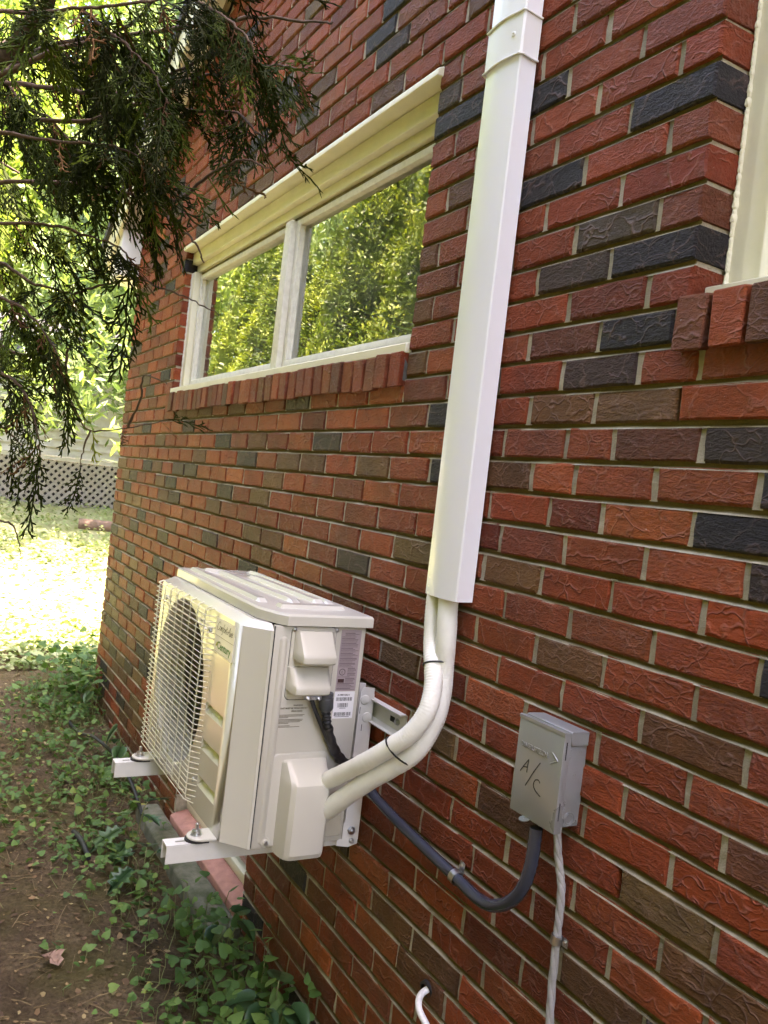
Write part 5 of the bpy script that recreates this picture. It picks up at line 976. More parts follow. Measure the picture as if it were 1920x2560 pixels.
# ------------------------------------------------------------------ line cover on the wall
lc = empty('pipe_cover', (-1.56, 0, H(-.217)))
tag(lc, 'tall white plastic pipe cover running up the brick wall from the bare pipes', 'pipe cover')
def cover_prof(g=0.0, n=10):
    pts = [(-1.632 - g, -.0045), (-1.632 - g, -.012), (-1.624 - g, -.048 - g * .5)]
    for k in range(n + 1):
        t = k / n; x = -1.620 + (.120) * t; pts.append((x + (-g if t < .1 else (g if t > .9 else 0)), -.053 - g - .0075 * math.sin(math.pi * t)))
    pts += [(-1.497 + g, -.050 - g * .5), (-1.503 + g, -.012), (-1.503 + g, -.0045)]
    return pts
def cover(name, z0, z1, g, m):
    p = cover_prof(g); q = [(x + (.0022 if x < -1.56 else -.0022), y + .0022 if y < -.01 else y) for x, y in p]
    V = [(x, y, z) for z in (z0, z1) for x, y in p] + [(x, y, z) for z in (z0, z1) for x, y in q]; n = len(p); F = []
    for i in range(n - 1):
        F.append((i, i + 1, n + i + 1, n + i)); F.append((2 * n + i, 3 * n + i, 3 * n + i + 1, 2 * n + i + 1))
        F.append((i, 2 * n + i, 2 * n + i + 1, i + 1)); F.append((n + i, n + i + 1, 3 * n + i + 1, 3 * n + i))
    bm = bmesh.new(); me = bpy.data.meshes.new(name); me.from_pydata(V, [], F); bm.from_mesh(me); return bmobj(name, bm, m, lc, 30)
cover('cover_length', H(-.2165), H(1.015), 0, PVC); cover('cover_length', H(1.018), H(3.2), 0, PVC)
cover('coupling', H(.962), H(1.052), .0035, PVC2)
for z in (H(.9605), H(1.0525)):
    p = cover_prof(.0058); tube('coupling_bead', [(x, y, z) for x, y in p], .0024, PVC2, lc, 6)
lathe('screw', [(.006, 0), (.0055, .002), (.003, .0025), (.001, .001)], (-1.520, -.0605, H(1.008)), (.1, -1, 0), PVC2, lc, 12)

# ------------------------------------------------------------------ insulated pipes, ties
def ribbed(pts, r, amp, freq):
    P_ = catmull(pts, 26); out = []; rr_ = []; s = 0
    for i, p in enumerate(P_):
        if i: s += (p - P_[i - 1]).length
        rr_.append(r * (1 + .03 * noise.noise((s * 30, r * 100, 0))) + amp * math.sin(s * freq))
    return P_, rr_
PA = [(-1.600, -.034, H(-.12)), (-1.602, -.036, H(-.229)), (-1.588, -.040, H(-.317)), (-1.556, -.052, H(-.366)), (-1.531, -.062, H(-.412)), (-1.520, -.078, H(-.461)), (-1.538, -.098, H(-.511)), (-1.574, -.118, H(-.550)), (-1.646, -.142, H(-.610)), (-1.765, -.166, H(-.692)), (-1.805, -.172, H(-.718))]
PB = [(-1.550, -.031, H(-.12)), (-1.553, -.033, H(-.220)), (-1.544, -.033, H(-.308)), (-1.548, -.028, H(-.369)), (-1.545, -.027, H(-.419)), (-1.540, -.038, H(-.475)), (-1.548, -.056, H(-.530)), (-1.568, -.080, H(-.578)), (-1.660, -.125, H(-.663)), (-1.768, -.158, H(-.764)), (-1.805, -.163, H(-.795))]
p_, r_ = ribbed(PA, .0208, .0006, 980); o = tube('insulated_pipe', p_, r_, FOAM, None, 18)
tag(o, 'upper white foam-insulated pipe curving from the cover to the unit', 'pipe', 'insulated pipes')
p_, r_ = ribbed(PB, .0225, .0005, 1050); o = tube('insulated_pipe', p_, r_, FOAM, None, 18)
tag(o, 'lower white foam-insulated pipe, nearest the wall, entering the unit below the other', 'pipe', 'insulated pipes')
def cable_tie(c, d, ra, rb_, lab):
    """band pulled round both pipes: long oval across the run"""
    c = Vector(c); d = Vector(d).normalized(); u = ra.normalized() if isinstance(ra, Vector) else None
    v = d.cross(u).normalized(); pts = []
    for k in range(33):
        a = 2 * math.pi * k / 32; pts.append(c + u * (rb_[0] * math.cos(a)) + v * (rb_[1] * math.sin(a)))
    e_ = empty('cable_tie', c); tag(e_, lab, 'cable tie', 'black cable ties')
    tube('strap', pts, .0022, BLKRUB, e_, 6)
    hd = c + u * rb_[0] * .75 - v * rb_[1] * .75
    box('head', hd.x - .004, hd.x + .004, hd.y - .005, hd.y + .002, hd.z - .003, hd.z + .003, BLKRUB, e_, bev=.0008, seg=1)
def tie_at(i, lab):
    a, b = Vector(PA[i]), Vector(PB[i]); d = (Vector(PA[i + 1]) - Vector(PA[i - 1])).normalized(); u = (b - a); u = (u - d * u.dot(d))
    cable_tie((a + b) / 2, d, u, (u.length / 2 + .0225, .0245), lab)
tie_at(3, 'black cable tie round the pipes just below the white cover')
tie_at(7, 'black cable tie round the pipes where they bend to the unit')

# ------------------------------------------------------------------ power whip from the terminal hood, taped, then grey conduit along the wall
wh = empty('power_cable', (AX1, -.19, H(-.5)))
tag(wh, 'black power cable with grey nylon gland hanging from the terminal hood', 'cable')
gx = AX1 + .028
lathe('gland', [(.0175, 0), (.0175, .006), (.0165, .007), (.0165, .010), (.0178, .011), (.0178, .036), (.0155, .040), (.0120, .043), (.0110, .046)], (gx, -.188, H(-.492)), (-.05, .12, -1), GLANDM, wh, 14)
sl = catmull([(gx - .002, -.183, H(-.536)), (gx - .004, -.176, H(-.560)), (gx - .006, -.167, H(-.590))], 12)
tube('strain_relief', sl, [.0105 + .0016 * math.sin(i * 1.6) - .0012 * i / len(sl) for i in range(len(sl))], BLKRUB, wh, 12)
p_ = catmull([(gx - .005, -.172, H(-.575)), (gx - .008, -.160, H(-.605)), (gx - .014, -.140, H(-.638)), (gx - .024, -.115, H(-.664)), (gx - .04, -.085, H(-.685)), (gx - .06, -.06, H(-.700))], 8)
tube('taped_cable', p_, [.0125 + .0012 * math.sin(i * .9) for i in range(len(p_))], BLKTAPE, wh, 12)
p_ = catmull([(AX1 + .024, -.224, H(-.505)), (AX1 + .026, -.213, H(-.530)), (AX1 + .024, -.190, H(-.570)), (AX1 + .022, -.172, H(-.600)), (AX1 + .018, -.155, H(-.628))], 8)
tube('control_wire', p_, .0052, BLKRUB, wh, 10)
bm = bmesh.new(); bbox(bm, AX1 + .018, AX1 + .036, -.243, -.202, H(-.506), H(-.496), .002, 2); cl = bmobj('cable_clamp', bm, ZINC, wh)
for yy in (-.236, -.209): lathe('screw', [(.0055, 0), (.005, .003), (.001, .004)], (AX1 + .0355, yy, H(-.501)), (1, 0, .2), ZINC, wh, 12)

CP = [(-1.868, -.060, H(-.688)), (-1.80, -.045, H(-.722)), (-1.763, -.038, H(-.742)), (-1.66, -.034, H(-.760)), (-1.557, -.030, H(-.772)), (-1.47, -.026, H(-.782)), (-1.409, -.025, H(-.787)), (-1.337, -.030, H(-.789)), (-1.278, -.036, H(-.777)), (-1.221, -.041, H(-.741)), (-1.186, -.043, H(-.695)), (-1.172, -.043, H(-.644)), (-1.170, -.043, H(-.578))]
cd = tube('conduit', catmull(CP, 10), .0125, GREYC, None, 18)
tag(cd, 'dark grey flexible conduit looping along the wall into the metal box', 'conduit')
def strap(name, c, d, r, lab, cat='pipe strap', ear=(0, 0, 1)):
    c = Vector(c); d = Vector(d).normalized(); e_ = empty(name, c); tag(e_, lab, cat)
    u = Vector((0, -1, 0)); u = (u - d * u.dot(d)).normalized(); v = d.cross(u).normalized()
    if v.z < 0: v = -v
    V = []; F = []; n = 14; wd = .008
    prof = [(-.0, -1.15)] + [(math.sin(R(-100 + 200 * k / n)), 0) for k in range(0)]
    path = [c + v * r * math.cos(R(a)) + u * r * math.sin(R(a)) for a in np.linspace(-60, 200, n)]
    base = c + v * (r * 1.15) - u * (r * .95); path = [c + v * (r * 2.5) - u * (r * .86), base + v * r * .2 + u * .001] + path
    for i, p in enumerate(path):
        out = (p - c).normalized() * .0012 if i > 1 else u * .0012
        V += [p - d * wd, p + d * wd, p + d * wd + out * 1.6, p - d * wd + out * 1.6]
    for i in range(len(path) - 1):
        for k in range(4): F.append((i * 4 + k, i * 4 + (k + 1) % 4, i * 4 + 4 + (k + 1) % 4, i * 4 + 4 + k))
    F += [(0, 1, 2, 3), tuple(len(V) - 4 + k for k in (3, 2, 1, 0))]
    mesh('strap_band', V, F, ZINC, e_, 40)
    s = c + v * (r * 1.9) - u * (r * .84)
    lathe('screw', [(.0062, 0), (.0062, .002), (.0048, .003), (.0048, .006), (.001, .0065)], s, (0, -1, 0), ZINC, e_, 6)
strap('conduit_strap', (-1.418, -.025, H(-.786)), (.06, 0, -.01), .0135, 'shiny zinc strap holding the grey conduit to the bricks')

# ------------------------------------------------------------------ disconnect box
BX0, BX1, BZ0, BZ1 = -1.236, -1.110, H(-.565), H(-.386); BY = -.056
db = empty('disconnect_box', (-1.17, 0, BZ0))
tag(db, 'grey metal disconnect box on the wall, hand-marked A/C', 'electrical box')
box('box_body', BX0 + .004, BX1 - .003, -.046, .002, BZ0 + .010, BZ1 - .010, GREYB, db, bev=.0015, seg=2)
# cover: front sheet with folded sides, and a sloping rain hood at the back of the top
bm = bmesh.new(); bbox(bm, BX0, BX1, BY, -.040, BZ0, BZ1, .0015, 2); cv = bmobj('cover', bm, GREYB, db)
prism('rain_hood', [(-.042, BZ1 + .0035), (-.038, BZ1 + .0045), (.0, BZ1 + .003), (.0, BZ1 - .022), (-.039, BZ1 - .022), (-.042, BZ1 - .006)], BX0 + .001, BX1 + .0012, 'x', GREYB, db, bev=.001, seg=1)
prism('top_lip', [(BY - .0008, BZ1 - .004), (BY - .0008, BZ1 + .0025), (BY + .002, BZ1 + .0035), (-.043, BZ1 + .001), (-.043, BZ1 - .004)], BX0 - .0006, BX1 + .0006, 'x', GREYB, db)
text('embossed_lettering', 'DIVERSITECH', .0125, (BX0 + .012, BY - .0002, H(-.440)), RF, GREYB, db, extrude=.0012, off=.0003, sx=1.02)
for a, b in (((BX1 - .027, H(-.4265)), (BX1 - .011, H(-.4365))), ((BX1 - .011, H(-.4365)), (BX1 - .030, H(-.4475)))):
    tube('embossed_arrow', [(a[0], BY - .0003, a[1]), (b[0], BY - .0003, b[1])], .0013, GREYB, db, 8)
def ink(pts, w_=.0011, nm='marker_stroke'):
    P_ = catmull([Vector((x, BY - .0006, z)) for x, z in pts], 5); V = []
    for i, p in enumerate(P_):
        t = (P_[min(len(P_) - 1, i + 1)] - P_[max(0, i - 1)]).normalized(); nn = Vector((-t.z, 0, t.x)) * w_; V += [p + nn, p - nn]
    mesh(nm, V, [(2 * i, 2 * i + 1, 2 * i + 3, 2 * i + 2) for i in range(len(P_) - 1)], INK, db)
ax, az = BX0 + .018, H(-.487)
ink([(ax, az), (ax + .010, az + .014), (ax + .021, az + .028)]); ink([(ax + .021, az + .028), (ax + .019, az + .012), (ax + .019, az + .003)]); ink([(ax + .007, az + .010), (ax + .019, az + .013)])
ink([(BX0 + .071, H(-.4545)), (BX0 + .055, H(-.478)), (BX0 + .037, H(-.5085))])
ink([(BX0 + .076, H(-.4905)), (BX0 + .071, H(-.4865)), (BX0 + .062, H(-.490)), (BX0 + .0595, H(-.500)), (BX0 + .066, H(-.5075)), (BX0 + .081, H(-.5135))])
# padlock tab, slots, dimples and knockout on the side
lathe('padlock_tab', [(.0105, 0), (.0105, .0016), (.0045, .0016), (.0045, 0)], (BX0 + .050, BY - .004, BZ0 - .0012), (.0, -.25, 1), ZINC, db, 18)
xs_ = BX1 - .0028
for (zz) in (H(-.416), H(-.525)): box('slot', BX1 + .0001, BX1 + .0006, BY + .0055, BY + .0075, zz - .016, zz + .016, DARK, db)
for (yy, zz) in ((-.036, H(-.417)), (-.036, H(-.430)), (-.012, H(-.419)), (-.020, H(-.461)), (-.036, H(-.509)), (-.036, H(-.522))):
    lathe('dimple', [(.0034, -.001), (.0034, .0004), (.0026, .0007), (.001, .0002)], (xs_ + .0002, yy, zz), (1, 0, 0), GREYB, db, 12)
for rr_ in (.0120, .0085): tube('knockout_ring', [(xs_ + .0002, -.022 + rr_ * math.cos(2 * math.pi * k / 24), H(-.5405) + rr_ * 1.0 * math.sin(2 * math.pi * k / 24)) for k in range(25)], .0009, GREYB, db, 6)
# feed cable below
p_ = catmull([(-1.140, -.022, H(-.545)), (-1.136, -.018, H(-.600)), (-1.128, -.014, H(-.640)), (-1.119, -.013, H(-.670)), (-1.116, -.013, H(-.715)), (-1.115, -.013, H(-.760)), (-1.113, -.013, H(-.84)), (-1.107, -.013, H(-.92)), (-1.10, -.013, H(-1.05)), (-1.095, -.013, H(-1.25)), (-1.10, -.012, -.05)], 12)
V, F = [], []
dat = tube_data(p_, .0062, 14)
o = mesh('feed_cable', dat[0], dat[1], CABLEM, None, 60)
tag(o, 'light grey twisted cable running down the bricks from the metal box', 'cable')
tw = []
for s in range(3):
    pts = []
    for i, p in enumerate(p_):
        a = i * .26 + s * 2.1; pts.append(p + Vector((math.cos(a) * .0024, math.sin(a) * .0024, 0)))
    tube('strand', pts, .0056, CABLEM, o, 10)
strap('cable_clip', (-1.1155, -.013, H(-.762)), (0, 0, 1), .0088, 'small zinc clip pinning the light grey cable to a joint', 'cable clip')
# white cable leaving a hole low in the wall
lw = empty('low_cable', (-1.49, 0, H(-1.10)))
tag(lw, 'white cable coming out of a dark sleeve low in the brick wall', 'cable')
lathe('sleeve', [(.020, -.03), (.020, .004), (.015, .006), (.013, .0), (.012, -.03)], (-1.505, .0, H(-1.082)), (.2, -1, -.25), BLKRUB, lw, 18)
tube('white_jacket', catmull([(-1.503, .01, H(-1.078)), (-1.496, -.022, H(-1.085)), (-1.478, -.036, H(-1.102)), (-1.440, -.036, H(-1.120)), (-1.40, -.03, H(-1.15)), (-1.38, -.02, H(-1.25)), (-1.37, -.015, -.03)], 8), .0075, WHITEC, lw, 12)

# ------------------------------------------------------------------ cedar hanging into the picture
def spray_mesh(seed, L, sub=1.0):
    """flat fan of scale-leaf twigs hanging along -Z from the origin"""
    r = random.Random(seed); V = []; F = []
    def twig(a, b, w0, w1):
        d = (b - a); 
        if d.length < 1e-5: return
        t = d.normalized(); s = t.cross(Vector((0, 1, 0)));
        if s.length < .1: s = t.cross(Vector((1, 0, 0)))
        s.normalize(); u = t.cross(s); b0 = len(V); m = a.lerp(b, .55)
        for p, w_ in ((a, w0), (m, w0 * 1.05), (b, w1)):
            for k in range(3):
                an = 2 * math.pi * k / 3; V.append(p + (s * math.cos(an) + u * math.sin(an) * .55) * w_)
        for i in range(2):
            for k in range(3): F.append((b0 + i * 3 + k, b0 + i * 3 + (k + 1) % 3, b0 + i * 3 + 3 + (k + 1) % 3, b0 + i * 3 + 3 + k))
    n = int(L / .0135); ax = []; p = Vector((0, 0, 0)); dv = Vector((r.uniform(-.15, .15), r.uniform(-.1, .1), -1)).normalized()
    for i in range(n + 1):
        ax.append(p.copy()); dv = (dv + Vector((r.uniform(-.16, .16), r.uniform(-.10, .10), -.03))).normalized(); p = p + dv * L / n
    for i in range(n): twig(ax[i], ax[i + 1], .0022, .0019)
    for i in range(1, n + 1):
        t = (ax[i] - ax[i - 1]).normalized(); side = Vector((t.z, 0, -t.x)).normalized() * (1 if i % 2 else -1)
        l2 = (.055 * (1 - .72 * abs(i / n - .35)) * r.uniform(.55, 1.15)) * min(1, L / .12) * sub
        if i == n: l2 *= .6
        d2 = (t * .78 + side * .62 + Vector((0, r.uniform(-.28, .28), 0))).normalized(); q = ax[i].copy(); k2 = max(2, int(l2 / .011)); pts = [q]
        for k in range(k2):
            d2 = (d2 + Vector((0, 0, -.10)) + t * .05 + Vector((r.uniform(-.12, .12), r.uniform(-.12, .12), 0))).normalized(); pts.append(pts[-1] + d2 * l2 / k2)
        for k in range(k2): twig(pts[k], pts[k + 1], .0021, .0018 if k < k2 - 1 else .0009)
        for k in range(1, k2):
            tt = (pts[k] - pts[k - 1]).normalized(); s2 = Vector((tt.z, 0, -tt.x)).normalized() * (1 if k % 2 else -1)
            l3 = r.uniform(.010, .022) * sub; d3 = (tt * .8 + s2 * .6 + Vector((0, r.uniform(-.25, .25), 0))).normalized(); e1 = pts[k] + d3 * l3
            twig(pts[k], e1, .0020, .0008)
            if l3 > .015: twig(pts[k] + d3 * l3 * .45, pts[k] + d3 * l3 * .45 + (d3 * .7 - s2 * .6).normalized() * l3 * .55, .0018, .0008)
    return V, F
CED = leafmat('cedar_scales', [(0.0, (.020, .024, .005)), (.45, (.030, .046, .007)), (.8, (.050, .080, .010)), (1.0, (.11, .15, .016))], .35, .8, 'obj', spec=.15)
DEAD = leafmat('dead_cedar_scales', [(0.0, (.07, .035, .018)), (.6, (.15, .075, .035)), (1.0, (.22, .12, .05))], .15, .9, 'obj', spec=.1)
SPR = []
for i, (L, s) in enumerate(((.11, 1), (.13, 1.05), (.15, 1.1), (.17, 1.1), (.09, .9), (.14, .9), (.19, 1.15), (.12, 1.2))):
    v, f = spray_mesh(100 + i, L, s); me = bpy.data.meshes.new('spray'); me.from_pydata([tuple(q) for q in v], [], f); me.shade_smooth(); me.materials.append(CED); SPR.append(me)
SPRD = []
for i, (L, s) in enumerate(((.10, .7), (.13, .6), (.08, .8))):
    v, f = spray_mesh(300 + i, L, s); me = bpy.data.meshes.new('dead_spray'); me.from_pydata([tuple(q) for q in v], [], f); me.shade_smooth(); me.materials.append(DEAD); SPRD.append(me)
SUNPAINT = leafmat('sun_painted_cedar', [(0.0, (.10, .15, .02)), (.5, (.20, .27, .035)), (1.0, (.34, .38, .06))], .5, .7, 'obj', spec=.2)  # sunlight on the mid-left sprays painted in as paler yellow-green
SPRSUN = []
for i, (L, s) in enumerate(((.10, 1), (.12, .9), (.08, 1.1))):
    v, f = spray_mesh(500 + i, L, s); me = bpy.data.meshes.new('sun_painted_spray'); me.from_pydata([tuple(q) for q in v], [], f); me.shade_smooth(); me.materials.append(SUNPAINT); SPRSUN.append(me)
cedar = empty('cedar_tree', (-3.0, -2.05, 0))
tag(cedar, 'dark cedar tree whose drooping branches hang into the view at the upper left', 'tree')
BR = [
    (0.034, [(-2.774,-1.217,2.327), (-2.410,-0.995,2.461), (-2.280,-0.948,2.505), (-2.131,-0.903,2.576), (-1.959,-0.873,2.675)]),
    (0.012, [(-2.357,-1.058,2.322), (-2.238,-0.999,2.352), (-2.104,-0.915,2.402), (-1.966,-0.787,2.427), (-1.827,-0.739,2.461)]),
    (0.009, [(-2.058,-1.052,2.267), (-1.961,-1.010,2.237), (-1.896,-0.879,2.240), (-1.834,-0.793,2.227), (-1.779,-0.752,2.212), (-1.707,-0.721,2.234), (-1.635,-0.671,2.244), (-1.564,-0.629,2.248)]),
    (0.006, [(-1.779,-0.752,2.212), (-1.711,-0.676,2.202), (-1.595,-0.621,2.176), (-1.504,-0.608,2.115), (-1.452,-0.585,2.084)]),
    (0.008, [(-1.864,-1.015,2.211), (-1.735,-0.926,2.245), (-1.650,-0.815,2.277), (-1.564,-0.714,2.295), (-1.482,-0.638,2.300), (-1.408,-0.575,2.287), (-1.348,-0.546,2.267)]),
    (0.006, [(-1.879,-0.935,2.156), (-1.813,-0.846,2.163), (-1.737,-0.787,2.197), (-1.659,-0.741,2.229), (-1.523,-0.677,2.243), (-1.467,-0.633,2.215), (-1.399,-0.584,2.199), (-1.371,-0.575,2.178)]),
    (0.007, [(-1.829,-1.040,2.000), (-1.779,-1.000,1.987), (-1.711,-0.869,2.002), (-1.652,-0.806,1.989), (-1.615,-0.764,1.979), (-1.593,-0.742,1.966), (-1.576,-0.729,1.941), (-1.546,-0.709,1.919), (-1.516,-0.692,1.894), (-1.500,-0.679,1.861)]),
    (0.006, [(-1.615,-0.764,1.979), (-1.565,-0.723,1.975), (-1.482,-0.692,2.005), (-1.420,-0.657,2.026), (-1.380,-0.620,2.012)]),
    (0.009, [(-2.256,-1.026,1.931), (-2.155,-0.963,1.912), (-2.057,-0.895,1.863), (-1.950,-0.826,1.841)]),
    (0.004, [(-1.950,-0.826,1.841), (-1.839,-0.785,1.851), (-1.726,-0.740,1.854), (-1.672,-0.709,1.835), (-1.618,-0.691,1.820), (-1.561,-0.659,1.799), (-1.506,-0.636,1.776)]),
    (0.007, [(-2.481,-0.981,1.775), (-2.380,-0.929,1.751), (-2.277,-0.871,1.725), (-2.168,-0.843,1.768), (-2.054,-0.822,1.833), (-1.942,-0.818,1.879)]),
    (0.005, [(-2.263,-0.783,1.759), (-2.271,-0.777,1.670), (-2.270,-0.746,1.604), (-2.266,-0.708,1.563), (-2.150,-0.639,1.578), (-2.031,-0.574,1.604)]),
    (0.004, [(-2.266,-0.708,1.563), (-2.269,-0.719,1.505), (-2.269,-0.722,1.463)]),
    (0.005, [(-2.150,-0.639,1.578), (-2.045,-0.641,1.642), (-1.942,-0.661,1.689), (-1.834,-0.633,1.669)]),
    (0.006, [(-1.990,-0.999,1.669), (-1.889,-0.958,1.643), (-1.837,-0.915,1.607), (-1.788,-0.892,1.545), (-1.767,-0.881,1.484)]),
    (0.006, [(-1.550,-1.062,2.187), (-1.540,-0.992,2.202), (-1.477,-0.928,2.206), (-1.410,-0.861,2.208), (-1.380,-0.783,2.237), (-1.354,-0.735,2.262)]),
    (0.005, [(-1.477,-0.928,2.206), (-1.436,-0.869,2.159), (-1.395,-0.822,2.109), (-1.359,-0.800,2.053)]),
    (0.005, [(-1.380,-0.783,2.237), (-1.330,-0.736,2.201), (-1.286,-0.707,2.157), (-1.275,-0.688,2.122)]),
    (0.005, [(-1.613,-1.017,2.023), (-1.558,-0.947,2.014), (-1.498,-0.879,2.009), (-1.451,-0.829,1.997), (-1.411,-0.790,1.965)]),
    (0.005, [(-1.701,-0.997,1.891), (-1.643,-0.931,1.896), (-1.586,-0.863,1.879), (-1.532,-0.817,1.859), (-1.513,-0.798,1.832)]),
    (0.005, [(-1.676,-1.013,1.761), (-1.655,-0.961,1.748), (-1.636,-0.912,1.706), (-1.617,-0.883,1.659)]),
    (0.004, [(-2.095,-0.966,1.557), (-2.092,-0.914,1.528), (-2.089,-0.877,1.488), (-2.088,-0.880,1.432)]),
    (0.004, [(-2.187,-0.929,1.318), (-2.182,-0.877,1.314), (-2.177,-0.860,1.277), (-2.172,-0.853,1.240)]),
    (0.006, [(-2.031,-1.060,2.334), (-1.968,-0.961,2.210), (-1.922,-0.908,2.179), (-1.888,-0.850,2.103), (-1.853,-0.825,2.035)]),
    (0.006, [(-2.282,-0.956,2.502), (-2.195,-0.833,2.425), (-2.107,-0.749,2.346), (-2.033,-0.727,2.245), (-1.956,-0.707,2.147)]),
]
tr = catmull([(-3.0, -2.05, -.2), (-3.02, -2.03, .8), (-2.96, -2.0, 1.9), (-2.98, -2.02, 3.2), (-2.95, -2.0, 4.6), (-2.97, -2.02, 5.8)], 6)
tube('trunk', tr, [.13 - .115 * i / (len(tr) - 1) for i in range(len(tr))], BARK, cedar, 14)
rb = random.Random(77)
PLACED = []
def put_spray(p, d, roll, sc_, dead=False, sunpaint=False):
    me = rb.choice(SPRSUN if sunpaint else (SPRD if dead else SPR))
    q = Vector(d).to_track_quat('-Z', 'Y') @ Matrix.Rotation(roll, 3, 'Z').to_quaternion()
    PLACED.append((me, Vector(p), q, sc_, 2 if sunpaint else (1 if dead else 0)))
CAMP = Vector((0, -DIST, CH))
def dress(P_, r0, dens, tip=True, dead=.06, droop=1.0, smin=.75, smax=1.25, end=1.0, sunpaint=0.0):
    n = len(P_); acc = 0
    for i in range(1, n):
        seg = (P_[i] - P_[i - 1]); acc += seg.length * dens
        while acc > 0:
            acc -= 1
            if i / n < .12 or i / n > end: continue
            p = P_[i - 1].lerp(P_[i], rb.random()); t = seg.normalized()
            sd = t.cross(Vector((0, 0, 1))); sd = sd.normalized() * rb.choice((-1, 1)) if sd.length > .05 else Vector((1, 0, 0))
            d = t * rb.uniform(.05, .55) + sd * rb.uniform(.05, .7) + Vector((0, 0, -1)) * rb.uniform(.2, 1.1) * droop
            view = (p - CAMP).normalized(); roll = rb.uniform(-.9, .9)
            put_spray(p, d.normalized(), roll, rb.uniform(smin, smax), rb.random() < dead, rb.random() < sunpaint)
    if tip:
        t = (P_[-1] - P_[-2]).normalized(); put_spray(P_[-1], (t + Vector((0, 0, -.3))).normalized(), rb.uniform(-.5, .5), rb.uniform(.8, 1.1))
for k, (r0, pts) in enumerate(BR):
    P_ = catmull(pts, 6); n = len(P_)
    P_ = [p + Vector((rb.uniform(-1, 1), rb.uniform(-1, 1), rb.uniform(-1, 1))) * .0022 for p in P_]
    r0 *= .7 if k else 1
    tube('branch', P_, [r0 * (1 - .72 * i / (n - 1)) * rb.uniform(.85, 1.2) for i in range(n)], BARK if r0 > .007 else TWIG, cedar, 8)
    dense = {0: 7, 1: 16, 2: 20, 3: 34, 4: 30, 5: 36, 6: 30, 7: 34, 8: 40, 9: .8, 10: 34, 11: 4, 12: 3, 13: 1, 14: 34, 15: 34, 16: 36, 17: 36, 18: 36, 19: 30, 20: 36, 21: 14, 22: .5, 23: 28, 24: 26}[k]
    dress(P_, r0, dense * (3.6 if k in (0, 1, 18, 19, 20, 23, 24) else 2.6 if k in (2, 4, 5, 15, 16, 17) else (1.0 if k == 7 else 2.1)), dead=.22 if k in (2, 3, 11, 12) else .18, smin=.5, smax=.95, tip=k not in (4, 6, 7, 9, 13, 22), sunpaint={8: .5, 10: .45, 19: .3, 20: .2, 14: .1}.get(k, .02), end={4: .66, 6: .55, 3: .8, 5: .85, 7: .8}.get(k, 1.0))
    if k in (1, 2, 4, 15, 16, 18, 23, 24): dress(P_, r0, dense * 1.1, tip=False, dead=.15, smin=.8, smax=1.2, end=.6)
# limbs of the rest of the crown, out of the picture to the left and above
for k in range(26):
    z = 1.5 + 4.0 * k / 26; a = k * 2.4; Lb = 1.25 * (1 - .55 * (z - 1.5) / 4.2) + .1
    if -0.9 < math.sin(a - math.pi / 2) and math.cos(a) > -.2 and math.sin(a) > .35 and z < 3.1: continue
    d = Vector((math.cos(a), math.sin(a), .15)); b0 = Vector((-2.97, -2.02, z)); P_ = catmull([b0, b0 + d * Lb * .5 + Vector((0, 0, .05)), b0 + d * Lb + Vector((0, 0, -.15))], 5)
    tube('branch', P_, [.016 * (1 - .75 * i / (len(P_) - 1)) for i in range(len(P_))], BARK, cedar, 6)
    dress(P_, .01, 10, dead=.03, smin=2.0, smax=3.0)

# the sprays nearest the eye are parts of their own, the rest of the crown is one mass
def seen_size(e_):
    d = e_[1] - CAMP; z = d.dot(fw)
    if z < .3: return 0
    x = d.dot(r2) / z; y = d.dot(u2) / z
    return e_[3] / z if -.50 < x < .2 and -.15 < y < .66 else 0
PLACED.sort(key=seen_size, reverse=True)
for me, p, q, s_, kind_ in PLACED[:290]:
    o = bpy.data.objects.new('spray', me); link(o, cedar); o.rotation_mode = 'QUATERNION'; o.rotation_quaternion = q; o.location = p; o.scale = (s_,) * 3
def attr_copy(m, name):
    c = m.copy(); c.name = name; N, L = c.node_tree.nodes, c.node_tree.links
    oi = [n_ for n_ in N if n_.type == 'OBJECT_INFO'][0]; at = N.new('ShaderNodeAttribute'); at.attribute_name = 'Col'
    for l_ in list(oi.outputs['Random'].links): L.new(at.outputs['Fac'], l_.to_socket)
    return c
VS = []; FS = []; CS = []; MI = []; nb_ = 0; tmpl = {}
for me, p, q, s_, kind_ in PLACED[290:]:
    if me.name not in tmpl:
        a_ = np.zeros(len(me.vertices) * 3, np.float32); me.vertices.foreach_get('co', a_); b_ = np.zeros(len(me.loops), np.int32); me.loops.foreach_get('vertex_index', b_); tmpl[me.name] = (a_.reshape(-1, 3), b_.reshape(-1, 4))
    tv, tf = tmpl[me.name]; R3 = np.array(q.to_matrix()); VS.append(tv * s_ @ R3.T + np.array(p)); FS.append(tf + nb_); nb_ += len(tv); val = rb.random(); CS.append(np.tile((val, val, val, 1), (len(tv), 1))); MI.append(np.full(len(tf), kind_, np.int32))
VS = np.concatenate(VS); FS = np.concatenate(FS); me = bpy.data.meshes.new('crown'); me.vertices.add(len(VS)); me.vertices.foreach_set('co', VS.astype(np.float32).ravel())
me.loops.add(FS.size); me.loops.foreach_set('vertex_index', FS.astype(np.int32).ravel()); me.polygons.add(len(FS)); me.polygons.foreach_set('loop_start', np.arange(0, FS.size, 4, dtype=np.int32)); me.update(calc_edges=True); me.shade_smooth()
for m_ in (CED, DEAD, SUNPAINT): me.materials.append(attr_copy(m_, m_.name + '_mass'))
me.polygons.foreach_set('material_index', np.concatenate(MI)); a_ = me.color_attributes.new('Col', 'FLOAT_COLOR', 'POINT'); a_.data.foreach_set('color', np.concatenate(CS).astype(np.float32).ravel())
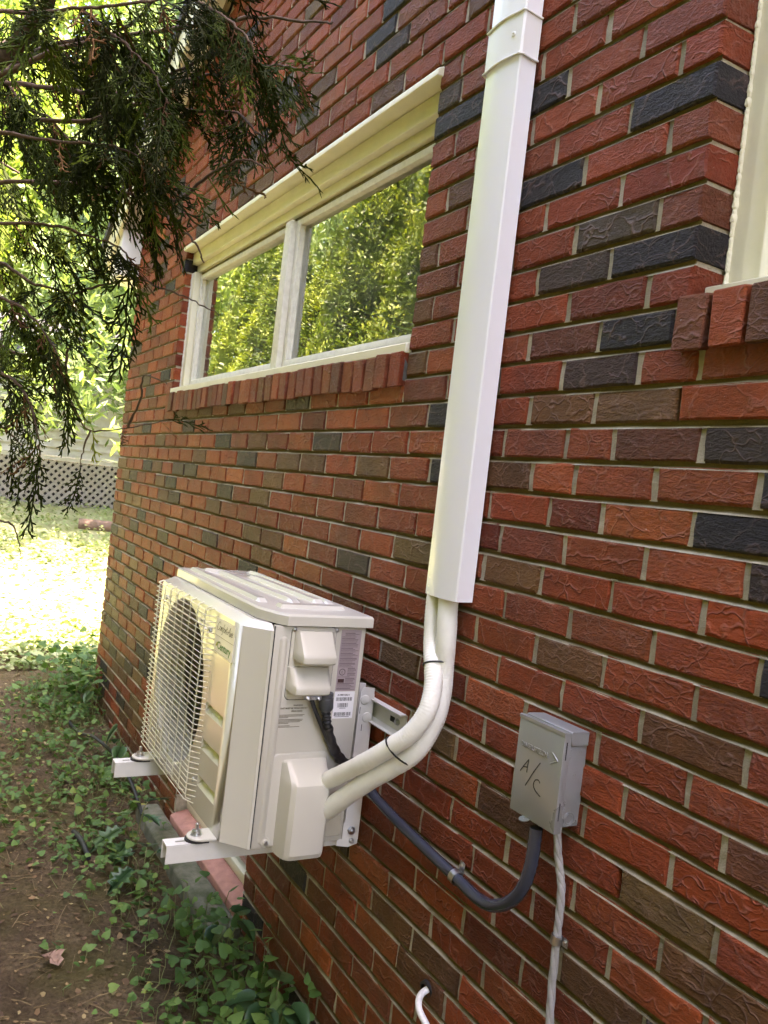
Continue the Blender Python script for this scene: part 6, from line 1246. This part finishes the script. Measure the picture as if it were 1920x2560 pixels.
o = link(bpy.data.objects.new('crown', me), cedar); o['kind'] = 'stuff'
print('sprays', len(PLACED), 'mass faces', len(FS))

# ------------------------------------------------------------------ leaves: template, many copies in one mesh
def heart():
    o = [(0, 0), (.18, -.10), (.40, -.06), (.50, .16), (.44, .42), (.25, .70), (0, 1.0), (-.25, .70), (-.44, .42), (-.50, .16), (-.40, -.06), (-.18, -.10)]
    V = [(x, y, -.10 * abs(x) * 1.6 + .0 - .10 * max(0, y - .4) ** 2) for x, y in o] + [(0, .33, .06), (0, .68, .03)]
    c, c2 = 12, 13; F = []
    for i in range(12):
        j_ = (i + 1) % 12; F.append((i, j_, c2 if i in (5, 6) or j_ == 6 else c))
    F += [(5, c2, c), (c2, 7, c)]
    return np.array(V), F
HV, HF = heart()
def scatter(items, tv, tf):
    """items: (pos, yaw, tilt, roll, size, value) -> verts, faces, cols"""
    V = []; C = []; F = []; nv = len(tv)
    for p, ya, ti, ro, s, val in items:
        m = (Matrix.Rotation(ya, 3, 'Z') @ Matrix.Rotation(ti, 3, 'X') @ Matrix.Rotation(ro, 3, 'Y'))
        a = np.array(m); V.append(tv * s @ a.T + np.array(p)); C.append(np.tile((val, val, val, 1), (nv, 1)))
    V = np.concatenate(V); C = np.concatenate(C)
    b = np.arange(len(items))[:, None, None] * nv + np.array(tf)[None]
    return V, b.reshape(-1, len(tf[0])), C
def fastmesh(name, V, F, m, parent=None, cols=None, sm=True):
    me = bpy.data.meshes.new(name); me.vertices.add(len(V)); me.vertices.foreach_set('co', np.asarray(V, np.float32).ravel())
    k = F.shape[1]; me.loops.add(F.size); me.loops.foreach_set('vertex_index', F.astype(np.int32).ravel())
    me.polygons.add(len(F)); me.polygons.foreach_set('loop_start', np.arange(0, F.size, k, dtype=np.int32)); me.update(calc_edges=True)
    if sm: me.shade_smooth()
    me.materials.append(m)
    if cols is not None:
        a = me.color_attributes.new('Col', 'FLOAT_COLOR', 'POINT'); a.data.foreach_set('color', np.asarray(cols, np.float32).ravel())
    return link(bpy.data.objects.new(name, me), parent)
IVY = leafmat('ivy_leaf', [(0.0, (.045, .105, .024)), (.4, (.085, .180, .042)), (.75, (.145, .250, .058)), (.93, (.21, .29, .06)), (1.0, (.36, .32, .08))], .25, .6, spec=.35)
rv = random.Random(21)
items = []; stems = []
def ivy(x, y, hmin, hmax, s):
    z = zg(x, y); h_ = rv.uniform(hmin, hmax); px_ = x + rv.gauss(0, .012); py_ = y + rv.gauss(0, .012)
    items.append(((px_, py_, z + h_), rv.uniform(0, 6.28), rv.gauss(.25, .38), rv.gauss(0, .35), s, min(1, max(0, rv.gauss(.45, .24)))))
    if rv.random() < .5: stems.append([(x + rv.gauss(0, .02), y + rv.gauss(0, .02), z - .005), (px_ + rv.gauss(0, .01), py_, z + h_ * .6), (px_, py_, z + h_)])
for i in range(15000):
    x = rv.uniform(-5.7, -1.45); d = rv.uniform(.02, .95)
    cl = .55 + .9 * noise.noise((x * 2.2, d * 3.5, 2)) + .35 * noise.noise((x * 6, d * 7, 8))
    core = 1.15 - max(0, d - .30) * 2.6 - (.35 if d < .06 else 0)
    if -4.6 < x < -3.3 and d > .35: core += .38
    if x > -2.9: core = 1.15 - max(0, d - .36) * 4.2
    if -3.6 < x < -2.5 and d < .15: core -= .75
    if rv.random() < cl * core * .44:
        lush = max(0, 1 - abs(d - .2) / .35)
        ivy(x, -d, .012, .035 + .10 * lush * rv.random(), rv.uniform(.013, .030) * (1.2 if lush > .5 else 1) * (1.2 if x > -2.7 and d < .3 else 1))
for i in range(420):   # tuft climbing round the far corner of the house
    x = rv.gauss(-5.45, .22); y = -abs(rv.gauss(.0, .14)) if x > XL else rv.gauss(0, .15); ivy(x, y, .02, .30, rv.uniform(.03, .06))
for i in range(230):   # bigger leaves against the bricks in the foreground
    x = rv.uniform(-2.75, -1.5); d = abs(rv.gauss(.12, .09)) + .02; ivy(x, -d, .02, .16, rv.uniform(.024, .044))
V, F, C = scatter(items, HV, HF)
iv = fastmesh('ivy', V, F, IVY, None, C); tag(iv, 'low carpet of heart-shaped ivy leaves along the foot of the wall', 'ivy', kind='stuff')
V = []; F = []
for s in stems:
    v, f = tube_data(s, .0011, 4, False); b = len(V); V += v; F += [tuple(q + b for q in ff) for ff in f]
STEM = M('pale_stem', (.20, .22, .08), .7)
st = mesh('stems', V, F, STEM, iv)
# pale dry lawn and sunny ground cover beyond the corner
def lawnmat():
    m = bpy.data.materials.new('pale_dry_lawn'); N, L, B = nodes(m); g_ = N.new('ShaderNodeNewGeometry')
    n1 = noisen(N, L, g_.outputs['Position'], 1.6, 4, .6); n2 = noisen(N, L, g_.outputs['Position'], 70, 4, .7)
    c = ramp(N, L, n1.outputs[0], [(.35, (.34, .37, .15)), (.6, (.48, .47, .26))]); c = mix(N, L, ramp(N, L, n2.outputs[0], [(.4, (0, 0, 0)), (.65, (.4, .4, .4))]), c, (.26, .30, .12))
    L.new(c, B.inputs['Base Color']); B.inputs['Roughness'].default_value = .95; bumpnode(N, L, B, n2.outputs[0], 1.0, .03); return m
lx = list(np.arange(-15.5, -6.6, .3)) + [-6.5]; ly = list(np.arange(-4, 8.01, .15)); V = [(x + (.10 * noise.noise((y * 3, 0, 0)) if x == -6.5 else 0), y, zg(x, y) + (.012 if x < -6.5 else -.004)) for y in ly for x in lx]; nl = len(lx)
tag(mesh('lawn', V, [(j_ * nl + i, j_ * nl + i + 1, (j_ + 1) * nl + i + 1, (j_ + 1) * nl + i) for j_ in range(len(ly) - 1) for i in range(nl - 1)], lawnmat(), None, 60), kind='structure')
items = []
for i in range(26000):
    x = -6.1 - 8.0 * rv.random() ** 1.3; y = rv.uniform(-2.6, 3.6) * (1 if x < -7 else .6)
    if x > -5.9: continue
    if noise.noise((x * .8, y * .8, 4)) + rv.uniform(-.5, .9) < -.05: continue
    items.append(((x, y, zg(x, y) + rv.uniform(.01, .09)), rv.uniform(0, 6.28), rv.gauss(.2, .4), rv.gauss(0, .35), rv.uniform(.025, .055), min(1, max(0, rv.gauss(.6, .25)))))
V, F, C = scatter(items, HV, HF)
GCM = leafmat('ground_cover_leaf', [(0.0, (.14, .21, .07)), (.5, (.28, .36, .14)), (1.0, (.46, .48, .26))], .25, .45)
gc = fastmesh('ground_cover', V, F, GCM, None, C); tag(gc, 'bright sunlit leafy ground cover beyond the house corner', 'ground cover', kind='stuff')
# leaf litter, crumbs and twigs on the soil
LIT = leafmat('leaf_litter_mat', [(0.0, (.045, .028, .015)), (.4, (.13, .075, .035)), (.75, (.26, .17, .08)), (1.0, (.36, .30, .14))], .05, .9)
items = []
for i in range(5200):
    x = rv.uniform(-6.2, -1.4); y = -rv.random() ** .8 * 1.3
    items.append(((x, y, zg(x, y) + rv.uniform(.001, .008)), rv.uniform(0, 6.28), rv.gauss(0, .25), rv.gauss(0, .3), rv.choice((.006, .009, .012, .016, .024)) * rv.uniform(.7, 1.3), rv.random()))
TV = np.array([(-.22, 0, 0), (.22, -.05, .06), (.3, .5, 0), (0, 1, .08), (-.28, .55, .03)]); TF = [(0, 1, 2, 3), (0, 3, 4, 4)]
TF = [(0, 1, 2), (0, 2, 3), (0, 3, 4)]
V, F, C = scatter(items, TV, TF); ll = fastmesh('leaf_litter', V, F, LIT, None, C); tag(ll, 'scattered dry leaf scraps and crumbs on the bare soil', 'leaf litter', kind='stuff')
V = []; F = []
for i in range(900):
    x = rv.uniform(-6, -1.4); y = -rv.random() * 1.2; a = rv.uniform(0, 6.28); L_ = rv.uniform(.02, .11); z = zg(x, y) + .004
    pts = [(x, y, z), (x + L_ * .5 * math.cos(a) + rv.gauss(0, .006), y + L_ * .5 * math.sin(a), z + rv.uniform(0, .008)), (x + L_ * math.cos(a), y + L_ * math.sin(a), z + rv.uniform(-.002, .004))]
    v, f = tube_data(pts, rv.uniform(.0007, .0016), 4, False); b = len(V); V += v; F += [tuple(q + b for q in ff) for ff in f]
mesh('dry_grass_bits', V, F, M('dry_stem', (.22, .155, .075), .9), ll)

# ---- single plants and things on the ground one can point at
WEED = leafmat('weed_leaf', [(0.0, (.03, .085, .035)), (.5, (.045, .12, .05)), (1.0, (.085, .17, .06))], .2, .35, 'obj')
def leaf_mesh(name, out, fold=.18, curl=.25):
    n = len(out); V = [(x, y, abs(x) * fold - curl * y * y) for x, y in out]; mid = [(0, t, -curl * t * t) for t in (.25, .5, .75)]
    V += mid; k = n; F = []
    bmx = bmesh.new()
    vs_ = [bmx.verts.new(v) for v in V]
    half = n // 2
    R_ = list(range(0, half + 1)); L_ = [0] + list(range(n - 1, half - 1, -1))
    spine = [0, k, k + 1, k + 2, half]
    def near(y): return min(spine, key=lambda q: abs(V[q][1] - y))
    for side_ in (R_, L_):
        for a, b in zip(side_, side_[1:]):
            s0, s1 = near(V[a][1]), near(V[b][1])
            for tri in ((a, b, s1), (a, s1, s0)):
                if len(set(tri)) == 3:
                    try: bmx.faces.new([vs_[q] for q in tri])
                    except ValueError: pass
    me = bpy.data.meshes.new(name); bmx.to_mesh(me); bmx.free(); me.shade_smooth(); me.materials.append(WEED); return me
LOBE = leaf_mesh('leaf', [(0, 0), (.06, .08), (.22, .05), (.16, .20), (.36, .24), (.20, .36), (.40, .48), (.20, .54), (.30, .72), (.12, .72), (0, 1.0), (-.12, .74), (-.28, .68), (-.2, .52), (-.42, .45), (-.2, .34), (-.34, .22), (-.16, .18), (-.2, .04), (-.06, .08)])
BROAD = leaf_mesh('leaf', [(0, 0), (.15, -.06), (.34, .02), (.44, .22), (.40, .45), (.26, .70), (.1, .9), (0, 1.0), (-.1, .9), (-.26, .70), (-.40, .45), (-.44, .22), (-.34, .02), (-.15, -.06)], .12, .3)
def weed(name, x, y, leaves, me, label, group):
    z = zg(x, y); e_ = empty(name, (x, y, z)); tag(e_, label, 'weed', group)
    for (a, h_, out, s, til) in leaves:
        p0 = Vector((x, y, z - .01)); p1 = Vector((x + math.cos(a) * out, y + math.sin(a) * out, z + h_))
        tube('stem', catmull([p0, p0.lerp(p1, .55) + Vector((0, 0, h_ * .25)), p1], 4), .0018, STEM, e_, 5)
        o = bpy.data.objects.new('leaf', me); link(o, e_); o.location = p1; o.scale = (s, s, s); o.rotation_euler = (til, rv.gauss(0, .15), a - math.pi / 2)
weed('lobed_weed', -3.28, -.20, [(3.6, .13, .05, .13, -.2), (4.9, .10, .06, .15, -.35), (.3, .16, .04, .12, .2), (2.2, .18, .05, .14, 0), (5.6, .06, .07, .12, -.3)], LOBE, 'weed with deeply lobed leaves behind the bracket arm, by the basement window', 'single weeds')
weed('lobed_weed', -2.98, -.24, [(3.9, .10, .05, .12, -.2), (5.2, .08, .05, .12, -.3), (1.2, .13, .04, .10, .1), (2.8, .12, .05, .11, -.1)], LOBE, 'smaller lobed weed just left of the near bracket arm tip', 'single weeds')
weed('broad_leaf_weed', -2.42, -.12, [(4.0, .13, .05, .085, -.1), (5.4, .15, .05, .08, -.3), (.4, .17, .06, .075, -.2), (2.0, .16, .03, .07, .1)], BROAD, 'broad-leaved weed leaning on the bricks below the pink sill', 'single weeds')
weed('broad_leaf_weed', -2.06, -.10, [(4.2, .10, .06, .10, -.15), (5.5, .12, .06, .105, -.35), (.2, .13, .07, .09, -.2), (2.6, .14, .04, .09, 0), (3.4, .07, .08, .10, -.3)], BROAD, 'broad-leaved weed at the foot of the wall at the bottom edge', 'single weeds')
weed('broad_leaf_weed', -4.15, -.07, [(4.5, .20, .04, .115, -.9), (3.3, .13, .05, .08, -.3), (5.8, .12, .05, .085, -.4)], BROAD, 'big bluish-green leaf standing against the wall behind the far bracket bolt', 'single weeds')
weed('broad_leaf_weed', -4.95, -.06, [(4.6, .22, .04, .085, -.7), (3.9, .19, .07, .075, -.5), (5.4, .17, .05, .08, -.6), (2.8, .12, .06, .07, -.3)], BROAD, 'heart-leaved plant against the bricks near the far corner', 'single weeds')
# fallen oak leaf
OAKM = M('dry_oak_leaf', (.42, .27, .20), .75, bump=(120, .5, .002), var=(60, .3))
oo = [(0, -.12), (.03, .05), (.16, .06), (.28, .02), (.22, .18), (.12, .26), (.30, .34), (.46, .30), (.36, .48), (.16, .50), (.26, .64), (.40, .70), (.22, .78), (.10, .72), (.10, .88), (0, 1.0), (-.09, .86), (-.12, .70), (-.26, .80), (-.38, .68), (-.22, .62), (-.16, .50), (-.38, .50), (-.44, .34), (-.28, .36), (-.12, .26), (-.24, .16), (-.28, .04), (-.14, .06), (-.03, .05)]
V = [(-2.50 + .075 * (x * math.cos(1.9) - y * math.sin(1.9)), -.60 + .075 * (x * math.sin(1.9) + y * math.cos(1.9)), zg(-2.5, -.6) + .022 + .03 * x * x + .012 * math.sin(y * 4)) for x, y in oo]
bm = bmesh.new(); vs_ = [bm.verts.new(v) for v in V]; c = [bm.verts.new(Vector(V[0]).lerp(Vector(V[15]), t) + Vector((0, 0, -.004))) for t in (.25, .5, .75)]
n = len(oo); sp = [vs_[0]] + c + [vs_[15]]
def nr(v): return min(sp, key=lambda q: (q.co - v.co).length)
for a in range(n):
    b = (a + 1) % n; s0, s1 = nr(vs_[a]), nr(vs_[b])
    for tri in ((vs_[a], vs_[b], s1), (vs_[a], s1, s0)):
        if len(set(tri)) == 3:
            try: bm.faces.new(tri)
            except ValueError: pass
ol = bmobj('oak_leaf', bm, OAKM, None, 80); tag(ol, 'dry pinkish-brown oak leaf lying on the bare soil', 'leaf')
# thin black hose by the far bracket arm, and a short dark stick
ho = tube('black_hose', catmull([(-5.0, -.22, .02), (-4.62, -.20, .035), (-4.50, -.19, .06), (-4.35, -.17, .09), (-4.10, -.12, .08), (-3.85, -.10, .05), (-3.5, -.12, .02)], 8), .008, BLKRUB, None, 8)
tag(ho, 'thin black hose lying in the ivy beyond the far bracket arm', 'hose')
sk = tube('stick', catmull([(-3.42, -.41, zg(-3.42, -.41) + .02), (-3.30, -.40, zg(-3.3, -.4) + .035), (-3.17, -.395, zg(-3.17, -.395) + .02)], 5), [.009, .011, .012, .011, .012, .011, .010, .011, .010, .009, .008], BLKRUB, None, 7)
tag(sk, 'short dark stick on the soil left of the near arm', 'stick')

# ------------------------------------------------------------------ evergreen row facing the wall (seen in the glass), unseen evergreens added to block low sky, trees behind the yard
def tuft(r, n, L, spread, wk=.28):
    out = []
    for _ in range(n):
        d = Vector((r.gauss(0, 1), r.gauss(0, 1), r.gauss(0, 1) + .6)).normalized(); s = d.orthogonal().normalized(); s = Matrix.Rotation(r.uniform(0, 6.28), 3, d) @ s
        o = Vector((r.gauss(0, spread), r.gauss(0, spread), r.gauss(0, spread))); l = L * r.uniform(.6, 1.3); w_ = l * wk
        out.append((o - s * w_ * .4, o + d * l * .55 + s * w_, o + d * l, o + d * l * .5 - s * w_ * 1.1))
    return out
def crown(name, seed, shape, ntuft, per, L, spread, m, wk=.28):
    r = random.Random(seed); V = []; C = []; F = []
    for _ in range(ntuft):
        p, val = shape(r); v0 = min(1, max(0, val + r.gauss(0, .12)))
        for q in tuft(r, per, L, spread, wk):
            b = len(V); V += [tuple(p + k) for k in q]; v = min(1, max(0, v0 + r.gauss(0, .1))); C += [(v, v, v, 1)] * 4; F.append((b, b + 1, b + 2, b + 3))
    me = fastmesh(name, np.array(V), np.array(F), m, None, C, sm=False); d = me.data; bpy.data.objects.remove(me); return d
ARB = leafmat('arborvitae_scales', [(0.0, (.014, .032, .004)), (.5, (.080, .130, .012)), (.8, (.19, .24, .020)), (1.0, (.30, .33, .032))], .3, .5)
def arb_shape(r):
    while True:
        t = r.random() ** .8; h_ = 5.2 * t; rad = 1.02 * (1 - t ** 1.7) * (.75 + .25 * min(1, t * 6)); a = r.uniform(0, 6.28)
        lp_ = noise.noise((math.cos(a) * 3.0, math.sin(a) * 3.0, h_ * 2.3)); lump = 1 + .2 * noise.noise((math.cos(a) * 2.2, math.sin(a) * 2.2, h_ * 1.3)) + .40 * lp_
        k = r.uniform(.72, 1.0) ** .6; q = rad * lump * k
        return Vector((q * math.cos(a), q * math.sin(a), .15 + h_)), .12 + .45 * (k - .72) / .28 + .75 * lp_  # inner leaves and hollows between lumps painted darker, as crown shade
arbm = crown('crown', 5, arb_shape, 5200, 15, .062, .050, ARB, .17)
def cyl_mesh(name, r0, r1, h_, m):
    v, f = tube_data([(0, 0, -.2), (.01, 0, h_ * .5), (0, .01, h_)], [r0, (r0 + r1) / 2, r1], 10); me = bpy.data.meshes.new(name); me.from_pydata([tuple(q) for q in v], [], f); me.materials.append(m); return me
arbt = cyl_mesh('trunk', .09, .02, 4.6, BARK)
def tree(name, x, y, rz, s, sz, cm, tm, label, group):
    e_ = empty(name, (x, y, zg(x, y))); tag(e_, label, 'tree', group)
    for nm, me in (('crown', cm), ('trunk', tm)):
        o = bpy.data.objects.new(nm, me); col.objects.link(o); o.parent = e_
    e_.rotation_euler.z = rz; e_.scale = (s, s, s * sz)
AL = ['nearest evergreen of the row facing the wall, mirrored at the right of the glass', 'second evergreen of the row facing the wall, mirrored in the right pane', 'third evergreen of the facing row, mirrored beside the mullion', 'fourth evergreen of the facing row, low and bright in the left pane', 'fifth evergreen of the facing row, pointed, mirrored in the left pane', 'last evergreen of the facing row, at the far left of the mirrored view', 'unseen evergreen added to block low sky, behind the cedar trunk, left of the viewer', 'unseen evergreen added to block low sky, nearest the cedar trunk', 'unseen evergreen added to block low sky, straight behind the viewer', 'unseen evergreen added to block low sky, behind the viewer to the right', 'second unseen evergreen added to block low sky, to the right behind the viewer', 'unseen evergreen added to block low sky, at the right end of the row', 'tall unseen evergreen added in a back row to block low sky, behind the cedar', 'tall unseen evergreen added in a back row to block low sky, left of the viewer', 'tall unseen evergreen added in a back row to block low sky, straight behind the viewer', 'tall unseen evergreen added in a back row to block low sky, right of the viewer', 'tall unseen evergreen added in a back row to block low sky, at the right end']
for k, (x, y, rz, s, sz) in enumerate(((-6.3, -3.7, .3, 1.12, 1.12), (-7.9, -3.75, 2.1, 1.1, 1.05), (-9.6, -3.7, 4.0, 1.05, 1.02), (-11.3, -3.9, 5.2, 1.0, .84), (-12.9, -3.8, 1.1, 1.0, .90), (-14.8, -3.9, 3.0, 1.05, .80), (-4.7, -3.1, 0.9, 1.05, 1.0), (-2.9, -3.4, 2.2, 1.1, 1.02), (-1.2, -2.65, 3.3, 1.0, 1.0), (.5, -2.6, 4.2, 1.1, 1.05), (2.2, -2.6, 5.0, 1.05, .98), (4.0, -2.6, .2, 1.1, 1.0), (-4.2, -5.2, 1.9, 1.5, 1.05), (-1.9, -5.0, 3.9, 1.55, 1.1), (.6, -5.0, .7, 1.5, 1.1), (3.0, -5.1, 2.6, 1.55, 1.05), (5.4, -4.9, 5.4, 1.5, 1.1))):
    tree('evergreen_tree', x, y, rz, s, sz, arbm, arbt, AL[k], 'evergreen row facing the wall')
PINE = leafmat('pine_needles', [(0.0, (.04, .08, .03)), (.5, (.11, .18, .06)), (1.0, (.24, .31, .11))], .4, .5)
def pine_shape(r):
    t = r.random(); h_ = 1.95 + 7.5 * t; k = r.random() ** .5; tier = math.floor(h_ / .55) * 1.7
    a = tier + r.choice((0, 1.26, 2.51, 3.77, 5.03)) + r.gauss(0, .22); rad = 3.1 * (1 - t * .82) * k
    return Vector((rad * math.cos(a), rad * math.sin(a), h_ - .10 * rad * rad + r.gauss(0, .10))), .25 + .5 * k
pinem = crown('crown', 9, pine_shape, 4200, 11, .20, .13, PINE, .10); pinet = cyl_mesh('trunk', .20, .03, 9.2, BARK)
DEC = leafmat('maple_leaf', [(0.0, (.07, .13, .02)), (.5, (.17, .26, .05)), (1.0, (.34, .40, .10))], .45, .5)
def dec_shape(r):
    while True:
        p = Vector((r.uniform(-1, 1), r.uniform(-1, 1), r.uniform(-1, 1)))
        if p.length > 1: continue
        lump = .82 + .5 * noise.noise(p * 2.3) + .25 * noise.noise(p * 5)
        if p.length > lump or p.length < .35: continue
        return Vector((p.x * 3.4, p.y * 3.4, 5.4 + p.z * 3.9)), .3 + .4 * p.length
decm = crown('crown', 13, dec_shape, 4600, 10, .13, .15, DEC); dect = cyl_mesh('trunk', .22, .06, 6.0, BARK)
for k, (nm, x, y, rz, s, sz, cm, tm, lab) in enumerate((
    ('pine_tree', -16.2, 2.3, .4, .95, 1.0, pinem, pinet, 'soft-needled pine behind the white shed, seen past the house corner'),
    ('pine_tree', -10.6, 2.1, 2.2, .95, .9, pinem, pinet, 'young pine at the house corner with drooping pale green needles'),
    ('pine_tree', -22.0, -2.2, 1.2, 1.2, 1.1, pinem, pinet, 'tall pine at the far left behind the cedar branches'),
    ('maple_tree', -21.0, 5.5, .8, 1.25, 1.1, decm, dect, 'broad sunlit tree behind the shed, near the roof edge'),
    ('maple_tree', -18.5, -1.2, 2.9, 1.05, 1.0, decm, dect, 'pale green sunlit tree far behind the cedar branches'),
    ('maple_tree', -27.0, 1.5, 4.4, 1.7, 1.2, decm, dect, 'tallest yellow-green tree closing the far end of the yard'),
    ('maple_tree', -30.0, 10.0, 5.1, 1.7, 1.2, decm, dect, 'large tree beyond the roof edge at the far end'),
    ('maple_tree', -28.0, -7.5, 3.6, 1.6, 1.2, decm, dect, 'large tree at the far left of the yard'),
    ('pine_tree', -16.0, -7.5, 3.6, 1.1, 1.1, pinem, pinet, 'dark pine standing behind the evergreen row, mirrored in the left pane'))):
    tree(nm, x, y, rz, s, sz, cm, tm, lab, 'trees around the yard')

# ------------------------------------------------------------------ white shed with lattice skirt beyond the yard
SIDE = M('white_siding', (.42, .43, .41), .6, var=(12, .2)); LATT = M('weathered_lattice', (.33, .31, .28), .8, var=(30, .3))
sx = -12.2; zs = zg(sx, .6) - .06
shed = empty('garden_shed', (sx, .3, zs)); tag(shed, 'white clapboard shed on a lattice skirt across the yard', 'shed')
y0, y1 = -1.3, 1.42
for i in range(11):
    z = H(-.02) + .115 * i; b = prism('clapboard', [(sx + .034, z), (sx + .034, z + .006), (sx, z + .12), (sx - .02, z + .12), (sx - .02, z)], y0, y1, 'y', SIDE, shed, ang=None)
box('corner_board', sx - .03, sx + .025, y1 + .001, y1 + .09, zs, H(1.27), SIDE, shed)
box('skirt_rail', sx - .02, sx + .02, y0, y1, H(-.075), H(-.023), SIDE, shed)
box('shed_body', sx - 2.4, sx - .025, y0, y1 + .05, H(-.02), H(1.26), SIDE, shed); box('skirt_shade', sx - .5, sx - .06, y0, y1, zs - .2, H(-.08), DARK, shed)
prism('shed_roof', [(sx + .3, H(1.24)), (sx + .3, H(1.30)), (sx - 1.2, H(1.95)), (sx - 2.7, H(1.30)), (sx - 2.7, H(1.24)), (sx - 1.2, H(1.88))], y0 - .2, y1 + .25, 'y', SHING, shed, ang=None)
zb, zt = zs - .02, H(-.078); hh = zt - zb
for s in (-1, 1):
    y = y0 - hh
    while y < y1 + hh:
        a, b = (y, zb), (y + s * 0 + hh, zt)
        if s < 0: a, b = (y + hh, zb), (y, zt)
        def clip(p, q):
            t0, t1 = 0.0, 1.0; dy = q[0] - p[0]
            for lim, sg in ((y0, 1), (y1, -1)):
                va = (p[0] - lim) * sg; vb = (q[0] - lim) * sg
                if va < 0 and vb < 0: return None
                if va < 0: t0 = max(t0, va / (va - vb))
                if vb < 0: t1 = min(t1, va / (va - vb))
            if t1 - t0 < .08: return None
            return [(p[0] + dy * t, p[1] + (q[1] - p[1]) * t) for t in (t0, t1)]
        c = clip(a, b)
        if c:
            (ya, za), (yb, zb_) = c; d = Vector((yb - ya, zb_ - za)).normalized(); nn = Vector((-d.y, d.x)) * .019; xx = sx + (.006 if s > 0 else -.006)
            V = [(xx + o_, p[0] + k * nn.x, p[1] + k * nn.y) for o_ in (-.005, .005) for p, k in (((ya, za), 1), ((ya, za), -1), ((yb, zb_), -1), ((yb, zb_), 1))]
            mesh('lattice_slat', V, [(0, 1, 2, 3), (7, 6, 5, 4), (0, 4, 5, 1), (1, 5, 6, 2), (2, 6, 7, 3), (3, 7, 4, 0)], LATT, shed)
        y += .105
lg = tube('log', catmull([(-10.9, .75, zg(-10.9, .75) + .06), (-10.8, 1.5, zg(-10.8, 1.5) + .07), (-10.85, 2.6, zg(-10.85, 2.6) + .06)], 5), .075, M('weathered_log', (.26, .17, .13), .9, var=(20, .4), bump=(60, .6, .01)), None, 10)
tag(lg, 'weathered log edging the ground cover in front of the shed', 'log')
